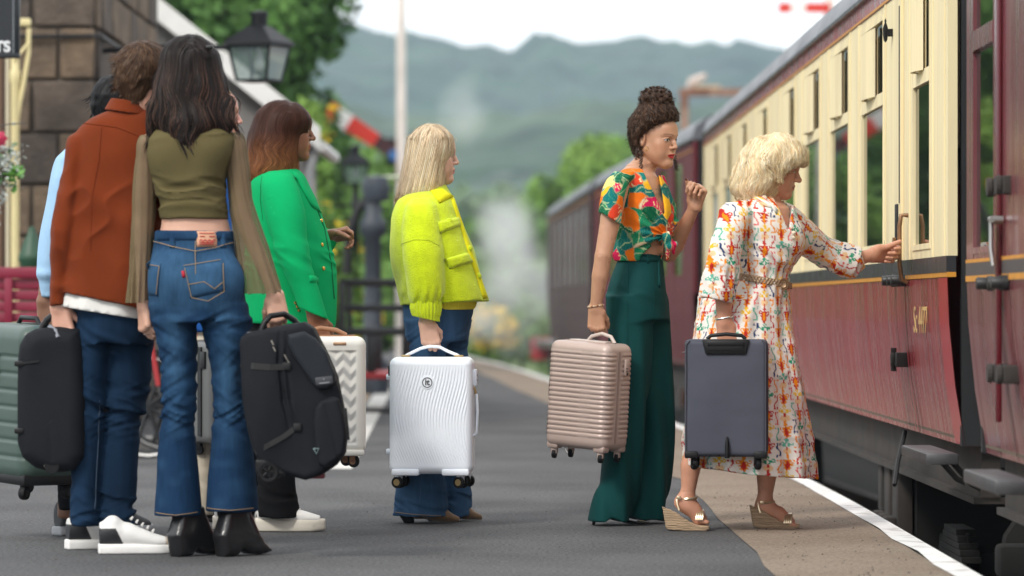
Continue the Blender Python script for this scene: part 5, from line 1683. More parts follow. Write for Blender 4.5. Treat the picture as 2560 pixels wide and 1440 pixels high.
    S.displace(lambda x, y, z: noise3(x * 9, y * 9, z * 8, 4) * .004 + noise3(x * 22, y * 22, z * 10, 6) * .0014
               + np.exp(-((z - cz) / .035) ** 2) * .0045 * np.sin(x * 170 + y * 60) * (y < D - .10) * (x < f.q(1115, 0)[0])
               - .010 * np.exp(-((z - f.z(700)) / .05) ** 2) * np.exp(-((x - f.q(1000, 0)[0]) / .03) ** 2))
    M_lime = mat('lime_wool', (.53, .645, .011), .95, var=.14, vscale=26, bump=.9, bscale=170, bdist=.005, sheen=.25, spec=.1)
    jk = drape('jacket', f, S, M_lime)
    # cuff
    C = SDF(f.q(1000, 815, -.36), f.q(1130, 740, -.14), .004)
    C.loft(f.rows([(750, 1028, 1102, -.24, .060), (768, 1026, 1103, -.24, .064), (786, 1030, 1101, -.24, .062), (794, 1034, 1098, -.24, .058)]), k=0,
           disp=lambda X, Y, Z, th: .0035 * np.sin(th * 26), slope=(.22, 0), zbot=f.z(797) + .22 * -.345, ztop=f.z(744) + .22 * -.345)
    drape('cuff', f, C, M_lime, parent=jk)
    # collar in smoother yellow cloth, placket, pocket flaps and covered buttons
    M_yel = cloth('yellow_facing', (.70, .66, .015), bump=.2)
    K = SDF(f.q(1015, 525, -.2), f.q(1165, 425, .2), .004)
    K.loft(f.rows([(438, 1046, 1106, .0, .062), (455, 1044, 1112, 0, .07), (478, 1036, 1124, 0, .092), (498, 1030, 1138, 0, .125)]), k=0)
    K.loft(f.rows([(425, 1054, 1098, .0, .048), (455, 1052, 1104, 0, .058), (480, 1046, 1112, 0, .078)]), k=0.003, op='s')
    drape('collar', f, K, M_lime, parent=jk)
    patch('collar_point', f, S, quadgrid([(1076, 478), (1104, 474), (1136, 493), (1100, 512)], 6, 6), .012, M_yel, parent=jk)
    patch('placket', f, S, quadgrid([(1126, 494), (1136, 496), (1220, 746), (1208, 748)], 24, 4), .006, M_yel, parent=jk)
    patch('pocket_flap', f, S, quadgrid([(1095, 558), (1148, 543), (1153, 566), (1102, 587)], 7, 9), .013, M_lime, parent=jk)
    patch('pocket_flap', f, S, quadgrid([(1110, 650), (1170, 632), (1184, 656), (1126, 674)], 7, 9), .014, M_lime, parent=jk)
    bt = [(1124, 556), (1152, 652), (1173, 623), (1195, 691)]
    dots('button', f, S, bt, .0135, M_lime, flat=1.1, parent=jk)
    thread('shoulder_seam', f, S, [(1006, 612), (1040, 602), (1075, 603), (1104, 618)], .0018, M_lime, off=.0005, parent=jk)

    # hair
    Hs = SDF(f.q(970, 515, -.19), f.q(1165, 290, .19), .004)
    Hs.loft(f.rows([(338, 1024, 1128, .0, .088), (358, 1018, 1132, .0, .098), (385, 1015, 1124, .0, .101), (412, 1011, 1119, .0, .100),
                    (440, 1005, 1116, .0, .100), (468, 998, 1112, .0, .10), (486, 994, 1104, .0, .095)]), k=0)
    Hs.ell(f.q(1077, 372), (.092, .098, .099), k=.01)
    Hs.displace(lambda x, y, z: noise3(x * 45, y * 45, z * 5, 3) * .004)
    down = V3(0, 0, -1)

    def fld(p, g, t, ph):
        x = p[:, 0] - hc[0]
        d = np.tile(down, (len(p), 1)); d[:, 0] = -.12 - .55 * np.clip((p[:, 2] - f.z(345)) * -9, -.4, .22); d[:, 0] += np.clip((p[:, 2] - f.z(330)) * 40, 0, 1) * np.sign(x) * 1.0
        d[:, 1] += np.clip((p[:, 2] - f.z(330)) * 40, 0, 1) * np.sign(p[:, 1] - D) * .7
        return d

    def colf(v, h):
        a = np.array([.68, .53, .35]); b = np.array([.40, .28, .17]); c = np.array([.74, .64, .48])
        k = np.where(h < .28, 0, np.where(h < .8, 1, 2))
        cols = np.stack([b, a, c])
        o = cols[k]
        back = np.clip((f.q(1062, 0)[0] - v[:, 0]) / .07, 0, 1)[:, None] * np.clip((f.z(380) - v[:, 2]) / .12, 0, 1)[:, None]
        return o * (1 - .45 * back) + np.array([.30, .21, .14]) * .45 * back
    hair(f, Hs, 10000, .24, fld, colf, M_hair, width=.0019, steps=8, seed=1, top_bias=.12, lift=(-.002, .005))

    # boots
    M_tan = mat('tan_suede', (.165, .095, .045), .9, var=.2, vscale=30, bump=.3, bscale=200, sheen=.3)
    M_heel = mat('black_heel', (.012, .012, .013), .5)
    for (xh, xt, dy) in ((1004, 1148, -.085), (1064, 1206, .085)):
        O = f.q(xh, 0, dy); O[2] = 0; Lm = (xt - xh) * D / F

        def up(S):
            S.loft([(.035, 0, .075, .034, .040), (.08, 0, .066, .037, .045), (.13, 0, .048, .043, .040), (.175, 0, .034, .042, .030), (Lm - .03, 0, .022, .028, .018), (Lm, 0, .014, .012, .010)], k=.01)
            S.cone((0, .06, .055), (0, .13, .05), .040, .042, k=.03)
        shoe_piece('boot', f, O, (1, 0), up, M_tan, (-.07, 0.003, -.02), (.07, .17, Lm + .03))
        shoe_piece('boot_heel', f, O, (1, 0), lambda S: S.chain([(0, .006, .030), (0, .058, .022)], [.022, .032], k=.01).cone((0, .05, .02), (0, .085, .035), .033, .03, k=.02), M_heel, (-.05, 0.0, -.02), (.05, .12, .1))
    return f


lime = build_lime()


# ================================================================== woman with curly bun
def build_curly():
    f = Fig(16.15, 1590, 'woman with curly top bun in tropical print crop blouse and wide green trousers')
    D = f.D
    skin = (.47, .25, .155)
    hc = f.q(1637, 348); fw = (.81, -.575, -.10)
    W = f.q(1489, 770, -.22); W2 = f.q(1737, 517, .0)
    tips = {}

    def body(S):
        f.H = head(S, hc, fw, s=.965, neck=f.q(1598, 432, .0), neck_r=.047, nose=.86, jaw=.9)
        S.loft(f.rows([(415, 1570, 1625, 0, .05), (428, 1552, 1632, 0, .10), (445, 1540, 1645, 0, .145), (480, 1530, 1660, 0, .15), (530, 1532, 1662, 0, .125), (590, 1540, 1664, 0, .115), (640, 1548, 1656, 0, .108), (700, 1530, 1656, 0, .14), (800, 1540, 1640, 0, .13)]), k=.025)
        S.ell(f.q(1636, 528, -.065), (.050, .055, .055), k=.03)
        S.ell(f.q(1640, 528, .07), (.050, .055, .055), k=.03)
        S.chain([f.q(1545, 462, -.17), f.q(1527, 545, -.215), f.q(1508, 640, -.24), f.q(1500, 690, -.235), W], [.046, .041, .034, .033, .0225], k=.02)
        S.chain([f.q(1640, 470, .155), f.q(1672, 635, .13), f.q(1688, 612, .10), W2], [.042, .034, .036, .022], k=.02)
        S.chain([f.q(1570, 760, -.07), f.q(1570, 1000, -.07), f.q(1530, 1270, -.07)], [.055, .042, .030], k=.02)
        S.chain([f.q(1620, 760, .07), f.q(1630, 1000, .07), f.q(1620, 1270, .07)], [.055, .042, .030], k=.02)
        hand(S, W, (.05, .05, -1), (.25, 1, 0), (1, -.2, .0), s=.92, curl=(1.0, 1.5, .8), thumb=(.5, 1.1), tcurl=.4)
        tips['up'] = hand(S, W2, (.22, -.25, .95), (-.55, -.85, -.1), (-.9, .45, .1), s=.92, curl=((1.15, 1.2, .8), (1.25, 1.3, .8), (1.35, 1.35, .8), (1.4, 1.4, .8)), thumb=(.25, .6), tcurl=.12)
    lo, hi = f.q(1440, 1310, -.38), f.q(1790, 250, .34)
    a, b = f.q(1455, 860, 0), f.q(1535, 755, 0); a2, b2 = f.q(1695, 530, 0), f.q(1785, 430, 0)
    fine = [(tuple(hc - V3(.15, .15, .21)), tuple(hc + .15), .0026), ((a[0], D - .33, a[2]), (b[0], D - .10, b[2]), .0026), ((a2[0], D - .12, a2[2]), (b2[0], D + .12, b2[2]), .0024)]
    body_mesh(f, body, (lo, hi, .006), fine, lambda v: face_paint(f.H, skin, (.42, .025, .03), brow=(.05, .028, .018), brow_k=.6)(v), M_skin)
    M_nail = mat('dark_nail', (.10, .02, .02), .25, coat=.5)
    for (p, d) in (tips['up'][4],):
        MB().lathe([(.002, -.006), (.0062, 0), (.004, .006), (.001, .010)], (0, 0, 0), 'Z', 10).build('fingernail', M_nail, f.root, loc=Vector(p + d * .006) - f.root.location, rot=Vector(d).to_track_quat('Z', 'Y').to_euler(), smooth=True)

    # trousers
    S = SDF(f.q(1455, 1310, -.28), f.q(1705, 625, .28), .0055)
    S.loft(f.rows([(634, 1544, 1659, 0, .112), (650, 1541, 1660, 0, .116), (690, 1526, 1664, 0, .145), (740, 1513, 1668, 0, .165), (800, 1516, 1672, 0, .165)]), k=.01)
    S.loft(f.rows([(740, 1514, 1630, -.07, .10), (820, 1516, 1634, -.07, .10), (935, 1521, 1628, -.075, .098), (1064, 1514, 1614, -.08, .10), (1138, 1504, 1604, -.08, .105), (1215, 1489, 1593, -.08, .115), (1297, 1474, 1580, -.08, .122)]), k=.03)
    S.loft(f.rows([(740, 1556, 1668, .07, .10), (820, 1566, 1678, .07, .10), (935, 1574, 1684, .07, .098), (1064, 1580, 1684, .07, .10), (1215, 1576, 1675, .07, .112), (1300, 1568, 1660, .07, .12)]), k=.03)
    S.displace(lambda x, y, z: .010 * np.clip((f.z(760) - z) / .5, 0, 1) * np.sin(x * 58 + 3 * z + y * 26 + 2 * noise3(x * 3, y * 3, z * 2, 5)) + noise3(x * 6, y * 6, z * 3, 9) * .007
               + np.exp(-((z - f.z(755)) / .06) ** 2) * .004 * noise3(x * 5, y * 5, z * 50 + x * 20, 4))
    M_teal = mat('bottle_green_crepe', (.003, .046, .045), .8, var=.10, vscale=9, bump=.25, bscale=600, bdist=.001, spec=.14)
    tr = drape('trousers', f, S, M_teal)
    patch('waistband', f, S, quadgrid([(1547, 634), (1654, 636), (1656, 656), (1545, 654)], 4, 16), .004, M_teal, parent=tr)
    patch('belt_loop', f, S, quadgrid([(1613, 632), (1620, 632), (1621, 660), (1614, 660)], 6, 3), .008, M_teal, parent=tr)
    patch('belt_loop', f, S, quadgrid([(1641, 634), (1647, 634), (1648, 720), (1642, 718)], 12, 3), .008, M_teal, parent=tr)
    thread('side_seam', f, S, [(1570, 660), (1566, 760), (1567, 900), (1560, 1040)], .0015, M_teal, parent=tr)
    thread('crease', f, S, [(1630, 660), (1632, 740), (1625, 860)], .0015, M_teal, parent=tr)

    # blouse
    S = SDF(f.q(1470, 670, -.34), f.q(1710, 405, .30), .0042)
    S.loft(f.rows([(420, 1565, 1612, 0, .055), (428, 1550, 1632, 0, .115), (440, 1538, 1648, 0, .155), (465, 1530, 1665, 0, .178), (510, 1528, 1676, 0, .178), (550, 1528, 1682, 0, .168), (600, 1530, 1682, 0, .150), (635, 1530, 1668, 0, .130), (652, 1536, 1655, 0, .12)]), k=.02)
    S.ell(f.q(1640, 530, -.07), (.058, .065, .062), k=.04)
    S.loft(f.rows([(428, 1536, 1590, -.13, .04), (445, 1520, 1582, -.165, .06), (480, 1504, 1566, -.195, .066), (520, 1496, 1558, -.212, .072), (560, 1490, 1553, -.22, .078), (580, 1486, 1550, -.22, .08)]), k=.025, slope=(.60, 0), zbot=f.z(551) + .60 * f.q(1521, 0)[0])
    S.loft(f.rows([(440, 1590, 1660, .15, .05), (520, 1640, 1690, .17, .06), (560, 1645, 1695, .17, .06)]), k=.02)
    # hollow: open sleeve, V neck, front tied up off the midriff
    S.loft(f.rows([(515, 1507, 1546, -.212, .058), (600, 1500, 1540, -.22, .066)]), k=.002, op='s')
    polycut(S, [f.q(1596, 410), f.q(1613, 448), f.q(1657, 534), f.q(1645, 410)], D - .4, D + .07)
    polycut(S, [f.q(1598, 640), f.q(1632, 607), f.q(1652, 600), f.q(1652, 690), f.q(1590, 690)], D - .4, D + .4)
    polycut(S, [f.q(1652, 600), f.q(1720, 598), f.q(1720, 690), f.q(1651, 690)], D - .4, D + .4)
    kx, kz = f.q(1664, 0)[0], f.z(590)

    def folds(x, y, z):
        dx, dz = x - kx, z - kz
        a = np.arctan2(dz, -dx); r = np.sqrt(dx * dx + dz * dz)
        return np.exp(-(r / .13) ** 2) * .006 * np.sin(a * 17) + noise3(x * 11, y * 11, z * 8, 3) * .004 + noise3(x * 30, y * 12, z * 12, 5) * .0015
    S.displace(folds)
    r = np.random.default_rng(12)
    N = 330
    seeds = np.stack([r.uniform(-.02, .22, N) + f.q(1470, 0)[0] + .0, r.uniform(D - .3, D + .2, N), r.uniform(f.z(660), f.z(405), N)], 1)
    seeds[:, 0] = r.uniform(f.q(1475, 0)[0], f.q(1700, 0)[0], N)
    pal = np.array([(.004, .14, .13), (.01, .22, .10), (.004, .10, .045), (.75, .16, .01), (.80, .42, .02), (.80, .62, .20), (.62, .015, .09), (.60, .05, .02), (.10, .35, .27), (.75, .62, .42)])
    pk = r.choice(len(pal), N, p=[.22, .16, .14, .13, .08, .03, .10, .06, .05, .03])

    def tropical(v):
        w = v.astype(float).copy()
        w[:, 0] += .022 * noise3(v[:, 0] * 24, v[:, 1] * 24, v[:, 2] * 24, 1); w[:, 2] += .022 * noise3(v[:, 0] * 24, v[:, 1] * 24, v[:, 2] * 24, 2)
        out = np.zeros((len(v), 3))
        for i0 in range(0, len(v), 20000):
            d = ((w[i0:i0 + 20000, None, :] - seeds[None]) ** 2 * np.array([1, .5, 1.3])).sum(2)
            o = np.argsort(d, 1)[:, :2]
            c = pal[pk[o[:, 0]]]
            rel = w[i0:i0 + 20000] - seeds[o[:, 0]]
            ang = o[:, 0] * 1.7
            s1 = rel[:, 0] * np.cos(ang) + rel[:, 2] * np.sin(ang); s2 = -rel[:, 0] * np.sin(ang) + rel[:, 2] * np.cos(ang)
            vein = np.abs(np.sin((s1 + np.abs(s2) * .8) * 260)) < .25
            leafy = (pk[o[:, 0]] < 3)
            c = np.where((vein & leafy)[:, None], c * .55 + np.array([.10, .30, .18]) * .45, c)
            rib = np.abs(s2) < .0022
            c = np.where((rib & leafy)[:, None], np.array([.35, .48, .25]), c)
            dash = (np.abs(np.sin(s1 * 200)) > .86) & (np.abs(s2) < .012) & (pk[o[:, 0]] >= 6)
            c = np.where(dash[:, None], np.array([.8, .55, .3]), c)
            edge = np.sqrt(np.take_along_axis(d, o[:, 1:2], 1)[:, 0]) - np.sqrt(np.take_along_axis(d, o[:, 0:1], 1)[:, 0])
            c = np.where((edge < .0018)[:, None], c * .5 + np.array([.40, .40, .22]) * .5, c)
            out[i0:i0 + 20000] = c
        return out
    M_trop = mat('tropical_print', attr='col', rough=.8, var=.10, vscale=40, bump=.2, bscale=500, bdist=.001, spec=.12)
    bl = drape('blouse', f, S, M_trop, tropical)
    K = SDF(f.q(1635, 670, -.22), f.q(1700, 575, .1), .003)
    K.ell(f.q(1666, 592, -.125), (.019, .020, .022), k=.01)
    K.chain([f.q(1666, 596, -.125), f.q(1671, 618, -.125), f.q(1666, 652, -.115)], [.012, .017, .004], k=.01)
    K.chain([f.q(1668, 594, -.11), f.q(1683, 612, -.11), f.q(1684, 632, -.10)], [.012, .015, .006], k=.01)
    K.displace(lambda x, y, z: .003 * np.sin(x * 260 + z * 60))
    drape('knot', f, K, M_trop, tropical, parent=bl)

    # hair: upswept mass, bun, loose tendrils
    Hs = SDF(f.q(1555, 410, -.15), f.q(1712, 205, .15), .0036)
    Hs.loft(f.rows([(262, 1606, 1676, .01, .060), (275, 1596, 1686, .0, .082), (286, 1588, 1690, .0, .092), (300, 1579, 1694, .0, .094), (316, 1575, 1656, .0, .086), (336, 1575, 1622, .0, .074), (350, 1578, 1602, .005, .064), (378, 1586, 1603, .01, .058), (396, 1592, 1604, .02, .05)]), k=.01)
    Hs.ell(f.q(1640, 246, .0), (.066, .062, .040), k=.014)
    Hs.displace(lambda x, y, z: noise3(x * 95, y * 95, z * 95, 3) * .005 + noise3(x * 45, y * 45, z * 45, 6) * .003)

    def fld(p, g, t, ph):
        tgt = f.q(1640, 268)
        d = tgt - p
        return d + .0

    def colf(v, h):
        a = np.array([.026, .015, .010]); b = np.array([.125, .066, .040])
        return a + (b - a) * (h[:, None] ** 2)

    def curls(Pn, Gn, ph):
        n, m, _ = Pn.shape
        T = np.gradient(Pn, axis=1); T /= np.maximum(np.linalg.norm(T, axis=2, keepdims=True), 1e-9)
        sd = np.cross(T, Gn)
        a = ph[:, None] + np.arange(m)[None] * 1.2
        return Pn + .0055 * (np.cos(a)[..., None] * sd + (.6 + np.sin(a))[..., None] * Gn)
    hr = hair(f, Hs, 5600, .085, fld, colf, M_hair, width=.0021, steps=13, seed=4, curl=curls, lift=(-.003, .005))
    tb = MB()
    for (x0, y0, x1, y1, dy, rr) in ((1601, 372, 1608, 452, -.085, .005), (1606, 378, 1600, 425, -.08, .006), (1597, 370, 1605, 430, -.075, .005), (1688, 388, 1690, 424, .06, .008), (1684, 392, 1694, 428, .065, .008), (1592, 372, 1590, 400, -.06, .005)):
        pts = []
        for k in range(40):
            t = k / 39; c = f.q(x0 + (x1 - x0) * t, y0 + (y1 - y0) * t, dy)
            a = t * 38 + x0
            pts.append(Vector(c + V3(math.cos(a), math.sin(a), 0) * rr * (.6 + .6 * t)) - f.root.location)
        tb2 = MB().tube(pts, .0017, 5).build('tendril', mat('dark_curl', (.06, .034, .022), .5), hr, smooth=True)
    M_gold = mat('gold', (.75, .48, .15), .25, metal=1.0, var=.05)
    pe = f.q(1617, 372, -.092)
    MB().tube([Vector(pe + V3(math.cos(a) * .006, 0, math.sin(a) * .008)) - f.root.location for a in np.linspace(0, 6.28, 14)], .0014, 6, cap=False).build('earring', M_gold, f.root, smooth=True)
    # bracelet and ring
    pts = [Vector(W + V3(math.cos(a) * .030, math.sin(a) * .026, .008 + .004 * math.cos(a))) - f.root.location for a in np.linspace(0, 6.28, 25)[:-1]]
    for i, p in enumerate(pts):
        MB().lathe([(.001, -.004), (.0042, -.002), (.0045, .002), (.001, .004)], (0, 0, 0), 'Z', 8).build('bracelet_bead', mat('bead_%d' % (i % 3), ((.55, .36, .2), (.3, .13, .06), (.6, .5, .38))[i % 3], .35), f.root, loc=p, smooth=True)

    # pointed court shoes
    M_pat = mat('black_patent', (.008, .008, .009), .12, coat=.8, var=.05)
    for (xh, xt, dy) in ((1500, 1603, -.09), (1585, 1680, .075)):
        Lm = (xt - xh) * D / F + .06
        O = f.q(xh, 0, dy); O[2] = 0; O[0] -= .02

        def up(S):
            S.loft([(.0, 0, .075, .026, .026), (.05, 0, .060, .028, .024), (.12, 0, .028, .036, .018), (.17, 0, .018, .034, .014), (Lm - .02, 0, .012, .016, .009), (Lm + .01, 0, .010, .004, .004)], k=.005)
        shoe_piece('court_shoe', f, O, (1, -.12), up, M_pat, (-.06, 0.002, -.03), (.06, .12, Lm + .03), .0028)
        shoe_piece('stiletto_heel', f, O, (1, -.12), lambda S: S.cone((0, .004, -.006), (0, .06, .002), .006, .016, k=.005), M_pat, (-.03, 0, -.03), (.03, .09, .04), .0028)
    return f


curly = build_curly()


# ================================================================== woman in printed shirt dress
def ikat(u, w):
    """cream cloth with ikat columns: u across, w up, metres"""
    n = len(u)
    c = np.tile(np.array([.74, .69, .64]), (n, 1))
    red, org, yel, grn, navy, teal, pink, peach = [np.array(x) for x in ((.46, .025, .02), (.75, .23, .01), (.76, .46, .03), (.02, .27, .15), (.02, .045, .14), (.12, .40, .30), (.65, .10, .10), (.76, .50, .28))]
    per = .068
    col = np.floor(u / per).astype(int); f = u - col * per
    main = f < .043
    a = np.where(main, f - .0215, f - .0555); A = np.abs(a)
    alt = (col % 2) == 0
    pw = np.where(main, .128, .062)
    ww = w + np.where(main, np.where(alt, 0, .064), np.where(alt, .02, .05))
    row = np.floor(ww / pw).astype(int); b = ww / pw - row
    odd = ((row + col // 2) % 2) == 0
    M1 = np.where(alt[:, None], red, org); M2 = np.where(alt[:, None], grn, yel)
    M2 = np.where(odd[:, None], M2, np.where(alt[:, None], yel, teal))

    def put(m, cc):
        c[m] = cc[m] if getattr(cc, 'ndim', 1) == 2 else cc
    gh = main & (((A / .016) ** 2 + ((b - .97) / .10) ** 2 < 1) | ((A / .016) ** 2 + ((b + .03) / .10) ** 2 < 1))
    put(gh, peach)
    halo = .0205 * np.sin(np.clip((b - .28) / .52, 0, 1) * math.pi)
    # frilled spear, darker heart, flame above, leaves below
    w1 = .0165 * np.sin(np.clip((b - .32) / .46, 0, 1) * math.pi) * (.74 + .26 * np.cos(b * 56))
    put(main & (A < w1), M1)
    w0 = .0066 * np.sin(np.clip((b - .38) / .32, 0, 1) * math.pi)
    put(main & (A < w0), np.where(alt[:, None], org, red))
    put(main & (b > .74) & (b < .95) & (A < .0052 * (.95 - b) / .21 + .0014), M1)
    w2 = .0190 * np.sin(np.clip((b - .04) / .32, 0, 1) * math.pi) * (.60 + .40 * np.cos(b * 38))
    put(main & (A < w2) & (A > w2 * .35 - .002), M2)
    put(main & (np.abs(np.sqrt((A - .0145) ** 2 + ((b - .66) * .128) ** 2) - .0052) < .0020), M1)
    put(main & (np.abs(np.sqrt((A - .0150) ** 2 + ((b - .20) * .128) ** 2) - .0052) < .0020), M2)
    put(main & (A < .0030) & (b < .12), red)
    cs = np.stack([navy, red, teal, org, pink])[(row * 2 + col) % 5]
    sc = np.where((row + col) % 2 == 0, 1, -1)
    put(~main & (np.abs(a - sc * .0065 * np.sin((b - .5) * 7.5)) < .0029) & (b > .12) & (b < .88), cs)
    put(~main & (((A - .0065) ** 2 + ((np.abs(b - .5) - .36) * pw) ** 2) < .0038 ** 2), cs)
    return c


def build_dress():
    f = Fig(15.75, 1880, 'blonde woman in patterned shirt dress reaching for the carriage door handle')
    D = f.D
    skin = (.55, .27, .175)
    hc = f.q(1938, 421); fw = (.965, -.03, -.22)
    W = f.q(1811, 806, -.22)
    W2 = np.array(P(2182, 637, 16.02)); El = np.array(P(2056, 628, 15.98)); Cf = np.array(P(2122, 652, 15.99)); Sh = np.array(P(1975, 556, 15.90))
    G = np.array(P(2238, 624, 16.08))

    def body(S):
        f.H = head(S, hc, fw, s=.93, neck=f.q(1905, 512), nose=1.25, jaw=1.15, neck_r=.056)
        S.loft(f.rows([(500, 1875, 1945, 0, .06), (525, 1830, 1975, 0, .15), (580, 1835, 1985, 0, .17), (640, 1842, 1975, 0, .16), (700, 1845, 1962, 0, .15), (800, 1830, 1960, 0, .16)]), k=.03)
        S.chain([f.q(1838, 545, -.17), f.q(1806, 660, -.24), W], [.05, .044, .027], k=.02)
        S.chain([Sh, El, Cf, W2], [.048, .040, .034, .0235], k=.02)
        S.chain([f.q(1850, 820, -.09), f.q(1770, 1030, -.09), f.q(1727, 1165, -.09), f.q(1720, 1232, -.09), f.q(1722, 1262, -.09)], [.08, .050, .040, .0275, .026], k=.03)
        S.chain([f.q(1910, 820, .08), f.q(1930, 1030, .06), f.q(1917, 1180, .04), f.q(1913, 1240, .04), f.q(1915, 1275, .04)], [.08, .050, .042, .0285, .027], k=.03)
        # feet on the wedges
        for (hx, hy, tx, ty, dy) in ((1700, 1262, 1762, 1302, -.09), (1902, 1272, 1982, 1310, .04)):
            S.chain([f.q(hx + 4, hy - 6, dy), f.q((hx + tx) / 2 + 4, (hy + ty) / 2 - 6, dy), f.q(tx - 12, ty - 4, dy)], [.030, .030, .028], k=.03)
            for i in range(5):
                S.cone(f.q(tx - 10, ty - 1, dy - .030 + .015 * i), f.q(tx + 7 - 2 * abs(i - 1), ty + 4, dy - .032 + .016 * i), .0095, .0085 if i else .0095, k=.004)
        hand(S, W, (.16, .03, -1), (0, 1, 0), (1, 0, .15), s=1.0, curl=(.95, 1.55, .8), thumb=(.6, 1.1), tcurl=.5)
        hand(S, W2, G - W2 + V3(0, 0, -.015), (.35, -.9, -.15), (.1, .0, 1), s=.98, curl=((1.0, 1.3, .7), (1.4, 1.4, .7), (1.45, 1.45, .7), (1.45, 1.45, .7)), thumb=(.25, .8), tcurl=-.1)
    lo, hi = f.q(1640, 1335, -.42), f.q(2300, 395, .72)
    a, b = f.q(1770, 862, 0), f.q(1860, 795, 0)
    fb = (np.minimum(W2, G) - V3(.01, .09, .07), np.maximum(W2, G) + V3(.06, .09, .07))
    fa, fb2 = f.q(1650, 1335, 0), f.q(2005, 1225, 0)
    fine = [(tuple(hc - .15), tuple(hc + .15), .0027), ((a[0], D - .34, a[2]), (b[0], D - .1, b[2]), .0026), (tuple(fb[0]), tuple(fb[1]), .0026), ((fa[0], D - .16, fa[2]), (fb2[0], D + .12, fb2[2]), .0042)]
    body_mesh(f, body, (lo, hi, .008), fine, lambda v: face_paint(f.H, skin, (.36, .10, .085), brow=(.22, .14, .08), brow_k=.5)(v), M_skin)

    # dress
    S = SDF(f.q(1690, 1225, -.40), f.q(2170, 478, .52), .0050)
    S.loft(f.rows([(492, 1872, 1950, 0, .075), (504, 1838, 1970, 0, .125), (520, 1812, 1985, 0, .17), (545, 1808, 1994, 0, .195), (580, 1815, 2000, 0, .205), (612, 1824, 2001, 0, .205), (650, 1832, 1990, 0, .195), (685, 1838, 1974, 0, .178), (706, 1838, 1970, 0, .172)]), k=.02)
    S.ell(f.q(1975, 605, -.08), (.06, .075, .07), k=.05)
    S.ell(f.q(1975, 605, .08), (.06, .075, .07), k=.05)
    zw, zh = f.z(705), f.z(1190)

    def skirtfold(X, Y, Z, th):
        t = np.clip((zw - Z) / (zw - zh), 0, 1)
        return (.004 + .016 * t) * (np.sin(th * 9 + 1.5 * np.sin(Z * 5)) * .6 + np.sin(th * 17 + 2 + Z * 3) * .35)
    hx0, hz0, hx1, hz1 = f.q(1709, 0)[0], f.z(1160), f.q(2038, 0)[0], f.z(1197)
    sl = -(hz1 - hz0) / (hx1 - hx0)
    S.loft(f.rows([(700, 1838, 1970, 0, .172), (722, 1822, 1971, 0, .185), (760, 1790, 1974, 0, .205), (843, 1752, 1983, 0, .23), (927, 1735, 1998, 0, .25), (1052, 1722, 2019, 0, .275), (1150, 1712, 2032, 0, .295), (1215, 1708, 2040, 0, .30)]), k=.012,
           disp=skirtfold, slope=(sl, 0), zbot=hz0 + sl * hx0)
    S.loft(f.rows([(740, 1745, 1830, .02, .10), (800, 1738, 1840, .02, .14), (950, 1722, 1850, .02, .2), (1100, 1712, 1850, .02, .22)]), k=.04)
    # sleeves
    S.loft(f.rows([(508, 1815, 1868, -.14, .04), (525, 1800, 1876, -.165, .065), (578, 1781, 1868, -.20, .078), (647, 1765, 1852, -.225, .078), (700, 1756, 1842, -.23, .076), (742, 1750, 1832, -.225, .074)]), k=.010)
    S.chain([Sh + V3(-.03, -.01, .0), El, Cf], [.074, .058, .060], k=.025)
    S.displace(lambda x, y, z: noise3(x * 9, y * 9, z * 7, 3) * .007 + .008 * ((1 - np.abs(noise3(x * 11 + z * 5, y * 11, z * 9, 7))) ** 3 - .3)
               + np.exp(-((z - zw) / .07) ** 2) * .006 * np.sin(x * 130 + y * 90) + np.exp(-((z - f.z(630)) / .05) ** 2) * .007 * noise3(x * 8, y * 8, z * 40 + x * 25, 8))
    # V opening
    polycut(S, [f.q(1918, 470), f.q(1936, 512), f.q(1963, 585), f.q(1985, 480)], D - .4, D + .05)
    # open sleeve end
    S.loft(f.rows([(715, 1770, 1826, -.225, .058), (770, 1762, 1820, -.222, .06)]), k=.001, op='s')

    Cx = f.q(1890, 0)[0]

    def dcol(v):
        u = np.arctan2(v[:, 0] - Cx, -(v[:, 1] - D) + 1e-6) * .205
        w = v[:, 2] + 0 * u
        far = (v[:, 0] > f.q(2010, 0)[0]) & (v[:, 2] > zw)
        ax = unit(Cf - Sh); t = (v - Sh) @ ax
        per = v - Sh - t[:, None] * ax
        u = np.where(far, np.arctan2(per[:, 2], -per[:, 1]) * .06 + .013, u); w = np.where(far, -t, w)
        ns = (v[:, 0] < f.q(1862, 0)[0]) & (v[:, 1] < D - .12) & (v[:, 2] > f.z(748))
        u = np.where(ns, v[:, 0] * .95 + v[:, 1] * .3 + .02, u)
        return ikat(u + .004 * noise3(v[:, 0] * 30, v[:, 1] * 30, v[:, 2] * 30, 1), w + .003 * noise3(v[:, 0] * 40, v[:, 1] * 40, v[:, 2] * 40, 2))
    M_dr = mat('ikat_print_cotton', attr='col', rough=.85, var=.05, vscale=60, bump=.25, bscale=450, bdist=.001, spec=.12)
    dr = drape('dress', f, S, M_dr, dcol)
    # cuffs
    C = SDF(f.q(1735, 775, -.33), f.q(1850, 705, -.12), .004)
    C.loft(f.rows([(716, 1751, 1838, -.226, .079), (735, 1748, 1835, -.226, .081), (760, 1746, 1830, -.224, .080)]), k=0, slope=(.22, 0), zbot=f.z(751) + .22 * f.q(1790, 0)[0], ztop=f.z(718) + .22 * f.q(1790, 0)[0])
    C.loft(f.rows([(700, 1765, 1828, -.225, .062), (780, 1762, 1820, -.222, .064)]), k=.001, op='s')
    drape('cuff', f, C, M_dr, lambda v: ikat(v[:, 0] * 1.0 + .01, v[:, 2] * 1.0 + .05), parent=dr)
    C = SDF(Cf - .13, Cf + .13, .004)
    ax = unit(Cf - El)
    C.cone(Cf - ax * .03, Cf + ax * .02, .066, .068, k=0)
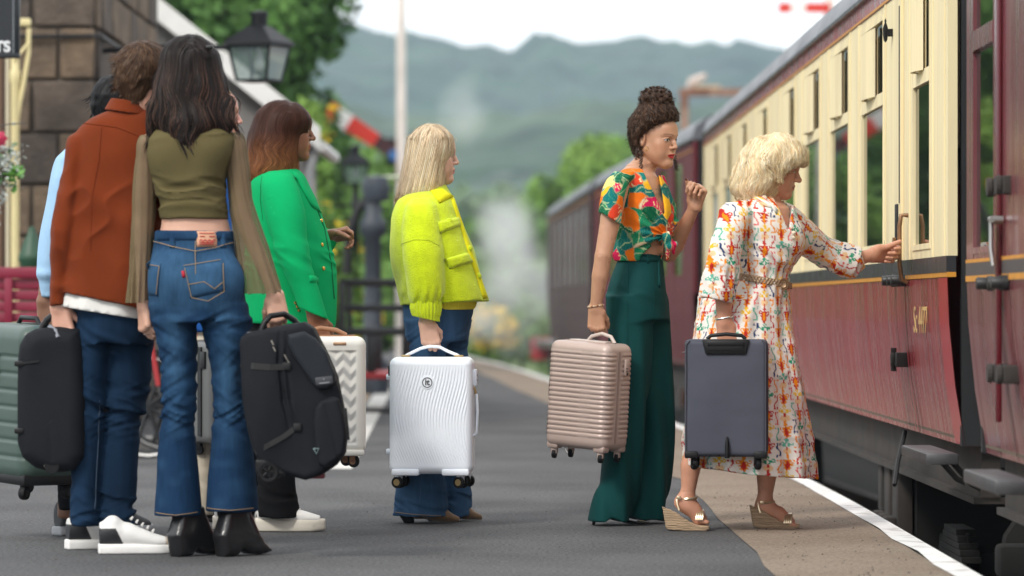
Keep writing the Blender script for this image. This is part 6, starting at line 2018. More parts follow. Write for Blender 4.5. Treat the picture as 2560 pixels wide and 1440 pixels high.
    C.plane(Cf + ax * .03, ax); C.plane(Cf - ax * .05, -ax)
    C.cone(Cf - ax * .0, Cf + ax * .15, .05, .056, k=0.002, op='s')
    drape('cuff', f, C, M_dr, lambda v: ikat(((v - Cf) @ np.cross(ax, V3(0, 1, 0))) + .012, (v - Cf) @ ax + .03), parent=dr)
    # collar flaps
    M_col = M_dr
    patch('collar_flap', f, S, quadgrid([(1868, 491), (1886, 489), (1938, 528), (1905, 520)], 6, 8), .010, M_dr, parent=dr, colfn=lambda v: ikat(v[:, 0] * .9 + v[:, 2] * .5, v[:, 2]))
    patch('collar_flap', f, S, quadgrid([(1886, 489), (1902, 500), (1934, 540), (1938, 528)], 6, 8), .012, M_dr, parent=dr, colfn=lambda v: ikat(v[:, 0] * .9 + v[:, 2] * .5 + .02, v[:, 2]))

    # woven belt with round buckle
    zb0, zb1 = f.z(690), f.z(713); bs = -(zb1 - zb0) / (f.q(1968, 0)[0] - f.q(1838, 0)[0])
    B = SDF(f.q(1825, 735, -.24), f.q(1985, 672, .24), .0035)
    B.loft(f.rows([(670, 1836, 1972, 0, .180), (700, 1835, 1972, 0, .180), (740, 1834, 1974, 0, .182)]), k=0, slope=(bs, 0), zbot=zb0 + bs * f.q(1838, 0)[0] - .014, ztop=zb0 + bs * f.q(1838, 0)[0] + .014,
           disp=lambda X, Y, Z, th: .009 + .0022 * np.sin(th * 55 + (Z + bs * X) * 330) + .0022 * np.sin(th * 55 - (Z + bs * X) * 330))
    M_belt = mat('gold_braid', (.34, .235, .15), .5, metal=.25, var=.35, vscale=120)
    bt = drape('belt', f, B, M_belt)
    pc = f.q(1958, 711, -.15)
    bk = MB().lathe([(.006, -.003), (.012, -.006), (.016, 0), (.021, -.006), (.024, 0), (.020, .008)], (0, 0, 0), 'Y', 20).build('buckle', mat('bronze_buckle', (.30, .19, .11), .4, metal=.6, var=.4, vscale=200), bt, smooth=True)
    h_ = surf(B, pc)
    bk.location = Vector((h_ if h_ is not None else pc) + V3(.0, -.006, 0)) - f.root.location

    # shell necklace
    M_sh = mat('shell', (.70, .60, .46), .45, var=.25, vscale=60)
    nk = MB(); r = np.random.default_rng(5)
    path = [(1905, 497), (1912, 506), (1950, 497), (1960, 503), (1966, 512), (1969, 522), (1970, 533), (1969, 545), (1967, 556), (1963, 566), (1972, 572), (1977, 584), (1976, 596)]
    for i, (px, py) in enumerate(path):
        dy = -.075 if i < 2 else -.075 - .006 * (i - 2)
        h = surf(S, f.q(px, py))
        p = f.q(px, py, dy) if h is None else h - V3(0, .008, 0)
        rr = r.uniform(.0065, .011) if i else .014
        MB().lathe([(.001, -rr * .7), (rr * .8, -rr * .4), (rr, 0), (rr * .75, rr * .45), (.001, rr * .7)], (0, 0, 0), 'Z', 8).build('necklace_shell', M_sh, f.root, loc=Vector(p) - f.root.location, rot=(r.uniform(0, 3), r.uniform(0, 3), 0), smooth=True)

    # hair: layered blonde bob
    Hs = SDF(f.q(1810, 525, -.20), f.q(2045, 318, .19), .004)
    Hs.loft(f.rows([(362, 1868, 2004, 0, .105), (380, 1853, 2014, 0, .122), (398, 1844, 2016, 0, .128), (412, 1838, 2000, 0, .128), (428, 1834, 1972, 0, .126), (450, 1831, 1956, 0, .122), (472, 1831, 1944, 0, .115), (488, 1842, 1936, 0, .10), (500, 1868, 1928, 0, .075)]), k=.01)
    Hs.ell(f.q(1934, 404), (.136, .125, .107), k=.01)
    polycut(Hs, [f.q(1966, 432), f.q(1990, 414), f.q(2060, 414), f.q(2060, 540), f.q(1945, 540), f.q(1948, 460)], D - .3, D + .3, k=.01)
    Hs.displace(lambda x, y, z: noise3(x * 22, y * 22, z * 20, 3) * .012 + noise3(x * 50, y * 50, z * 30, 5) * .004)

    def fld(p, g, t, ph):
        zrel = (p[:, 2] - f.z(420)) / .13
        d = np.zeros((len(p), 3)); d[:, 2] = -1
        x = (p[:, 0] - hc[0] + .01) / .12
        d[:, 0] = np.clip(zrel, 0, 1) * np.sign(x) * .9 + .55 * np.sin(p[:, 2] * 42 + ph * .25 + p[:, 0] * 10) * (zrel < .5) - .25 * (x > 0) * (zrel < .2)
        d[:, 1] = np.clip(zrel, 0, 1) * np.sign(p[:, 1] - D) * .9
        return d

    def colf(v, h):
        a = np.array([.84, .69, .44]); b = np.array([.70, .50, .26]); c = np.array([.90, .80, .60])
        lowk = np.clip((f.z(440) - v[:, 2]) / .08, 0, 1)[:, None]
        o = np.where((h < .22)[:, None], b, np.where((h < .7)[:, None], a, c))
        return o * (1 - .15 * lowk) + b * .15 * lowk
    
    def tuck(Pn, Gn, ph):      # keep the fringe off the face
        fx = f.q(1968, 0)[0]
        k = np.clip((Pn[..., 0] - fx) / .02, 0, 1)
        lim = f.z(424) + .02 * np.clip((Pn[..., 0] - fx) / .06, 0, 1) + .006 * np.sin(ph * 9)[:, None]
        low = np.maximum(lim - Pn[..., 2], 0) * k
        Pn[..., 2] += low; Pn[..., 0] -= low * .5
        kk = np.arange(Pn.shape[1])[None]
        am = .0045 * np.clip(kk / 6, 0, 1)
        Pn[..., 0] += am * np.sin(kk * .9 + ph[:, None] * 3); Pn[..., 2] += am * np.cos(kk * .8 + ph[:, None] * 5); Pn[..., 1] -= am * .7 * np.sin(kk * .7 + ph[:, None] * 7)
        return Pn
    hair(f, Hs, 9500, .11, fld, colf, M_hair, width=.0018, steps=10, seed=7, lift=(-.004, .006), free=.8, curl=tuck, tone_sd=.16)

    # bracelet
    M_silver = mat('silver', (.7, .68, .65), .25, metal=1.0, var=.1)
    MB().tube([Vector(W + V3(math.cos(a) * .034, math.sin(a) * .030, .018 + .006 * math.cos(a))) - f.root.location for a in np.linspace(0, 6.283, 25)], .0032, 6, cap=False).build('bracelet', M_silver, f.root, smooth=True)

    # wedge sandals
    M_jute = mat('jute_wedge', (.42, .30, .19), .9, var=.45, vscale=22, bump=1.0, bscale=40, bdist=.008, bstretch=(.6, 1, 7), stretch=(.6, 1, 8))
    M_strap = mat('pale_gold_leather', (.66, .53, .36), .3, metal=.75, var=.1)
    for (xh, yb, xt, dy, rise) in ((1658, 1310, 1772, -.09, 0.0), (1876, 1326, 1998, .04, 0)):
        Lm = (xt - xh) * D / F
        O = f.q(xh, 0, dy); O[2] = 0
        ol = [(.004, .0), (Lm - .012, .0), (Lm, .006), (Lm, .022), (Lm - .03, .024), (Lm * .66, .030), (Lm * .45, .050), (Lm * .25, .078), (Lm * .1, .096), (-.010, .108), (-.016, .102), (-.004, .04)]
        sh = shoe_poly('wedge_sandal', f, O, (1, 0), ol, .040, .010, M_jute, h=.0028,
                       taper=lambda x, y, z: -.010 * np.clip((.06 - x) / .06, 0, 1) - .0022 * (np.sin(z * 2 * math.pi / .0095 + x * 25) > .35))
        bpy.context.view_layer.update()
        rot = -.10 if dy < 0 else 0
        ank = (f.q(1720, 1246, dy) if dy < 0 else f.q(1914, 1256, dy))
        rel = lambda p: Vector(p) - f.root.location
        ring = lambda c, rx, ry, tilt, rr: MB().tube([rel(c + V3(math.cos(a) * rx, math.sin(a) * ry, tilt * math.cos(a))) for a in np.linspace(0, 6.283, 21)], rr, 6, cap=False)
        ring(ank, .033, .034, .004, .0055).build('ankle_strap', M_strap, sh, smooth=True)
        tx, ty = (1745, 1288) if dy < 0 else (1965, 1296)
        for k in range(4):
            c = f.q(tx + k * 5 - 6, ty + 6, dy)
            MB().tube([rel(c + V3(.006 * math.sin(a), -math.cos(a) * .042, .035 * math.sin(a) - .008)) for a in np.linspace(0, math.pi, 13)], .0052, 6).build('toe_strap', M_strap, sh, smooth=True)
        hx, hy = (1690, 1252) if dy < 0 else (1893, 1258)
        for e in (-1, 1):
            MB().tube([rel(f.q(hx + 2, hy - 3, dy + e * .026)), rel(f.q(hx + 3, hy + 8, dy + e * .032)), rel(f.q(hx + 8, hy + 24, dy + e * .036))], .004, 6).build('heel_strap', M_strap, sh, smooth=True)
        MB().box((-.008, -.006, -.007), (.008, .004, .007)).build('strap_buckle', M_strap, sh, loc=rel(f.q(*((1697, 1244) if dy < 0 else (1905, 1256)), dy - .036)), bevel=.002)
    return f


dress = build_dress()
# ================================================================== woman in green blazer
def build_green():
    f = Fig(15.7, 720, 'woman in bright green blazer with wavy auburn hair, looking right')
    D = f.D
    skin = (.235, .105, .058)
    hc = f.q(716, 327); fw = (.965, .22, -.02)
    W = f.q(788, 790, -.26); W2 = f.q(820, 592, .14)

    def body(S):
        f.H = head(S, hc, fw, s=.99, neck=f.q(700, 428), nose=1.1)
        S.loft(f.rows([(425, 675, 735, 0, .06), (455, 640, 755, 0, .15), (550, 635, 790, 0, .16), (680, 630, 820, 0, .16), (800, 640, 800, 0, .13), (840, 655, 770, 0, .12)]), k=.03)
        S.chain([f.q(700, 480, -.16), f.q(728, 640, -.24), W], [.045, .04, .027], k=.02)
        S.chain([f.q(705, 480, .16), f.q(740, 630, .22), W2], [.045, .04, .026], k=.02)
        S.chain([f.q(680, 840, -.08), f.q(685, 1050, -.08), f.q(690, 1285, -.08)], [.055, .042, .032], k=.02)
        S.chain([f.q(660, 840, .08), f.q(620, 1050, .08), f.q(590, 1285, .08)], [.055, .042, .032], k=.02)
        hand(S, W, (.25, .03, -1), (0, 1, 0), (1, 0, .2), s=1.0, curl=(.95, 1.5, .8), thumb=(.7, 1.0), tcurl=.4)
        hand(S, W2, (1, -.1, .12), (-.25, -.6, -.8), (.1, -.7, .7), s=.92, curl=((.7, .7, .4), (.85, .9, .5), (.95, 1.0, .5), (1.0, 1.1, .5)), thumb=(.5, .8), tcurl=.3)
    a, b = f.q(755, 850, 0), f.q(840, 775, 0); a2, b2 = f.q(805, 640, 0), f.q(880, 540, 0)
    fine = [(tuple(hc - .155), tuple(hc + .155), .0025), ((a[0], D - .36, a[2]), (b[0], D - .15, b[2]), .0028), ((a2[0], D + .02, a2[2]), (b2[0], D + .24, b2[2]), .0026)]
    body_mesh(f, body, (f.q(530, 1310, -.4), f.q(890, 240, .36), .008), fine, lambda v: face_paint(f.H, skin, (.26, .075, .06), brow=(.02, .012, .01))(v), M_skin)
    # trousers
    S = SDF(f.q(520, 1310, -.3), f.q(860, 780, .3), .007)
    S.loft(f.rows([(785, 622, 822, 0, .16), (840, 620, 818, 0, .17), (880, 622, 800, 0, .16)]), k=.02)
    S.loft(f.rows([(850, 626, 770, -.08, .09), (1000, 636, 740, -.08, .08), (1150, 642, 735, -.08, .078), (1230, 643, 740, -.08, .085), (1293, 640, 752, -.08, .095)]), k=.02)
    S.loft(f.rows([(850, 610, 740, .08, .09), (1000, 580, 690, .08, .08), (1150, 560, 660, .08, .078), (1293, 540, 640, .08, .09)]), k=.02)
    S.displace(wrinkle([(-.9, f.z(1250), .1, .008, .2, 3)], .003))
    drape('trousers', f, S, cloth('black_wool', (.006, .006, .007)))
    # blazer
    S = SDF(f.q(590, 850, -.40), f.q(870, 405, .36), .0058)
    S.loft(f.rows([(415, 672, 738, 0, .06), (425, 655, 748, 0, .10), (440, 634, 762, 0, .155), (460, 626, 772, 0, .185), (500, 622, 792, 0, .20), (560, 618, 812, 0, .20), (620, 616, 826, 0, .195), (675, 613, 838, 0, .195), (740, 611, 843, 0, .195), (800, 612, 841, 0, .195), (830, 618, 834, 0, .19)]), k=.02,
           slope=(.10, 0), zbot=f.z(815) + .10 * f.q(725, 0)[0])
    S.loft(f.rows([(428, 672, 722, -.12, .04), (440, 655, 735, -.15, .065), (480, 652, 750, -.19, .078), (525, 660, 760, -.215, .080), (580, 676, 765, -.235, .076), (625, 690, 768, -.25, .072), (675, 708, 781, -.26, .068), (740, 735, 803, -.265, .062), (800, 755, 822, -.265, .058)]), k=.008,
           slope=(.42, 0), zbot=f.z(783) + .42 * f.q(788, 0)[0])
    S.loft(f.rows([(440, 665, 735, .15, .06), (525, 670, 760, .21, .08), (625, 700, 785, .24, .075)]), k=.02)
    S.chain([f.q(745, 630, .22), f.q(812, 600, .16)], [.062, .05], k=.02)
    S.displace(lambda x, y, z: noise3(x * 8, y * 8, z * 5, 4) * .005 + np.exp(-((z - f.z(640)) / .09) ** 2) * .011 * (1 - np.abs(noise3(x * 6, y * 6, z * 30 + x * 14, 6))) ** 2 + noise3(x * 20, y * 20, z * 12, 8) * .0015)
    M_gr = cloth('emerald_crepe', (.002, .34, .11), bump=.15, var=.05)
    bz = drape('blazer', f, S, M_gr)
    patch('lapel', f, S, quadgrid([(733, 432), (748, 434), (806, 535), (783, 520)], 14, 6), .007, M_gr, parent=bz)
    thread('front_edge', f, S, [(748, 436), (785, 500), (812, 570), (830, 660), (838, 760)], .003, cloth('dark_edge', (.01, .16, .06)), off=.001, parent=bz)
    thread('armhole_seam', f, S, [(662, 445), (657, 500), (665, 560)], .0016, cloth('dark_edge', (.01, .16, .06)), off=.0003, parent=bz)
    M_gold = mat('gold', (.75, .48, .15), .25, metal=1.0, var=.05)
    dots('button', f, S, [(805, 552), (808, 613), (812, 672)], .0085, M_gold, flat=.7, parent=bz)
    dots('cuff_button', f, S, [(745, 757), (749, 766), (753, 775)], .006, M_gold, flat=.7, parent=bz)
    patch('pocket_flap', f, S, quadgrid([(782, 690), (800, 690), (802, 708), (784, 708)], 4, 5), .005, M_gr, parent=bz)
    # hair
    Hs = SDF(f.q(595, 480, -.20), f.q(805, 235, .19), .0042)
    Hs.loft(f.rows([(285, 645, 770, 0, .105), (306, 633, 777, 0, .112), (325, 627, 766, 0, .114), (340, 624, 754, 0, .116), (380, 620, 747, 0, .118), (410, 617, 744, 0, .118), (440, 619, 738, 0, .108), (462, 628, 700, 0, .08)]), k=.01)
    Hs.ell(f.q(707, 306), (.108, .108, .085), k=.01)
    Hs.displace(lambda x, y, z: noise3(x * 22, y * 22, z * 13, 3) * .009 * np.clip((f.z(300) - z) / .1, 0, 1) + noise3(x * 50, y * 50, z * 10, 5) * .003)

    def fld(p, g, t, ph):
        zr = (p[:, 2] - f.z(300)) / .07
        d = np.zeros((len(p), 3)); d[:, 2] = -1
        x = p[:, 0] - f.q(730, 0)[0]
        d[:, 0] = np.clip(zr, 0, 1) * np.sign(x) * 1.2 + 1.15 * np.sin(p[:, 2] * 62 + p[:, 0] * 16 + ph * .14) * np.clip(-zr * .8, 0, 1) - .18
        d[:, 1] = np.clip(zr, 0, 1) * np.sign(p[:, 1] - D) * 1.0 + .3 * np.cos(p[:, 2] * 55) * np.clip(-zr, 0, 1)
        return d

    def colf(v, h):
        a = np.array([.050, .018, .011]); b = np.array([.30, .115, .042])
        k = np.clip((f.z(330) - v[:, 2]) / .14, 0, 1)[:, None] * (.35 + .65 * h[:, None])
        return a * (1 - k) + b * k
    hair(f, Hs, 8000, .20, fld, colf, M_hair, width=.0022, steps=9, seed=9, top_bias=.15, lift=(-.004, .006), free=.75)
    # platform trainers
    M_ws = mat('white_leather', (.72, .71, .69), .45, var=.06, bump=.1, bscale=90)
    M_sole = mat('off_white_rubber', (.62, .58, .50), .7, var=.12)
    for (xh, xt, dy) in ((637, 812, -.09), (530, 700, .08)):
        Lm = (xt - xh) * D / F; O = f.q(xh, 0, dy); O[2] = 0

        def sole(S):
            S.loft([(0.004, 0, .024, .034, .030), (.05, 0, .024, .038, .030), (.14, 0, .024, .043, .030), (.21, 0, .024, .046, .030), (Lm - .03, 0, .026, .038, .026), (Lm, 0, .028, .020, .022)], k=.003, p=4)

        def up(S):
            S.loft([(.012, 0, .075, .030, .045), (.06, 0, .080, .032, .048), (.10, 0, .075, .036, .045), (.15, 0, .062, .040, .034), (.21, 0, .052, .042, .024), (Lm - .02, 0, .048, .030, .014)], k=.01)
            S.cone((0, .08, .045), (0, .125, .04), .034, .032, k=.02)
        so = shoe_piece('platform_trainer', f, O, (1, 0), up, M_ws, (-.06, .035, -.01), (.06, .15, Lm + .02), .0035)
        shoe_piece('sole', f, O, (1, 0), sole, M_sole, (-.07, 0, -.02), (.07, .07, Lm + .03), .0035, parent=so)
        for k in range(5):
            p = Vector(O) + Vector((.105 + .02 * k, -.018 + 0 * k, .118 - .012 * k)) - origin_of(so)
            MB().tube([p, p + Vector((.012, .018, .006)), p + Vector((.0, .036, 0))], .003, 5).build('lace', M_ws, so)
    return f


green = build_green()


# ================================================================== man in rust shirt (back view)
def build_rust():
    f = Fig(14.3, 270, 'man in rust corduroy overshirt over white tee, seen from behind')
    D = f.D
    skin = (.55, .30, .22)
    hc = f.q(366, 196); fw = (.72, .69, 0)
    W = f.q(148, 768, -.06)

    def body(S):
        f.H = head(S, hc, fw, s=1.03, neck=f.q(330, 290), female=False, neck_r=.058)
        S.loft(f.rows([(280, 290, 370, 0, .07), (310, 235, 420, 0, .10), (370, 195, 440, 0, .125), (500, 200, 425, 0, .125), (700, 200, 400, 0, .12), (820, 200, 380, 0, .12)]), k=.03)
        S.chain([f.q(205, 370, -.01), f.q(165, 560, -.05), W], [.055, .045, .03], k=.02)
        S.chain([f.q(425, 370, .02), f.q(440, 560, .06), f.q(420, 740, .12)], [.055, .045, .03], k=.02)
        S.chain([f.q(230, 820, -.0), f.q(225, 1050, 0), f.q(215, 1300, .0)], [.060, .044, .032], k=.02)
        S.chain([f.q(320, 820, .02), f.q(310, 1050, .03), f.q(295, 1300, .0)], [.060, .044, .032], k=.02)
        hand(S, W, (.22, -.1, -1), (.35, 1, 0), (.9, -.3, .2), s=1.05, curl=(.8, 1.3, .7), thumb=(.7, 1.0), tcurl=.4)
        hand(S, f.q(420, 740, .12), (.1, 0, -1), (0, 1, 0), (-1, 0, .2), s=1.0)
    a, b = f.q(118, 830, 0), f.q(205, 750, 0)
    fine = [(tuple(hc - .16), tuple(hc + .16), .0055), ((a[0], D - .16, a[2]), (b[0], D + .08, b[2]), .003)]
    body_mesh(f, body, (f.q(90, 1320, -.3), f.q(490, 90, .35), .008), fine, lambda v: face_paint(f.H, skin, (.4, .15, .13))(v), M_skin)
    # jeans
    S = SDF(f.q(155, 1325, -.25), f.q(410, 740, .25), .0058)
    S.loft(f.rows([(750, 190, 388, 0, .145), (790, 186, 385, 0, .15), (830, 186, 384, 0, .15), (860, 187, 383, 0, .14)]), k=.02)
    S.loft(f.rows([(830, 188, 280, -.01, .098), (900, 189, 274, -.01, .095), (1000, 182, 266, -.01, .083), (1060, 179, 264, -.01, .078), (1137, 176, 260, -.01, .075), (1220, 178, 252, -.01, .066), (1315, 180, 250, -.01, .062)]), k=.015)
    S.loft(f.rows([(830, 268, 384, .02, .098), (900, 266, 380, .02, .095), (983, 264, 371, .02, .085), (1060, 262, 350, .02, .078), (1137, 257, 346, .01, .075), (1220, 254, 342, .0, .066), (1318, 252, 336, 0, .062)]), k=.015)
    x1 = f.q(310, 0)[0]; x0 = f.q(220, 0)[0]
    S.displace(wrinkle([(x1, f.z(1030), .10, .016, .55, 3), (x0, f.z(1020), .09, .014, -.45, 5), (x1, f.z(1270), .07, .013, -.3, 7), (x0, f.z(1270), .07, .013, .3, 8), (x1, f.z(860), .06, .008, .6, 9)], .004))
    M_dn = denim('dark_indigo_denim', (.009, .027, .060), (.004, .012, .028))
    jn = drape('jeans', f, S, M_dn)
    thread('inseam', f, S, [(254, 1000), (250, 1100), (244, 1200), (240, 1290)], .002, mat('seam_fade', (.035, .06, .10), .9), parent=jn)
    # tee hem
    T = SDF(f.q(120, 800, -.25), f.q(420, 700, .25), .006)
    T.loft(f.rows([(700, 160, 395, 0, .145), (740, 145, 392, 0, .158), (800, 139, 390, 0, .165)]), k=0, slope=(.16, 0), zbot=f.z(781) + .16 * f.q(250, 0)[0],
           disp=lambda X, Y, Z, th: .004 * np.sin(th * 9) + .003 * noise3(X * 14, Y * 14, Z * 12, 3))
    drape('tee', f, T, cloth('white_jersey', (.70, .69, .66), bump=.15))
    # overshirt
    S = SDF(f.q(95, 785, -.30), f.q(475, 235, .30), .0058)
    S.loft(f.rows([(270, 285, 385, .0, .07), (285, 250, 405, .0, .095), (300, 222, 425, .0, .115), (325, 196, 440, .0, .13), (350, 185, 448, .0, .14), (400, 178, 452, 0, .15), (500, 170, 445, 0, .155), (620, 158, 430, 0, .165), (700, 146, 415, 0, .175), (770, 138, 405, 0, .18)]), k=.02, p=2.4,
           slope=(.16, 0), zbot=f.z(750) + .16 * f.q(250, 0)[0])
    S.loft(f.rows([(325, 200, 255, -.0, .05), (345, 172, 245, -.01, .075), (380, 161, 232, -.02, .082), (450, 150, 216, -.035, .080), (520, 140, 205, -.05, .074), (575, 131, 196, -.06, .070), (650, 122, 186, -.065, .064), (765, 124, 172, -.06, .052)]), k=.012)
    S.loft(f.rows([(345, 410, 460, .02, .075), (450, 415, 470, .04, .08), (575, 412, 468, .07, .07), (740, 395, 445, .11, .055)]), k=.012)
    S.displace(lambda x, y, z: noise3(x * 7, y * 7, z * 5, 4) * .008 + np.exp(-((z - f.z(560)) / .22) ** 2) * .014 * ((1 - np.abs(noise3(x * 8 + z * 5, y * 8, z * 10 - x * 7, 6))) ** 3 - .3) + .004 * noise3(x * 16, y * 12, z * 10 + x * 10, 9)
               + np.exp(-((z - f.z(620)) / .18) ** 2) * np.clip((f.q(185, 0)[0] - x) * 40, 0, 1) * .006 * noise3(x * 6, y * 6, z * 36, 3))
    M_rust = mat('rust_corduroy', (.145, .026, .006), .9, var=.12, vscale=10, bump=.35, bscale=160, bdist=.003, bstretch=(3, 3, .15), sheen=.06, spec=.1)
    sh = drape('overshirt', f, S, M_rust)
    # yoke seam, box pleat and collar
    M_rs = cloth('rust_seam', (.13, .022, .005))
    thread('yoke_seam', f, S, [(212, 310), (240, 314), (300, 322), (345, 340), (372, 352)], .002, M_rs, off=.0004, parent=sh)
    thread('back_seam', f, S, [(262, 322), (258, 400), (240, 500), (238, 650)], .0016, M_rs, off=.0004, parent=sh)
    K = SDF(f.q(235, 320, -.2), f.q(400, 225, .2), .004)
    K.loft(f.rows([(246, 278, 372, .0, .082), (262, 268, 378, .0, .092), (282, 258, 384, .0, .104), (297, 255, 388, .0, .112)]), k=0, slope=(.16, 0), zbot=f.z(284) + .16 * f.q(320, 0)[0], ztop=f.z(252) + .16 * f.q(320, 0)[0])
    K.loft(f.rows([(230, 290, 372, .0, .070), (262, 284, 374, .0, .076), (310, 276, 376, .0, .085)]), k=.003, op='s')
    drape('collar', f, K, M_rust, parent=sh)
    # hair: short textured crop
    Hs = SDF(f.q(280, 268, -.2), f.q(460, 85, .2), .0036)
    hair_cap(Hs, f.H, (.009, .012, .011))
    Hs.chain([f.q(330, 205, -.05), f.q(338, 238, -.05)], [.060, .042], k=.03)
    face_cut(Hs, f.H, fwd=.012, top=.066)
    Hs.displace(lambda x, y, z: noise3(x * 60, y * 60, z * 60, 3) * .003 + noise3(x * 28, y * 28, z * 28, 5) * .004)

    def fld(p, g, t, ph):
        crown = f.q(345, 130, -.03)
        d = p - crown
        return np.cross(d, V3(0, -.7, .3)) * .3 + d + .008 * np.stack([np.sin(ph * 3), np.cos(ph * 5), np.sin(ph * 7) - .5], 1)

    def colf(v, h): return np.array([.050, .026, .015]) + np.array([.075, .045, .025]) * (h[:, None] ** 2)
    hair(f, Hs, 5000, .035, fld, colf, M_hair, width=.0021, steps=6, seed=3, lift=(-.001, .004))
    # trainers
    M_ws = mat('white_leather', (.72, .71, .69), .45, var=.06, bump=.1, bscale=90)
    M_tr = mat('trainer_panels', attr='col', rough=.55, var=.05, bump=.1, bscale=120)
    M_so = mat('white_rubber', (.74, .73, .71), .6, var=.06)
    for (xh, xt, yb, dy, fwd) in ((166, 345, 1372, .0, (.93, .36)), (246, 414, 1383, -.0, (.985, .17))):
        d = .88e4 / (yb - 765 + 2); fx = unit((fwd[0], fwd[1], 0))
        Lm = .285
        O = V3((xh - 1280) * d / F, d, 0)

        def sole(S):
            S.loft([(0.0, 0, .016, .034, .022), (.05, 0, .016, .040, .022), (.14, 0, .016, .043, .022), (.21, 0, .016, .049, .022), (Lm - .03, 0, .018, .040, .019), (Lm, 0, .022, .022, .014)], k=.003, p=4)

        def up(S):
            S.loft([(.004, 0, .066, .028, .046), (.06, 0, .066, .034, .046), (.10, 0, .068, .038, .044), (.15, 0, .056, .042, .036), (.21, 0, .042, .046, .026), (Lm - .02, 0, .036, .034, .016)], k=.01)
            S.cone((0, .085, .05), (0, .105, .05), .036, .032, k=.02)

        def pc(v):
            c = np.tile(np.array([.72, .71, .69]), (len(v), 1))
            c[(v[:, 2] < .085 - (v[:, 1] - .04) * .5) & (v[:, 1] < .092) & (v[:, 1] > .032)] = (.016, .017, .02)
            c[(v[:, 2] > .235) & (v[:, 1] < .06)] = (.45, .38, .3)
            return c
        so = shoe_piece('trainer', f, O, fx, up, M_tr, (-.06, .022, -.02), (.06, .165, Lm + .02), .0035, colfn=pc)
        shoe_piece('sole', f, O, fx, sole, M_so, (-.07, 0, -.03), (.07, .055, Lm + .03), .0035, parent=so)
        for k in range(5):
            p = Vector(O) + Vector(fx) * (.115 + .019 * k) + Vector((0, 0, .122 - .011 * k)) - origin_of(so)
            sd = Vector((fx[1], -fx[0], 0)) * .02
            MB().tube([p - sd, p + Vector((.006, 0, .008)), p + sd], .0035, 5).build('lace', M_ws, so)
    return f


rust = build_rust()


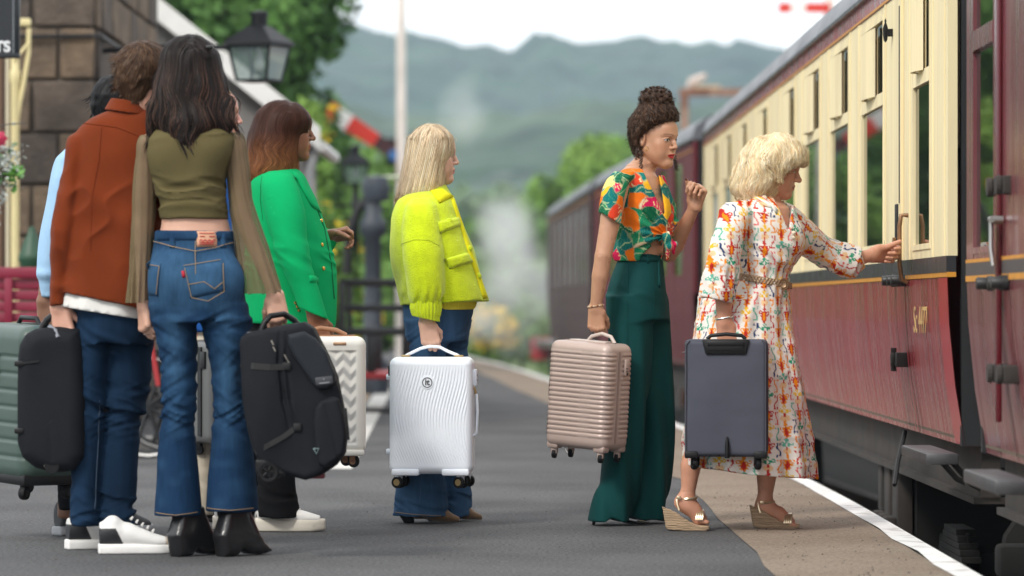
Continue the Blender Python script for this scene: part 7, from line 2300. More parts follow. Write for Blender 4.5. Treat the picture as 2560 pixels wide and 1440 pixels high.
# ================================================================== woman in olive top (back view, nearest)
def build_olive():
    f = Fig(14.1, 490, 'dark haired woman in olive crop top and flared blue jeans, seen from behind')
    D = f.D
    skin = (.56, .325, .235)
    hc = f.q(472, 182); fw = (.25, .96, 0)
    W = f.q(360, 762, .02); W2 = f.q(688, 738, -.02)

    def body(S):
        f.H = head(S, hc, fw, s=.98, neck=f.q(478, 300, -.02))
        S.loft(f.rows([(295, 440, 520, 0, .06), (322, 390, 575, 0, .09), (350, 375, 588, 0, .11), (420, 385, 562, 0, .115), (500, 402, 560, 0, .105), (545, 404, 568, 0, .100), (565, 403, 574, 0, .102), (590, 396, 580, 0, .11), (640, 388, 585, 0, .13), (740, 385, 590, 0, .13)]), k=.03)
        S.chain([f.q(376, 365, 0), f.q(358, 555, .03), W], [.045, .036, .024], k=.02)
        S.chain([f.q(588, 365, 0), f.q(607, 545, 0), W2], [.040, .032, .023], k=.02)
        S.chain([f.q(435, 740), f.q(445, 990), f.q(450, 1290)], [.062, .042, .032], k=.02)
        S.chain([f.q(560, 740), f.q(575, 990), f.q(575, 1290)], [.062, .042, .032], k=.02)
        hand(S, W, (.10, -.05, -1), (.8, .5, 0), (.2, .9, .1), s=.95, curl=(.75, .9, .5), thumb=(.5, .7), tcurl=.3)
        hand(S, W2, (.14, -.05, -1), (-.25, 1, 0), (-.9, -.2, .1), s=.98, curl=(.9, 1.5, .8), thumb=(.5, 1.0), tcurl=.4)
        # spine hollow in the small of the back
        S.chain([f.q(492, 530, -.118), f.q(492, 600, -.125)], [.012, .012], k=.02, op='s')
    a, b = f.q(325, 850, 0), f.q(400, 750, 0); a2, b2 = f.q(655, 825, 0), f.q(745, 725, 0)
    fine = [(tuple(hc - .15), tuple(hc + .15), .0065), ((a[0], D - .1, a[2]), (b[0], D + .12, b[2]), .0028), ((a2[0], D - .12, a2[2]), (b2[0], D + .1, b2[2]), .0028)]
    body_mesh(f, body, (f.q(300, 1310, -.25), f.q(760, 80, .25), .007), fine, lambda v: face_paint(f.H, skin, (.45, .15, .13))(v), M_skin)

    # jeans
    S = SDF(f.q(350, 1305, -.24), f.q(665, 570, .24), .0062)
    S.loft(f.rows([(578, 389, 583, 0, .112), (600, 386, 585, 0, .118), (650, 376, 590, 0, .135), (700, 371, 603, 0, .145), (750, 370, 614, 0, .145), (800, 376, 624, 0, .135)]), k=.02)
    S.ell(f.q(432, 700, -.075), (.078, .075, .095), k=.05); S.ell(f.q(552, 700, -.075), (.080, .075, .095), k=.05)
    S.loft(f.rows([(760, 371, 494, 0, .125), (800, 380, 494, 0, .118), (854, 394, 494, 0, .105), (931, 403, 491, 0, .085), (1000, 405, 488, 0, .078), (1060, 400, 486, 0, .076), (1130, 394, 492, 0, .082), (1210, 390, 499, 0, .092), (1287, 387, 505, 0, .105)]), k=.012)
    S.loft(f.rows([(760, 496, 620, 0, .125), (803, 499, 626, 0, .118), (854, 510, 621, 0, .105), (931, 530, 612, 0, .085), (985, 535, 613, 0, .078), (1034, 535, 621, 0, .076), (1100, 530, 629, 0, .082), (1200, 520, 640, 0, .092), (1277, 515, 646, 0, .105)]), k=.012)
    # parting between the seat halves
    S.chain([f.q(495, 650, -.155), f.q(497, 740, -.20), f.q(497, 790, -.16)], [.006, .016, .016], k=.03, op='s')
    xl, xr = f.q(445, 0)[0], f.q(575, 0)[0]
    S.displace(wrinkle([(xl, f.z(1010), .11, .012, .5, 3), (xr, f.z(1010), .11, .012, -.45, 5), (xl, f.z(800), .03, .010, -.25, 7), (xr, f.z(810), .035, .010, .25, 8), (xl, f.z(880), .07, .006, .8, 11), (xr, f.z(890), .07, .006, -.8, 12)], .003))
    zz = lambda py: f.z(py)

    def dcol(v):
        c0, c1 = np.array([.009, .031, .075]), np.array([.052, .130, .235])
        t = .55 * np.exp(-((v[:, 2] - f.z(690)) / .12) ** 2) + .45 * np.exp(-((v[:, 2] - f.z(900)) / .22) ** 2) * np.exp(-((np.minimum(np.abs(v[:, 0] - xl), np.abs(v[:, 0] - xr))) / .035) ** 2)
        t = np.clip(t + .18 * noise3(v[:, 0] * 18, v[:, 1] * 18, v[:, 2] * 30, 4), 0, 1)[:, None]
        return c0 * (1 - t) + c1 * t
    M_dj = mat('washed_denim', attr='col', rough=.9, var=.20, vscale=70, stretch=(1, 1, .12), bump=.4, bscale=480, bdist=.0015, bstretch=(1, 1, 1), spec=.1)
    jn = drape('jeans', f, S, M_dj, dcol)
    M_st = mat('stitch_tan', (.30, .2, .1), .8)
    patch('waistband', f, S, quadgrid([(391, 579), (582, 579), (584, 602), (388, 603)], 4, 22), .004, M_dj, parent=jn, colfn=dcol)
    for (px, w) in ((438, 7), (562, 7)):
        patch('belt_loop', f, S, quadgrid([(px - w, 577), (px + w, 577), (px + w, 622), (px - w, 622)], 6, 3), .009, M_dj, parent=jn, colfn=dcol)
    pr = patch('back_pocket', f, S, quadgrid([(466, 664), (566, 648), (570, 728), (484, 748)], 9, 11), .005, M_dj, parent=jn, colfn=dcol)
    pl = patch('back_pocket', f, S, quadgrid([(374, 652), (412, 660), (404, 742), (374, 738)], 9, 8), .005, M_dj, parent=jn, colfn=dcol)
    for pts in ([(467, 666), (565, 651)], [(470, 672), (487, 744), (528, 752), (567, 728), (564, 655)], [(478, 712), (520, 705), (545, 722), (566, 704)], [(384, 664), (410, 668)], [(409, 668), (401, 740)],
                [(390, 604), (440, 620), (495, 630), (545, 622), (584, 606)], [(495, 604), (495, 640), (497, 690)]):
        thread('stitching', f, S, pts, .0013, M_st, off=.0065, parent=jn, samples=14)
    for pts in ([(392, 1279), (445, 1284), (500, 1278)], [(520, 1268), (580, 1272), (640, 1268)]):
        thread('stitching', f, S, pts, .0013, M_st, off=.001, parent=jn, samples=14)
    # leather waist label with red print and small red tab
    lb = patch('leather_label', f, S, quadgrid([(498, 580), (547, 580), (547, 619), (498, 619)], 5, 6), .011, mat('label_leather', (.55, .30, .19), .7, var=.12), parent=jn)
    M_red = mat('label_red', (.45, .035, .03), .7)
    for pts in ([(503, 586), (542, 586)], [(505, 594), (518, 594)], [(526, 594), (541, 594)], [(504, 604), (508, 602), (512, 607), (517, 602), (522, 607), (527, 602), (532, 607), (537, 602), (541, 604)], [(504, 608), (515, 610), (530, 609), (541, 608)], [(503, 614), (542, 614)]):
        thread('label_print', f, S, pts, .0016, M_red, off=.0125, parent=lb, samples=8)
    patch('red_tab', f, S, quadgrid([(462, 678), (470, 678), (473, 694), (465, 696)], 4, 3), .008, mat('tab_red', (.42, .012, .03), .7), parent=jn)

    # top: opaque bodice and sheer bell sleeves
    S = SDF(f.q(340, 560, -.2), f.q(620, 290, .2), .005)
    S.loft(f.rows([(303, 445, 520, .0, .06), (312, 420, 545, .0, .08), (325, 392, 572, 0, .10), (345, 372, 590, 0, .118), (380, 368, 582, 0, .126), (415, 372, 570, 0, .127), (475, 388, 566, 0, .122), (520, 398, 566, 0, .114), (547, 402, 570, 0, .110)]), k=.01, p=2.2)
    S.ell(f.q(425, 372, -.065), (.055, .05, .07), k=.06); S.ell(f.q(530, 372, -.065), (.055, .05, .07), k=.06)
    S.chain([f.q(478, 350, -.158), f.q(480, 430, -.150)], [.012, .010], k=.04, op='s')
    S.displace(wrinkle([(-1.1, f.z(470), .05, .010, .15, 3), (-1.1, f.z(520), .04, .012, -.1, 5), (-1.1, f.z(340), .03, .006, 0, 6)], .002))
    M_ol = mat('olive_jersey', (.105, .086, .038), .9, var=.06, vscale=12, bump=.15, bscale=500, bdist=.001, spec=.1)
    tp = drape('crop_top', f, S, M_ol)
    M_sh = bpy.data.materials.new('sheer_olive'); M_sh.use_nodes = True
    N, L = M_sh.node_tree.nodes, M_sh.node_tree.links
    bs = N['Principled BSDF']; bs.inputs['Base Color'].default_value = (.155, .118, .058, 1); bs.inputs['Roughness'].default_value = .85
    lw = N.new('ShaderNodeLayerWeight'); lw.inputs[0].default_value = .35
    mr = N.new('ShaderNodeMapRange'); mr.inputs[3].default_value = .60; mr.inputs[4].default_value = .97
    L.new(lw.outputs['Facing'], mr.inputs[0]); L.new(mr.outputs[0], bs.inputs['Alpha'])
    MATS['sheer_olive'] = M_sh
    for rows, nm in (([(338, 352, 400, 0, .05), (352, 345, 400, 0, .058), (380, 340, 396, .005, .058), (410, 337, 392, .01, .055), (475, 333, 391, .015, .052), (550, 330, 386, .02, .050), (650, 325, 379, .02, .052), (720, 321, 373, .02, .056), (760, 317, 371, .02, .062)], 'sleeve'),
                     ([(332, 560, 606, 0, .05), (345, 562, 612, 0, .058), (372, 563, 618, 0, .058), (430, 566, 624, 0, .055), (490, 570, 631, 0, .052), (545, 578, 646, 0, .052), (600, 585, 665, 0, .054), (660, 589, 683, -.005, .060), (738, 589, 705, -.01, .07)], 'sleeve')):
        T = SDF(f.q(300, 775, -.14), f.q(720, 325, .14), .0055)
        T.loft(f.rows(rows), k=0, disp=lambda X, Y, Z, th: (.002 + .005 * np.clip((f.z(600) - Z) / .2, 0, 1)) * np.sin(th * 11 + Z * 12) + .003 * noise3(X * 12, Y * 12, Z * 20, 3))
        v, q = T.mesh()
        zb = v[:, 2].min() + .004      # open at the hem and shoulder
        cen = v[q].mean(1)
        q = q[cen[:, 2] > zb]
        to_obj(nm, v, q, M_sh, tp)
    # hair
    Hs = SDF(f.q(350, 375, -.22), f.q(600, 75, .20), .0045)
    Hs.loft(f.rows([(130, 414, 542, 0, .11), (170, 400, 553, -.0, .118), (220, 388, 562, -.01, .115), (262, 379, 568, -.02, .105), (300, 378, 572, -.035, .09), (325, 390, 556, -.05, .075), (348, 412, 505, -.07, .05)]), k=.01)
    Hs.ell(f.q(474, 155), (.100, .112, .094), k=.01)
    Hs.chain([f.q(400, 300, -.06), f.q(412, 342, -.075)], [.03, .012], k=.02); Hs.chain([f.q(455, 310, -.09), f.q(455, 352, -.10)], [.035, .012], k=.02)
    rl = np.random.default_rng(5)
    for k in range(11):
        x = 384 + 18 * k; 
        if 470 < x < 505: continue
        y1 = 322 + rl.uniform(-10, 26); dx = rl.uniform(-8, 8) if x < 545 else 8
        Hs.chain([f.q(x, 262, -.05 - .02 * math.sin((x - 380) / 190 * 3.14)), f.q(x + dx, 300, -.06 - .035 * math.sin((x - 380) / 190 * 3.14)), f.q(x - dx, y1, -.055 - .04 * math.sin((x - 380) / 190 * 3.14))], [.024, .020, .006], k=.012)
    polycut(Hs, [f.q(468, 345), f.q(478, 292), f.q(492, 292), f.q(512, 345)], D - .3, D + .2, k=.012)
    Hs.displace(lambda x, y, z: noise3(x * 24, y * 24, z * 12, 3) * .014 * np.clip((f.z(150) - z) / .10, 0, 1) + noise3(x * 60, y * 60, z * 10, 5) * .005)

    def fld(p, g, t, ph):
        zr = (p[:, 2] - f.z(150)) / .07
        d = np.zeros((len(p), 3)); d[:, 2] = -1
        x = p[:, 0] - f.q(482, 0)[0]
        d[:, 0] = np.clip(zr, 0, 1) * np.sign(x) * 1.1 + .55 * np.sin(p[:, 2] * 40 + p[:, 0] * 22 + ph * .2) * np.clip(-zr * .6, 0, 1)
        d[:, 1] = np.clip(zr, 0, 1) * np.sign(p[:, 1] - D) * 1.0
        return d

    def colf(v, h):
        a = np.array([.010, .0075, .007]); b = np.array([.070, .034, .022])
        k = (h[:, None] > .78) * np.clip((f.z(140) - v[:, 2]) / .1, 0, 1)[:, None]
        return a + np.array([.015, .01, .008]) * h[:, None] + (b - a) * k
    hr = hair(f, Hs, 7500, .26, fld, colf, M_hair, width=.0023, steps=10, seed=2, top_bias=.18, lift=(-.004, .007), free=.8)
    MB().box((-.012, -.006, -.006), (.012, .006, .006)).build('hair_clip', mat('black_clip', (.01, .01, .01), .3), hr, loc=Vector(f.q(524, 118, -.085)) - f.root.location, bevel=.003)
    MB().tube([Vector(W + V3(math.cos(a) * .011 + .008, math.sin(a) * .011, -.105)) - f.root.location for a in np.linspace(0, 6.28, 12)], .0014, 6, cap=False).build('ring', mat('silver', (.7, .68, .65), .25, metal=1.0, var=.1), f.root)

    # block heel boots
    M_bl = mat('black_boot_leather', (.010, .010, .011), .28, coat=.25, var=.1, bump=.12, bscale=60)
    for (xh, yb, fwd) in ((421, 1398, (.68, .73)), (543, 1392, (.70, .71))):
        d = .88e4 / (yb - 765); fx = unit((fwd[0], fwd[1], 0)); Lm = .255
        O = V3((xh + 6 - 1280) * d / F, 14.03, 0)

        ol = [(.024, .180), (.012, .150), (.000, .112), (-.013, .078), (.003, .0), (.074, .0), (.088, .022), (.125, .006), (.20, .0), (.232, .003), (.240, .014), (.232, .027), (.195, .050), (.168, .080), (.150, .120), (.132, .160), (.124, .180)]

        def narrow(x, y, z):      # slimmer at toe and ankle, rounded throat
            return -.010 * np.clip((x - .17) / .07, 0, 1) - .004 * np.clip((z - .08) / .06, 0, 1) + .0008 * noise3(x * 40, y * 40, z * 60, 4) - .010 * np.exp(-((x - .085) / .02) ** 2) * np.clip((.03 - z) / .03, 0, 1)
        shoe_poly('boot', f, O, fx, ol, .038, .024, M_bl, taper=narrow)
    return f


olive = build_olive()


# ================================================================== man in pale blue sweatshirt (mostly hidden)
def build_blue():
    f = Fig(15.3, 230, 'black haired man in pale blue sweatshirt, mostly hidden behind the rust shirt')
    D = f.D
    skin = (.22, .11, .07)
    hc = f.q(300, 268); fw = (.6, .8, 0); W = f.q(112, 752, -.05)

    def body(S):
        f.H = head(S, hc, fw, s=.99, neck=f.q(285, 350))
        S.loft(f.rows([(345, 255, 320, 0, .06), (380, 195, 350, 0, .11), (500, 185, 350, 0, .12), (800, 190, 340, 0, .12)]), k=.03)
        S.chain([f.q(185, 420, 0), f.q(135, 600, -.03), W], [.05, .042, .028], k=.02)
        S.chain([f.q(345, 420, .03), f.q(360, 600, .06), f.q(340, 750, .1)], [.05, .042, .028], k=.02)
        S.chain([f.q(210, 800), f.q(180, 1050), f.q(165, 1290)], [.07, .05, .034], k=.02)
        S.chain([f.q(290, 800), f.q(270, 1050), f.q(255, 1290)], [.07, .05, .034], k=.02)
        hand(S, W, (.12, 0, -1), (.3, 1, 0), (.9, -.3, .1), s=1.0, curl=(.85, 1.3, .7), thumb=(.7, 1.0), tcurl=.4)
    a, b = f.q(80, 815, 0), f.q(160, 738, 0)
    body_mesh(f, body, (f.q(70, 1310, -.3), f.q(400, 170, .3), .012), [(tuple(hc - .15), tuple(hc + .15), .004), ((a[0], D - .15, a[2]), (b[0], D + .1, b[2]), .003)], lambda v: face_paint(f.H, skin, (.25, .1, .08))(v), M_skin)
    S = SDF(f.q(70, 800, -.3), f.q(400, 330, .3), .009)
    S.loft(f.rows([(348, 245, 325, 0, .07), (362, 205, 345, 0, .10), (390, 170, 360, 0, .14), (450, 160, 362, 0, .15), (600, 150, 360, 0, .155), (760, 152, 350, 0, .155)]), k=.02)
    S.loft(f.rows([(372, 165, 225, 0, .06), (400, 138, 205, 0, .08), (450, 125, 196, -.01, .082), (520, 113, 184, -.02, .08), (600, 96, 166, -.035, .074), (660, 91, 156, -.045, .07), (690, 90, 150, -.05, .066), (712, 98, 146, -.05, .05), (745, 101, 145, -.05, .046)]), k=.02)
    S.loft(f.rows([(390, 330, 380, .03, .08), (600, 340, 390, .06, .07), (740, 325, 365, .1, .05)]), k=.02)
    S.displace(lambda x, y, z: noise3(x * 9, y * 9, z * 7, 4) * .007 + np.exp(-((z - f.z(690)) / .05) ** 2) * .006 * noise3(x * 6, y * 6, z * 40, 3))
    drape('sweatshirt', f, S, cloth('pale_blue_fleece', (.30, .47, .66), sheen=.1))
    S = SDF(f.q(120, 1320, -.25), f.q(360, 740, .25), .010)
    S.loft(f.rows([(750, 160, 345, 0, .14), (860, 160, 340, 0, .14)]), k=.02)
    S.loft(f.rows([(840, 160, 255, 0, .09), (1050, 142, 225, 0, .075), (1200, 143, 205, 0, .065), (1275, 146, 192, 0, .06)]), k=.02)
    S.loft(f.rows([(840, 235, 340, 0, .09), (1050, 232, 310, 0, .075), (1200, 232, 300, 0, .065), (1275, 232, 290, 0, .06)]), k=.02)
    S.displace(wrinkle([(-1.7, f.z(1240), .06, .010, .2, 3)], .004))
    drape('trousers', f, S, cloth('black_twill', (.010, .011, .014)))
    Hs = SDF(f.q(215, 330, -.2), f.q(390, 175, .2), .005)
    hair_cap(Hs, f.H, (.013, .016, .010))
    Hs.chain([f.q(272, 278, -.04), f.q(275, 300, -.04)], [.060, .048], k=.03)
    face_cut(Hs, f.H, fwd=.012, top=.066)
    Hs.displace(lambda x, y, z: noise3(x * 50, y * 50, z * 50, 3) * .004)
    hair(f, Hs, 1300, .05, lambda p, g, t, ph: (p - f.q(290, 215, -.03)) + .01 * np.stack([np.sin(ph * 3), np.cos(ph), np.sin(ph * 2)], 1), lambda v, h: np.array([.008, .008, .009]) + .012 * h[:, None], M_hair, width=.0025, steps=7, seed=3, lift=(-.001, .005))
    for (xh, dy) in ((140, 0), (235, .05)):
        O = f.q(xh, 0, dy); O[2] = 0; fx = unit((.75, .66, 0)); Lm = .27
        up = lambda S: S.loft([(.006, 0, .075, .030, .056), (.06, 0, .080, .034, .058), (.12, 0, .066, .040, .046), (.21, 0, .042, .044, .028), (Lm - .02, 0, .036, .032, .016)], k=.01)
        so = shoe_piece('trainer', f, O, fx, up, mat('grey_trainer', (.07, .075, .08), .7, var=.2), (-.06, .028, -.02), (.06, .15, Lm + .02), .005)
        shoe_piece('sole', f, O, fx, lambda S: S.loft([(0.0, 0, .018, .034, .020), (.10, 0, .018, .042, .020), (.21, 0, .018, .047, .020), (Lm, 0, .022, .022, .014)], k=.003, p=4), mat('pale_grey_sole', (.40, .41, .43), .6), (-.07, 0, -.03), (.07, .055, Lm + .03), .005, parent=so)
    return f


blue = build_blue()


# ================================================================== fair-haired man behind the olive top
def build_fair():
    f = Fig(16.4, 530, 'fair haired man in cream trousers, almost hidden behind the olive top')
    D = f.D
    skin = (.58, .30, .24)
    hc = f.q(535, 288); fw = (.99, .05, 0); W = f.q(496, 800, -.12)

    def body(S):
        f.H = head(S, hc, fw, s=1.0, neck=f.q(515, 385))
        S.loft(f.rows([(380, 485, 545, 0, .055), (430, 470, 550, 0, .10), (600, 465, 560, 0, .13), (800, 465, 560, 0, .13)]), k=.02)
        S.chain([f.q(505, 480, -.13), f.q(490, 620, -.19), W], [.038, .036, .028], k=.02)
        S.chain([f.q(505, 480, .13), f.q(520, 620, .19), f.q(540, 780, .18)], [.038, .036, .028], k=.02)
        S.chain([f.q(505, 800, -.08), f.q(510, 1050, -.08), f.q(510, 1270, -.08)], [.07, .05, .034], k=.02)
        S.chain([f.q(520, 800, .08), f.q(530, 1050, .08), f.q(535, 1270, .08)], [.07, .05, .034], k=.02)
        hand(S, W, (.1, 0, -1), (0, 1, 0), (1, 0, .1), s=1.0, curl=(.9, 1.4, .7), thumb=(.7, 1.0), tcurl=.4)
    a, b = f.q(470, 865, 0), f.q(545, 790, 0)
    body_mesh(f, body, (f.q(420, 1300, -.32), f.q(640, 200, .32), .012), [(tuple(hc - .155), tuple(hc + .155), .0042), ((a[0], D - .22, a[2]), (b[0], D + .02, b[2]), .003)], lambda v: face_paint(f.H, skin, (.5, .2, .17), brow=(.2, .12, .07))(v), M_skin)
    S = SDF(f.q(420, 850, -.34), f.q(640, 385, .34), .012)
    S.loft(f.rows([(392, 480, 552, 0, .08), (420, 446, 570, 0, .16), (520, 442, 580, 0, .18), (700, 446, 582, 0, .18), (830, 450, 580, 0, .175)]), k=.02)
    S.loft(f.rows([(425, 470, 540, -.16, .06), (550, 460, 540, -.2, .075), (700, 462, 535, -.2, .065), (785, 475, 520, -.13, .045)]), k=.02)
    S.loft(f.rows([(425, 470, 540, .16, .06), (600, 480, 560, .2, .075), (780, 510, 565, .18, .05)]), k=.02)
    S.displace(lambda x, y, z: noise3(x * 9, y * 9, z * 7, 4) * .006)
    drape('shirt', f, S, cloth('royal_blue_cotton', (.02, .10, .36)))
    S = SDF(f.q(440, 1310, -.25), f.q(620, 790, .25), .010)
    S.loft(f.rows([(800, 455, 578, 0, .15), (870, 458, 574, 0, .15)]), k=.02)
    S.loft(f.rows([(850, 456, 560, -.08, .085), (1050, 470, 548, -.08, .075), (1200, 472, 542, -.08, .07), (1285, 474, 540, -.08, .07)]), k=.02)
    S.loft(f.rows([(850, 470, 574, .08, .085), (1050, 490, 566, .08, .075), (1285, 492, 560, .08, .07)]), k=.02)
    S.displace(wrinkle([(-1.25, f.z(1220), .1, .008, .2, 3)], .005))
    drape('trousers', f, S, cloth('cream_chino', (.50, .44, .35)))
    Hs = SDF(f.q(440, 330, -.14), f.q(600, 200, .14), .0045)
    Hs.ell(f.q(525, 268), (.102, .092, .092), k=.01)
    polycut(Hs, [f.q(587, 262), f.q(629, 240), f.q(629, 340), f.q(571, 340), f.q(575, 275)], D - .3, D + .3, k=.005)
    Hs.displace(lambda x, y, z: noise3(x * 45, y * 45, z * 45, 3) * .006)
    hair(f, Hs, 1500, .06, lambda p, g, t, ph: (p - f.q(500, 225, 0)) + .01 * np.stack([np.sin(ph * 3), np.cos(ph), np.sin(ph * 2)], 1), lambda v, h: np.array([.30, .19, .10]) + .2 * h[:, None] * np.array([1, .75, .5]), M_hair, width=.0022, steps=7, seed=3, lift=(-.001, .006))
    for (xh, dy) in ((440, -.08), (470, .08)):
        O = f.q(xh + 4, 0, dy); O[2] = 0; Lm = .26
        so = shoe_piece('shoe', f, O, (1, 0), lambda S: S.loft([(.006, 0, .06, .032, .046), (.06, 0, .065, .036, .046), (.12, 0, .055, .042, .038), (.21, 0, .038, .044, .026), (Lm, 0, .026, .018, .012)], k=.01), mat('dark_brown_shoe', (.03, .022, .018), .4), (-.06, .014, -.02), (.06, .13, Lm + .02), .005)
        shoe_piece('sole', f, O, (1, 0), lambda S: S.loft([(0.0, 0, .01, .034, .012), (.10, 0, .01, .042, .012), (.21, 0, .01, .046, .012), (Lm, 0, .012, .022, .01)], k=.003, p=4), mat('shoe_sole', (.02, .018, .016), .7), (-.07, 0, -.03), (.07, .03, Lm + .03), .005, parent=so)
    return f


fair = build_fair()
# ------------------------------------------------------------------ luggage
def rbox(W, H, T, r, step=.008, disp=None, fine_front=None):
    """rounded box surface, local x width, y depth (front = -y), z height from 0; disp(p, nrm, face) pushes along the normal"""
    hx, hy = W / 2, T / 2
    verts, quads, tags = [], [], []

    def face(o, a, b, la, lb, st, name):
        na, nb = max(2, int(round(la / st))), max(2, int(round(lb / st)))
        u = np.linspace(0, la, na + 1)[:, None, None]; w = np.linspace(0, lb, nb + 1)[None, :, None]
        p = np.array(o) + u * np.array(a) + w * np.array(b)
        k = sum(len(x) for x in verts)
        idx = k + np.arange((na + 1) * (nb + 1)).reshape(na + 1, nb + 1)
        verts.append(p.reshape(-1, 3)); tags.append(np.full((na + 1) * (nb + 1), name))
        quads.append(np.stack([idx[:-1, :-1], idx[1:, :-1], idx[1:, 1:], idx[:-1, 1:]], -1).reshape(-1, 4))
    fs = fine_front or step
    face((-hx, -hy, 0), (1, 0, 0), (0, 0, 1), W, H, fs, 0)
    face((hx, -hy, 0), (0, 1, 0), (0, 0, 1), T, H, fs, 1)
    face((hx, hy, 0), (-1, 0, 0), (0, 0, 1), W, H, step, 2)
    face((-hx, hy, 0), (0, -1, 0), (0, 0, 1), T, H, step, 3)
    face((-hx, -hy, H), (1, 0, 0), (0, 1, 0), W, T, step, 4)
    face((-hx, hy, 0), (1, 0, 0), (0, -1, 0), W, T, step, 5)
    p = np.concatenate(verts); tg = np.concatenate(tags)
    inn = np.clip(p, [-hx + r, -hy + r, r], [hx - r, hy - r, H - r])
    d = p - inn; n = d / np.maximum(np.linalg.norm(d, axis=1, keepdims=True), 1e-9)
    q = inn + n * r
    if disp is not None: q = q + n * disp(p, n, tg)[:, None]
    return q, np.concatenate(quads), p, tg


class Case:
    def __init__(s, name, px, py, d, label, yaw=0.0, roll=0.0, group='suitcases carried by the people'):
        b = P(px, py, d)
        s.root = empty(name, b, label, 'suitcase', group)
        s.root.rotation_euler = (0, roll, yaw)

    def shell(s, W, H, T, r, m, step=.008, disp=None, fine=None, colfn=None, name='shell'):
        q, f, p, tg = rbox(W, H, T, r, step, disp, fine)
        me = mesh_np(name, q, f)
        if colfn is not None: vcol(me, colfn(p, tg))
        return link(name, me, m, s.root)

    def wheel(s, x, y, z, r, w, m_t, m_h, twin=False, yaw=0.0, fork=None):
        R = Matrix.Rotation(yaw, 4, 'Z')
        fk = MB().box((-.012, -.012, .0), (.012, .012, r * 1.5)).box((-w * .5 - .004, -.008, -r * .2), (-w * .5 + .001, .008, r * 1.2))
        fk.v = [R @ v for v in fk.v]
        fo = fk.build('caster', fork or m_t, s.root, loc=(x, y, z), bevel=.003)
        for e in ((-1, 1) if twin else (0,)):
            ww = w * (.42 if twin else 1)
            cx = e * w * .42
            t = MB().lathe([(r * .55, cx - ww / 2), (r * .92, cx - ww / 2), (r, cx - ww * .3), (r, cx + ww * .3), (r * .92, cx + ww / 2), (r * .55, cx + ww / 2)], (0, 0, 0), 'X', 20); t.v = [R @ v for v in t.v]
            to = t.build('wheel', m_t, fo, smooth=True)
            h = MB().lathe([(.003, cx - ww / 2 - .001), (r * .56, cx - ww / 2 - .001), (r * .56, cx + ww / 2 + .001), (.003, cx + ww / 2 + .001)], (0, 0, 0), 'X', 16); h.v = [R @ v for v in h.v]
            if not twin: h.build('hub', m_h, fo, smooth=True)
            else: h.build('hub', m_h, fo, smooth=True)


M_tyre = mat('wheel_rubber', (.008, .008, .009), .6, var=.1, spec=.2)
M_goldw = mat('brushed_gold_hub', (.42, .30, .14), .35, metal=.85, var=.1)
M_blkpl = mat('black_plastic', (.009, .009, .010), .45, var=.1, spec=.3)


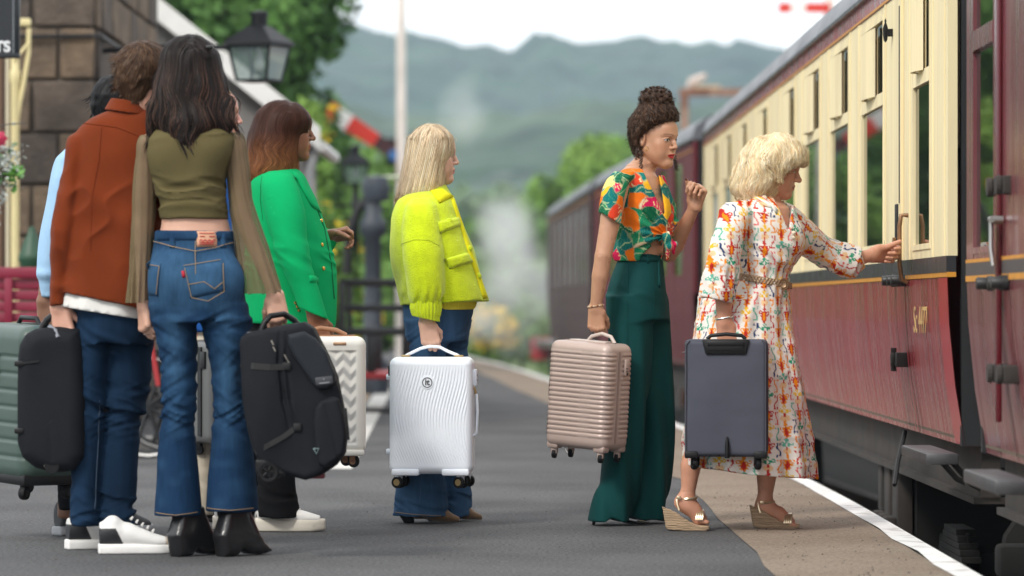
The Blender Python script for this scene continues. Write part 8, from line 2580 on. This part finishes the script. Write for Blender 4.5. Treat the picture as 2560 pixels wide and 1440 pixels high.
# white suitcase with wavy ridges
def white_case():
    c = Case('hard_suitcase', 1081, 1183, 16.02, 'white hard suitcase with wavy ridges held by the lime jacketed woman', yaw=-.06)
    W, H, T = .330, .466, .21
    M = mat('white_polycarbonate', (.82, .86, .93), .32, var=.02, coat=.15)

    def disp(p, n, tg):
        x, z = p[:, 0], p[:, 2]
        ph = x + .032 * np.sin((z - .05) * 11.0 + x * 3.0) + .10 * z
        fade = np.clip((z - .035) / .03, 0, 1) * np.clip((H - .03 - z) / .03, 0, 1) * np.clip((W / 2 - .012 - np.abs(x)) / .02, 0, 1)
        lo = .35 + .65 * np.clip(np.abs(z - .16 - .25 * x) / .06, 0, 1)
        lg = np.clip((np.sqrt((x + .012) ** 2 + (z - .365) ** 2) - .030) / .006, 0, 1)
        return np.where(tg == 0, .0022 * np.sin(ph * 2 * math.pi / .0118) * fade * lg * lo, 0)
    c.shell(W, H, T, .032, M, step=.01, disp=disp, fine=.0026)
    # emblem: ring with two letters
    M_dk = mat('emblem_dark', (.06, .06, .065), .4)
    rg = MB()
    pts = [(-.012 + .0188 * math.cos(a), -T / 2 - .002, .365 + .0188 * math.sin(a)) for a in np.linspace(0, 6.2832, 29)]
    em = MB().lathe([(.001, -.0025), (.0255, -.0025), (.0265, 0)], (-.012, -T / 2, .365), 'Y', 28).build('emblem', M, c.root, smooth=True)
    MB().tube(pts, .0022, 6, cap=False).build('emblem_ring', M_dk, em, smooth=True)
    text_obj('it', .034, M_dk, em, Matrix.Translation((-.012, -T / 2 - .0032, .3555)) @ RX90, name='emblem_letters', align='CENTER', bold=.001)
    # corner bumpers, feet and handle
    for sx in (-1, 1):
        MB().box((sx * .10 - .055, -T / 2 - .006, -.006), (sx * .10 + .055, T / 2, .020)).build('corner_guard', M, c.root, bevel=.008)
    for z in (.385, .085): MB().lathe([(.010, -.022), (.013, -.016), (.013, 0)], (-W / 2 + .002, 0, z), 'X', 14).build('side_foot', M, c.root, smooth=True)
    hn = MB().tube([(-.115, -.02, H - .002), (-.095, -.02, H + .010), (-.045, -.02, H + .034), (-.01, -.02, H + .042), (.03, -.02, H + .040), (.065, -.02, H + .022), (.10, -.02, H + .008), (.115, -.02, H - .002)], .0062, 8).build('carry_handle', M, c.root, smooth=True)
    for x in (-.105, .108): MB().box((x - .018, -.032, H - .002), (x + .018, -.008, H + .008)).build('handle_mount', M_goldw, hn, bevel=.003)
    MB().box((W / 2 - .002, -.02, H - .115), (W / 2 + .014, .03, H - .050)).build('lock', M, c.root, bevel=.004)
    for z in (H - .075, H - .095): MB().box((W / 2 + .0135, -.005, z), (W / 2 + .0155, .015, z + .004)).build('lock_slot', M_blkpl, c.root)
    sh = MB().tube([(W / 2, .0, .325), (W / 2 + .012, 0, .315), (W / 2 + .016, 0, .25), (W / 2 + .013, 0, .16), (W / 2, 0, .15)], .0055, 8).build('side_handle', M, c.root, smooth=True)
    MB().tube([(W / 2, -.006, .345), (W / 2 + .007, -.006, .335), (W / 2 + .008, -.006, .318)], .005, 8).build('zip_pull', M_goldw, c.root, smooth=True)
    MB().tube([(-W / 2, -.01, H - .025), (-W / 2 - .008, -.01, H - .04), (-W / 2 - .008, -.01, H - .075)], .004, 8).build('zip_pull', M_blkpl, c.root)
    MB().tube([(-W / 2 + .02, -.02, H - .008), (-W / 2 - .004, -.02, H - .025)], .005, 6).build('zip_pull', M_goldw, c.root)
    for (x, y) in ((-.128, -.075), (.120, -.075), (.135, .075), (-.125, .075)): c.wheel(x, y, -.033, .024, .034, M_tyre, M_goldw, twin=True, yaw=1.2 if x < 0 else 1.05, fork=M)


white_case()


# rose gold ribbed suitcase
def rose_case():
    c = Case('hard_suitcase', 1465, 1120, 15.95, 'rose gold ribbed hard suitcase held by the curly haired woman', yaw=-.66, roll=.066)
    W, H, T = .300, .425, .175
    M = mat('rose_gold_shell', (.44, .335, .295), .5, metal=.25, var=.03, coat=.2)

    def disp(p, n, tg):
        z = p[:, 2]; e = np.where((tg == 0) | (tg == 2), W / 2 - np.abs(p[:, 0]), T / 2 - np.abs(p[:, 1]))
        along = np.where((tg == 0) | (tg == 2), p[:, 0], p[:, 1])
        fz = (z / .0192) % 1.0
        rib = .5 - 1.25 * np.exp(-((fz - .5) / .13) ** 2)
        fade = np.clip((z - .045) / .006, 0, 1) * np.clip((H - .035 - z) / .006, 0, 1)
        zip_ = np.where((tg == 1) | (tg == 3), np.clip((np.abs(p[:, 1] + .012) - .020) / .005, 0, 1), np.where(np.abs(p[:, 0]) > W / 2 - .010, 0.6, 1.0))
        wide = np.where((tg == 0) & (np.abs(p[:, 0] - .045) < .028), .55, 1.0)
        return np.where(tg < 4, .0052 * rib * fade * zip_ * wide, 0)
    c.shell(W, H, T, .034, M, step=.009, disp=disp, fine=.0036)
    M_zip = mat('zip_rose', (.30, .22, .19), .6, metal=.2)
    MB().box((W / 2 + .0005, -.017, .03), (W / 2 + .0025, -.007, H - .03)).build('zip', M_zip, c.root)
    MB().box((-W / 2 + .03, -.017, H + .0005), (W / 2 - .03, -.007, H + .0025)).build('zip', M_zip, c.root)
    MB().box((W / 2 + .001, .018, H - .125), (W / 2 + .012, .045, H - .060)).build('lock', M, c.root, bevel=.004)
    for z in (.110, .098): MB().box((W / 2 + .0118, .020, H - z), (W / 2 + .0128, .034, H - z + .003)).build('lock_dial', M_blkpl, c.root)
    MB().lathe([(.002, 0), (.0055, 0), (.0055, .0015)], (W / 2 + .0115, .030, H - .118), 'X', 12).build('keyhole', M_blkpl, c.root)
    MB().tube([(-.02, .0, H), (.0, .0, H + .022), (.05, 0, H + .036), (.095, 0, H + .026), (.115, 0, H + .0)], .0075, 8).build('carry_handle', mat('pale_rose_grip', (.50, .42, .38), .5), c.root, smooth=True)
    MB().box((-.09, -.03, H - .001), (.09, .03, H + .006)).build('handle_tray', mat('pale_rose_grip', (.50, .42, .38), .5), c.root, bevel=.003)
    for (x, y) in ((-.115, -.055), (.115, -.055), (.115, .055), (-.115, .055)):
        MB().box((x - .028, y - .022, -.008), (x + .028, y + .022, .022)).build('corner_guard', M, c.root, bevel=.010)
        c.wheel(x, y, -.030, .019, .016, M_tyre, M_blkpl, yaw=.4, fork=M)
    MB().tube([(-.06, -.06, .0), (-.05, -.062, -.018), (-.045, -.06, -.022)], .0035, 6).build('zip_pull', M_chrome, c.root)


rose_case()


# slate soft suitcase
def slate_case():
    c = Case('soft_suitcase', 1816, 1140, 15.48, 'slate grey soft suitcase held by the woman in the printed dress', yaw=-.075)
    W, H, T = .318, .452, .19
    M = mat('slate_nylon', (.070, .074, .098), .62, var=.10, vscale=5, bump=.35, bscale=700, bdist=.001, spec=.2, rvar=.08)

    def disp(p, n, tg):
        x, z = p[:, 0], p[:, 2]
        puff = .010 * np.clip(1 - (x / (W / 2)) ** 2, 0, 1) * np.clip(1 - ((z - H / 2) / (H / 2)) ** 2, 0, 1)
        return np.where(tg == 0, puff + .0022 * noise3(x * 12, z * 0, z * 9, 3) + .0012 * noise3(x * 5, z * 0, z * 30, 4), 0)
    c.shell(W, H, T, .018, M, step=.01, disp=disp, fine=.006)
    M_pipe = mat('dark_piping', (.045, .045, .058), .6)
    pi = [(-W / 2 + .012, 0), (W / 2 - .012, 0), ]
    MB().tube([(W / 2 - .006, -T / 2 + .0, .02), (W / 2 - .006, -T / 2 - .001, H - .02), (W / 2 - .02, -T / 2, H - .004)], .003, 6).build('piping', M_pipe, c.root)
    MB().tube([(-W / 2 + .006, -T / 2 + .0, .02), (-W / 2 + .006, -T / 2 - .001, H - .02), (-W / 2 + .02, -T / 2, H - .004)], .003, 6).build('piping', M_pipe, c.root)
    MB().box((W / 2 - .004, -T / 2 + .012, .02), (W / 2 + .003, T / 2 - .01, H - .02)).build('gusset', mat('plum_gusset', (.040, .030, .040), .7), c.root, bevel=.003)
    # handle recess
    def trap(y0, y1, x0, x1, z0, z1, m, name):
        v = [(-x0, y0, z1), (x0, y0, z1), (x1, y0, z0), (-x1, y0, z0)]; w = [(a, y1, b) for a, _, b in v]
        return MB().add(v + w, [(0, 1, 2, 3), (7, 6, 5, 4), (0, 4, 5, 1), (1, 5, 6, 2), (2, 6, 7, 3), (3, 7, 4, 0)]).build(name, m, c.root, bevel=.006)
    trap(-T / 2 - .014, -T / 2 + .01, .092, .078, H - .058, H + .001, M_blkpl, 'handle_housing')
    trap(-T / 2 - .017, -T / 2 + .0, .078, .066, H - .045, H - .004, mat('recess_black', (.006, .006, .007), .6), 'handle_recess')
    MB().box((-.07, -T / 2 - .020, H - .026), (.07, -T / 2 - .010, H - .006)).build('trolley_grip', M_blkpl, c.root, bevel=.004)
    MB().tube([(-.075, -.02, H), (-.06, -.02, H + .014), (0, -.02, H + .020), (.06, -.02, H + .014), (.075, -.02, H)], .0075, 8).build('carry_handle', M_blkpl, c.root, smooth=True)
    MB().tube([(0.005, -T / 2 - .010, .078), (.005, -T / 2 - .014, .045), (.005, -T / 2 - .008, -.004)], [.004, .0085, .010], 10).build('centre_foot', M_blkpl, c.root, smooth=True)
    for sx in (-1, 1): MB().box((sx * W / 2 - (.052 if sx > 0 else -.0), -T / 2 - .006, -.006), (sx * W / 2 + (.0 if sx > 0 else .052), T / 2, .022)).build('corner_guard', M_blkpl, c.root, bevel=.006)
    MB().tube([(-W / 2, 0, H - .05), (-W / 2 - .012, 0, H - .052)], .002, 5).build('zip_pull', M_chrome, c.root)
    for (x, y) in ((-.122, -.07), (.122, -.07), (.128, .07), (-.12, .07)): c.wheel(x, y, -.028, .022, .018, M_tyre, M_blkpl, yaw=.35)


slate_case()


# cream chevron suitcase
def chevron_case():
    c = Case('hard_suitcase', 800, 1134, 15.40, 'cream hard suitcase with embossed zigzag panel beside the green blazer', yaw=.10)
    W, H, T = .345, .452, .21
    M = mat('cream_shell', attr='col', rough=.38, var=.02, coat=.15)

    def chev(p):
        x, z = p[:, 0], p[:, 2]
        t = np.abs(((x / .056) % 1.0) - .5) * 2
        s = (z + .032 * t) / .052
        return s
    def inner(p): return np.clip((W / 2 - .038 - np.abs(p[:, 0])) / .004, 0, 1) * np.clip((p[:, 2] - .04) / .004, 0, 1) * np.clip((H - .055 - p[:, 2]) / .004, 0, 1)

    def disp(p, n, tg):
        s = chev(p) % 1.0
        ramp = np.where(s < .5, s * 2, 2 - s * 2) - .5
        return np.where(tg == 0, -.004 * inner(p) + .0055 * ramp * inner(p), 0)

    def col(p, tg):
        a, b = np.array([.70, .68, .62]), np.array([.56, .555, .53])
        k = ((chev(p) % 1.0) < .5) * inner(p) * (tg == 0)  # one slope of each ridge painted greyer, facet shading put into the colour
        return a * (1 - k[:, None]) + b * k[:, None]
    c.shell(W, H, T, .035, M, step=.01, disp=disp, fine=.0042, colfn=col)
    M_tan = mat('tan_leather', (.30, .14, .07), .5, var=.1)
    MB().box((.045, -T / 2 - .003, H - .034), (.095, -T / 2 + .003, H - .022)).build('name_plate', mat('copper', (.55, .34, .2), .35, metal=.7), c.root, bevel=.003)
    MB().box((-.10, -.04, H - .001), (.135, .03, H + .005)).build('handle_mount', M_tan, c.root, bevel=.002)
    MB().tube([(-.06, -.02, H), (-.04, -.02, H + .022), (.0, -.02, H + .032), (.06, -.02, H + .024), (.10, -.02, H + .004)], .009, 8).build('carry_handle', M_tan, c.root, smooth=True)
    M_br = mat('bronze_wheel', (.22, .11, .06), .4, metal=.5)
    for (x, y) in ((-.13, -.075), (.125, -.075), (.105, .075), (-.12, .075)): c.wheel(x, y, -.026, .025, .014, M_tyre, M_br, yaw=.9, fork=M_br)
    MB().box((.08, -T / 2 - .004, -.006), (.165, T / 2, .018)).build('corner_guard', mat('cream_plain', (.70, .68, .62), .4), c.root, bevel=.008)


chevron_case()


# sage green hard suitcase, cut by the left edge
def sage_case():
    c = Case('hard_suitcase', 66, 1196, 15.12, 'sage green hard suitcase behind the black bag, cut by left edge', yaw=-.95, roll=.035)
    W, H, T = .40, .585, .25
    M = mat('sage_shell', (.045, .076, .063), .42, var=.04, coat=.15, bump=.1, bscale=400)

    def disp(p, n, tg):
        z = p[:, 2]
        g = np.exp(-((((z / .062) % 1.0) - .5) / .07) ** 2)
        m = np.clip((z - .06) / .02, 0, 1) * np.clip((H - .08 - z) / .02, 0, 1)
        return np.where(tg == 1, -.007 * g * m * (p[:, 1] > -.04), np.where(tg == 0, -.006 * g * m, 0))
    c.shell(W, H, T, .055, M, step=.012, disp=disp, fine=.007)
    MB().box((-.03, -T / 2 - .006, H * .62), (.0, -T / 2 + .01, H * .62 + .11)).build('lock', M_blkpl, c.root, bevel=.004)
    MB().tube([(-.08, 0, H), (-.06, 0, H + .022), (.06, 0, H + .022), (.08, 0, H)], .009, 8).build('carry_handle', M_blkpl, c.root, smooth=True)
    MB().box((-W / 2 + .01, -T / 2 + .01, -.014), (W / 2 - .01, T / 2 - .01, .03)).build('base_tray', M_blkpl, c.root, bevel=.012)
    MB().tube([(-W / 2 + .02, -.005, H - .008), (W / 2 - .05, -.005, H + .004), (W / 2 - .01, -.005, H - .03), (W / 2 + .003, -.005, H - .08), (W / 2 + .003, -.005, .03)], .004, 6).build('zip', M_blkpl, c.root)
    for (x, y) in ((-.15, -.09), (.15, -.09), (.15, .09), (-.15, .09)): c.wheel(x, y, -.042, .026, .024, M_tyre, M_blkpl, yaw=.5)


sage_case()


# grey ribbed case of the fair man
def grey_case():
    c = Case('hard_suitcase', 556, 1108, 16.22, 'dark grey ribbed suitcase glimpsed between the flared jeans', yaw=.55)
    W, H, T = .20, .42, .20
    M = mat('graphite_shell', (.10, .10, .10), .4, var=.05, coat=.2)
    c.shell(W, H, T, .03, M, step=.01, fine=.003, disp=lambda p, n, tg: np.where((tg == 0), .004 * np.sin(p[:, 2] * 2 * math.pi / .016) * np.clip((W / 2 - .02 - np.abs(p[:, 0])) / .01, 0, 1), 0))
    MB().box((-W / 2 - .006, -.014, .03), (-W / 2 + .004, .014, H - .03)).build('zip', M_blkpl, c.root)
    MB().tube([(-.06, 0, H), (-.04, 0, H + .03), (.04, 0, H + .03), (.06, 0, H)], .008, 8).build('carry_handle', M_blkpl, c.root, smooth=True)
    MB().box((-W / 2 - .008, -T / 2 + .05, H * .72), (-W / 2 + .002, -T / 2 + .09, H * .72 + .07)).build('lock', M_blkpl, c.root, bevel=.003)
    for (x, y) in ((-.07, -.07), (.07, -.07), (.07, .07), (-.07, .07)): c.wheel(x, y, -.028, .02, .016, M_tyre, M_blkpl, yaw=.5)


grey_case()


# black wheeled travel backpack held by the olive woman
class Flat:      # gives pixel helpers for soft bags
    def __init__(s, D, root): s.D = D; s.root = root
    q = Fig.q; z = Fig.z; rows = Fig.rows


def backpack():
    D = 13.92
    root = empty('wheeled_backpack', P(700, 1200, D), 'black wheeled travel backpack with big front pockets carried by the olive topped woman', 'backpack')
    f = Flat(D, root)
    M = mat('black_ballistic_nylon', (.010, .011, .014), .7, var=.15, vscale=8, bump=.4, bscale=600, bdist=.001, spec=.14)
    M2 = mat('black_rib_nylon', (.017, .020, .025), .6, var=.12, vscale=10, bump=.3, bscale=500, bdist=.001, spec=.15)
    sil = [(601, 860), (606, 842), (622, 830), (665, 822), (720, 812), (762, 806), (785, 820), (806, 860), (842, 945), (860, 1015), (870, 1085), (864, 1132), (842, 1160), (800, 1186), (768, 1196), (738, 1190), (690, 1176), (655, 1160), (640, 1120), (622, 1020), (608, 930)]
    S = SDF(f.q(585, 1215, -.20), f.q(890, 790, .20), .0045)
    poly_extrude(S, [f.q(x, y) for x, y in sil], D - .105, D + .105, r=.022)
    S.ell(f.q(672, 980, -.085), (.075, .035, .20), k=.04)
    # main front compartment seam
    for pts in ([(718, 814), (716, 900), (728, 1000), (752, 1100), (790, 1188)], [(700, 815), (697, 900), (708, 1000), (732, 1100), (764, 1192)]):
        S.chain([f.q(x, y, -.112) for x, y in pts], [.006] * 5, k=.006, op='s')
    S.displace(lambda x, y, z: noise3(x * 14, y * 14, z * 9, 3) * .005 + noise3(x * 30, y * 30, z * 20, 5) * .002)
    body = drape('body', f, S, M)
    # upper and lower front pockets as padded volumes on the sloping front
    U = SDF(f.q(700, 980, -.20), f.q(870, 810, .06), .004)
    poly_extrude(U, [f.q(x, y, -.13) for x, y in ((720, 838), (760, 828), (790, 846), (815, 880), (838, 935), (838, 955), (822, 970), (797, 973), (778, 955), (758, 925), (735, 890), (722, 862))], D - .138, D - .07, r=.014)
    U.displace(lambda x, y, z: noise3(x * 16, y * 16, z * 12, 3) * .003)
    drape('upper_pocket', f, U, M2, parent=body)
    Lp = SDF(f.q(770, 1190, -.20), f.q(885, 975, .06), .004)
    poly_extrude(Lp, [f.q(x, y, -.13) for x, y in ((786, 1020), (800, 1002), (830, 992), (845, 998), (858, 1040), (866, 1090), (862, 1130), (846, 1150), (812, 1170), (796, 1160), (788, 1120), (784, 1060))], D - .140, D - .07, r=.016)
    Lp.displace(lambda x, y, z: noise3(x * 16, y * 16, z * 12, 5) * .003 - .003 * np.exp(-(((x - f.q(826, 0)[0]) + (z - f.z(1040)) * .25) / .006) ** 2) * (z < f.z(1000)))
    drape('lower_pocket', f, Lp, M, parent=body)
    T = SDF(f.q(600, 870, -.2), f.q(700, 815, .2), .005)
    # straps and buckles
    M_web = mat('black_webbing', (.010, .010, .011), .7, bump=.3, bscale=300)
    def strap(pts, w=.012, off=.004):
        v = []
        ps = []
        for (x, y) in pts:
            h = surf(S, f.q(x, y)); h = f.q(x, y, -.11) if h is None else h
            ps.append(Vector(h) - Vector((0, off, 0)) - root.location)
        mb = MB()
        for a, b in zip(ps[:-1], ps[1:]):
            t = (b - a).normalized(); up = Vector((-t.z, 0, t.x)).normalized() * w
            mb.add([a - up, a + up, b + up, b - up, a - up + Vector((0, .004, 0)), a + up + Vector((0, .004, 0)), b + up + Vector((0, .004, 0)), b - up + Vector((0, .004, 0))], [(0, 1, 2, 3), (7, 6, 5, 4), (0, 4, 5, 1), (1, 5, 6, 2), (2, 6, 7, 3), (3, 7, 4, 0)])
        return mb.build('strap', M_web, body)
    strap([(606, 908), (640, 914), (680, 917), (715, 916), (728, 914)], .011)
    strap([(642, 1128), (680, 1108), (715, 1088), (742, 1068)], .009)
    for (x, y) in ((722, 915), (748, 1066)):
        h = surf(S, f.q(x, y)); MB().box((-.014, -.012, -.014), (.014, .004, .014)).build('buckle', M_blkpl, body, loc=Vector(h) - root.location, bevel=.004)
    strap([(864, 1020), (868, 1060), (872, 1100)], .004)
    # badge and metal triangle
    b0 = surf(U, f.q(815, 950))
    bd = MB().box((-.030, -.003, -.014), (.030, .002, .014)).build('badge', mat('badge_rubber', (.035, .038, .045), .5), body, loc=Vector(b0) - root.location, rot=(0, -.12, 0), bevel=.004)
    MB().lathe([(.001, -.001), (.003, 0), (.001, .004)], (0, -.003, .004), 'Z', 8).build('badge_mark', mat('badge_grey', (.2, .21, .23), .5), bd)
    MB().box((-.018, -.0045, -.009), (.018, -.003, -.005)).build('badge_lettering', mat('badge_grey', (.2, .21, .23), .5), bd)
    h = surf(Lp, f.q(790, 1128)); h = f.q(790, 1128, -.14) if h is None else h
    MB().tube([Vector(h) + Vector(p) - root.location - Vector((0, .006, 0)) for p in ((-.009, 0, .009), (.010, 0, .010), (.002, 0, -.009), (-.009, 0, .009))], .0016, 5).build('metal_triangle', mat('grey_triangle', (.25, .35, .36), .4), body)
    # zip pulls
    for (x, y) in ((683, 850), (688, 866), (716, 885), (722, 896)):
        h = surf(S, f.q(x, y)); h = f.q(x, y, -.11) if h is None else h
        MB().tube([Vector(h) - root.location - Vector((0, .006, 0)), Vector(h) - root.location + Vector((.008, -.008, -.016))], .003, 6).build('zip_pull', mat('gunmetal', (.30, .27, .24), .4, metal=.8), body)
    # grab handle and grey trolley plate
    MB().tube([Vector(f.q(652, 830, -.04)) - root.location, Vector(f.q(662, 806, -.04)) - root.location, Vector(f.q(676, 790, -.03)) - root.location, Vector(f.q(710, 785, .0)) - root.location, Vector(f.q(735, 800, .03)) - root.location, Vector(f.q(745, 812, .03)) - root.location], .011, 8).build('grab_handle', M_blkpl, body, smooth=True)
    MB().box((-.05, -.05, 0), (.05, .05, .014)).build('trolley_plate', mat('grey_plate', (.16, .17, .20), .5), body, loc=Vector(f.q(655, 836, -.02)) - root.location, rot=(0, -.12, 0), bevel=.005)
    # wheels in a black skid housing
    sk = SDF(f.q(635, 1225, -.16), f.q(780, 1140, .16), .005)
    poly_extrude(sk, [f.q(x, y) for x, y in ((640, 1145), (660, 1140), (690, 1160), (720, 1182), (700, 1192), (660, 1196), (645, 1180))], D - .12, D + .12, r=.01)
    drape('wheel_housing', f, sk, M_blkpl, parent=body)
    for dy in (-.125, .125):
        o = MB().lathe([(.022, -.012), (.033, -.013), (.036, -.006), (.036, .006), (.033, .013), (.022, .012)], (0, 0, 0), 'Y', 24, ring=True).build('wheel', M_tyre, body, loc=Vector(f.q(671, 1180, dy)) - root.location, smooth=True)
        for k in range(5):
            a = k * 2 * math.pi / 5
            MB().tube([(math.cos(a) * .006, -.008, math.sin(a) * .006), (math.cos(a) * .024, -.008, math.sin(a) * .024)], .004, 6).build('spoke', M_blkpl, o)
    pk = SDF(f.q(730, 1210, -.1), f.q(850, 1150, .1), .005)
    MB().box((-.04, -.03, -.008), (.03, .05, .01)).build('red_trim', mat('dark_red_trim', (.12, .015, .025), .5), body, loc=Vector(f.q(790, 1190, -.05)) - root.location, bevel=.004)


backpack()


def black_bag():
    D = 14.28
    root = empty('soft_bag', P(120, 1180, D), 'black soft holdall with side straps held by the man in rust', 'bag')
    f = Flat(D, root)
    M = MATS['black_ballistic_nylon']
    S = SDF(f.q(30, 1200, -.22), f.q(240, 800, .22), .005)
    poly_extrude(S, [f.q(x, y) for x, y in ((48, 905), (55, 862), (72, 836), (95, 822), (150, 816), (205, 822), (215, 860), (215, 1140), (190, 1172), (135, 1180), (95, 1168), (62, 1140), (47, 1100), (44, 1000))], D - .11, D + .11, r=.05)
    S.chain([f.q(112, 826, -.118), f.q(118, 960, -.120), f.q(128, 1150, -.115)], [.006] * 3, k=.008, op='s')
    S.displace(lambda x, y, z: noise3(x * 14, y * 14, z * 9, 7) * .005)
    body = drape('body', f, S, M)
    MB().tube([Vector(f.q(104, 822, -.03)) - root.location, Vector(f.q(118, 800, -.03)) - root.location, Vector(f.q(140, 784, -.04)) - root.location, Vector(f.q(162, 780, -.04)) - root.location, Vector(f.q(178, 795, -.03)) - root.location, Vector(f.q(182, 820, -.03)) - root.location], .013, 8).build('grab_handle', M_blkpl, body, smooth=True)
    MB().tube([Vector(f.q(125, 818, -.05)) - root.location, Vector(f.q(140, 828, -.09)) - root.location, Vector(f.q(146, 845, -.11)) - root.location], .010, 6).build('grey_strap', mat('grey_plate', (.16, .17, .20), .5), body, smooth=True)
    for y in (908, 1075):
        h = surf(S, f.q(60, y)); h = f.q(60, y) if h is None else h
        MB().box((-.022, -.010, -.010), (.012, .01, .010)).build('buckle', M_blkpl, body, loc=Vector(h) - root.location, bevel=.004)
    thread('strap', f, S, [(52, 910), (80, 906), (110, 902)], .005, M_blkpl, parent=body)
    for k in range(2):
        MB().tube([Vector(f.q(98 + 10 * k, 1140, -.10)) - root.location, Vector(f.q(118 + 8 * k, 1176, -.09)) - root.location], .004, 6).build('foot_bar', mat('gunmetal', (.30, .27, .24), .4, metal=.8), body)
    MB().lathe([(.010, -.012), (.026, -.012), (.026, .012), (.010, .012)], (0, 0, 0), 'Y', 18).build('wheel', M_tyre, body, loc=Vector(f.q(130, 1165, -.09)) - root.location, smooth=True)


black_bag()
# ------------------------------------------------------------------ haze
hz = MB().box((-1450, -150, -2.2), (1450, 1760, 190)).build('haze', None)
hm = bpy.data.materials.new('haze'); hm.use_nodes = True
hm.node_tree.nodes.clear()
_o = hm.node_tree.nodes.new('ShaderNodeOutputMaterial'); _v = hm.node_tree.nodes.new('ShaderNodeVolumePrincipled')
_v.inputs['Color'].default_value = (.60, .76, .95, 1); _v.inputs['Density'].default_value = 0.00024; _v.inputs['Anisotropy'].default_value = 0.0
hm.node_tree.links.new(_v.outputs[0], _o.inputs['Volume'])
hz.data.materials.append(hm)
tag(hz, 'pale blue summer haze over the valley', 'haze', kind='stuff')
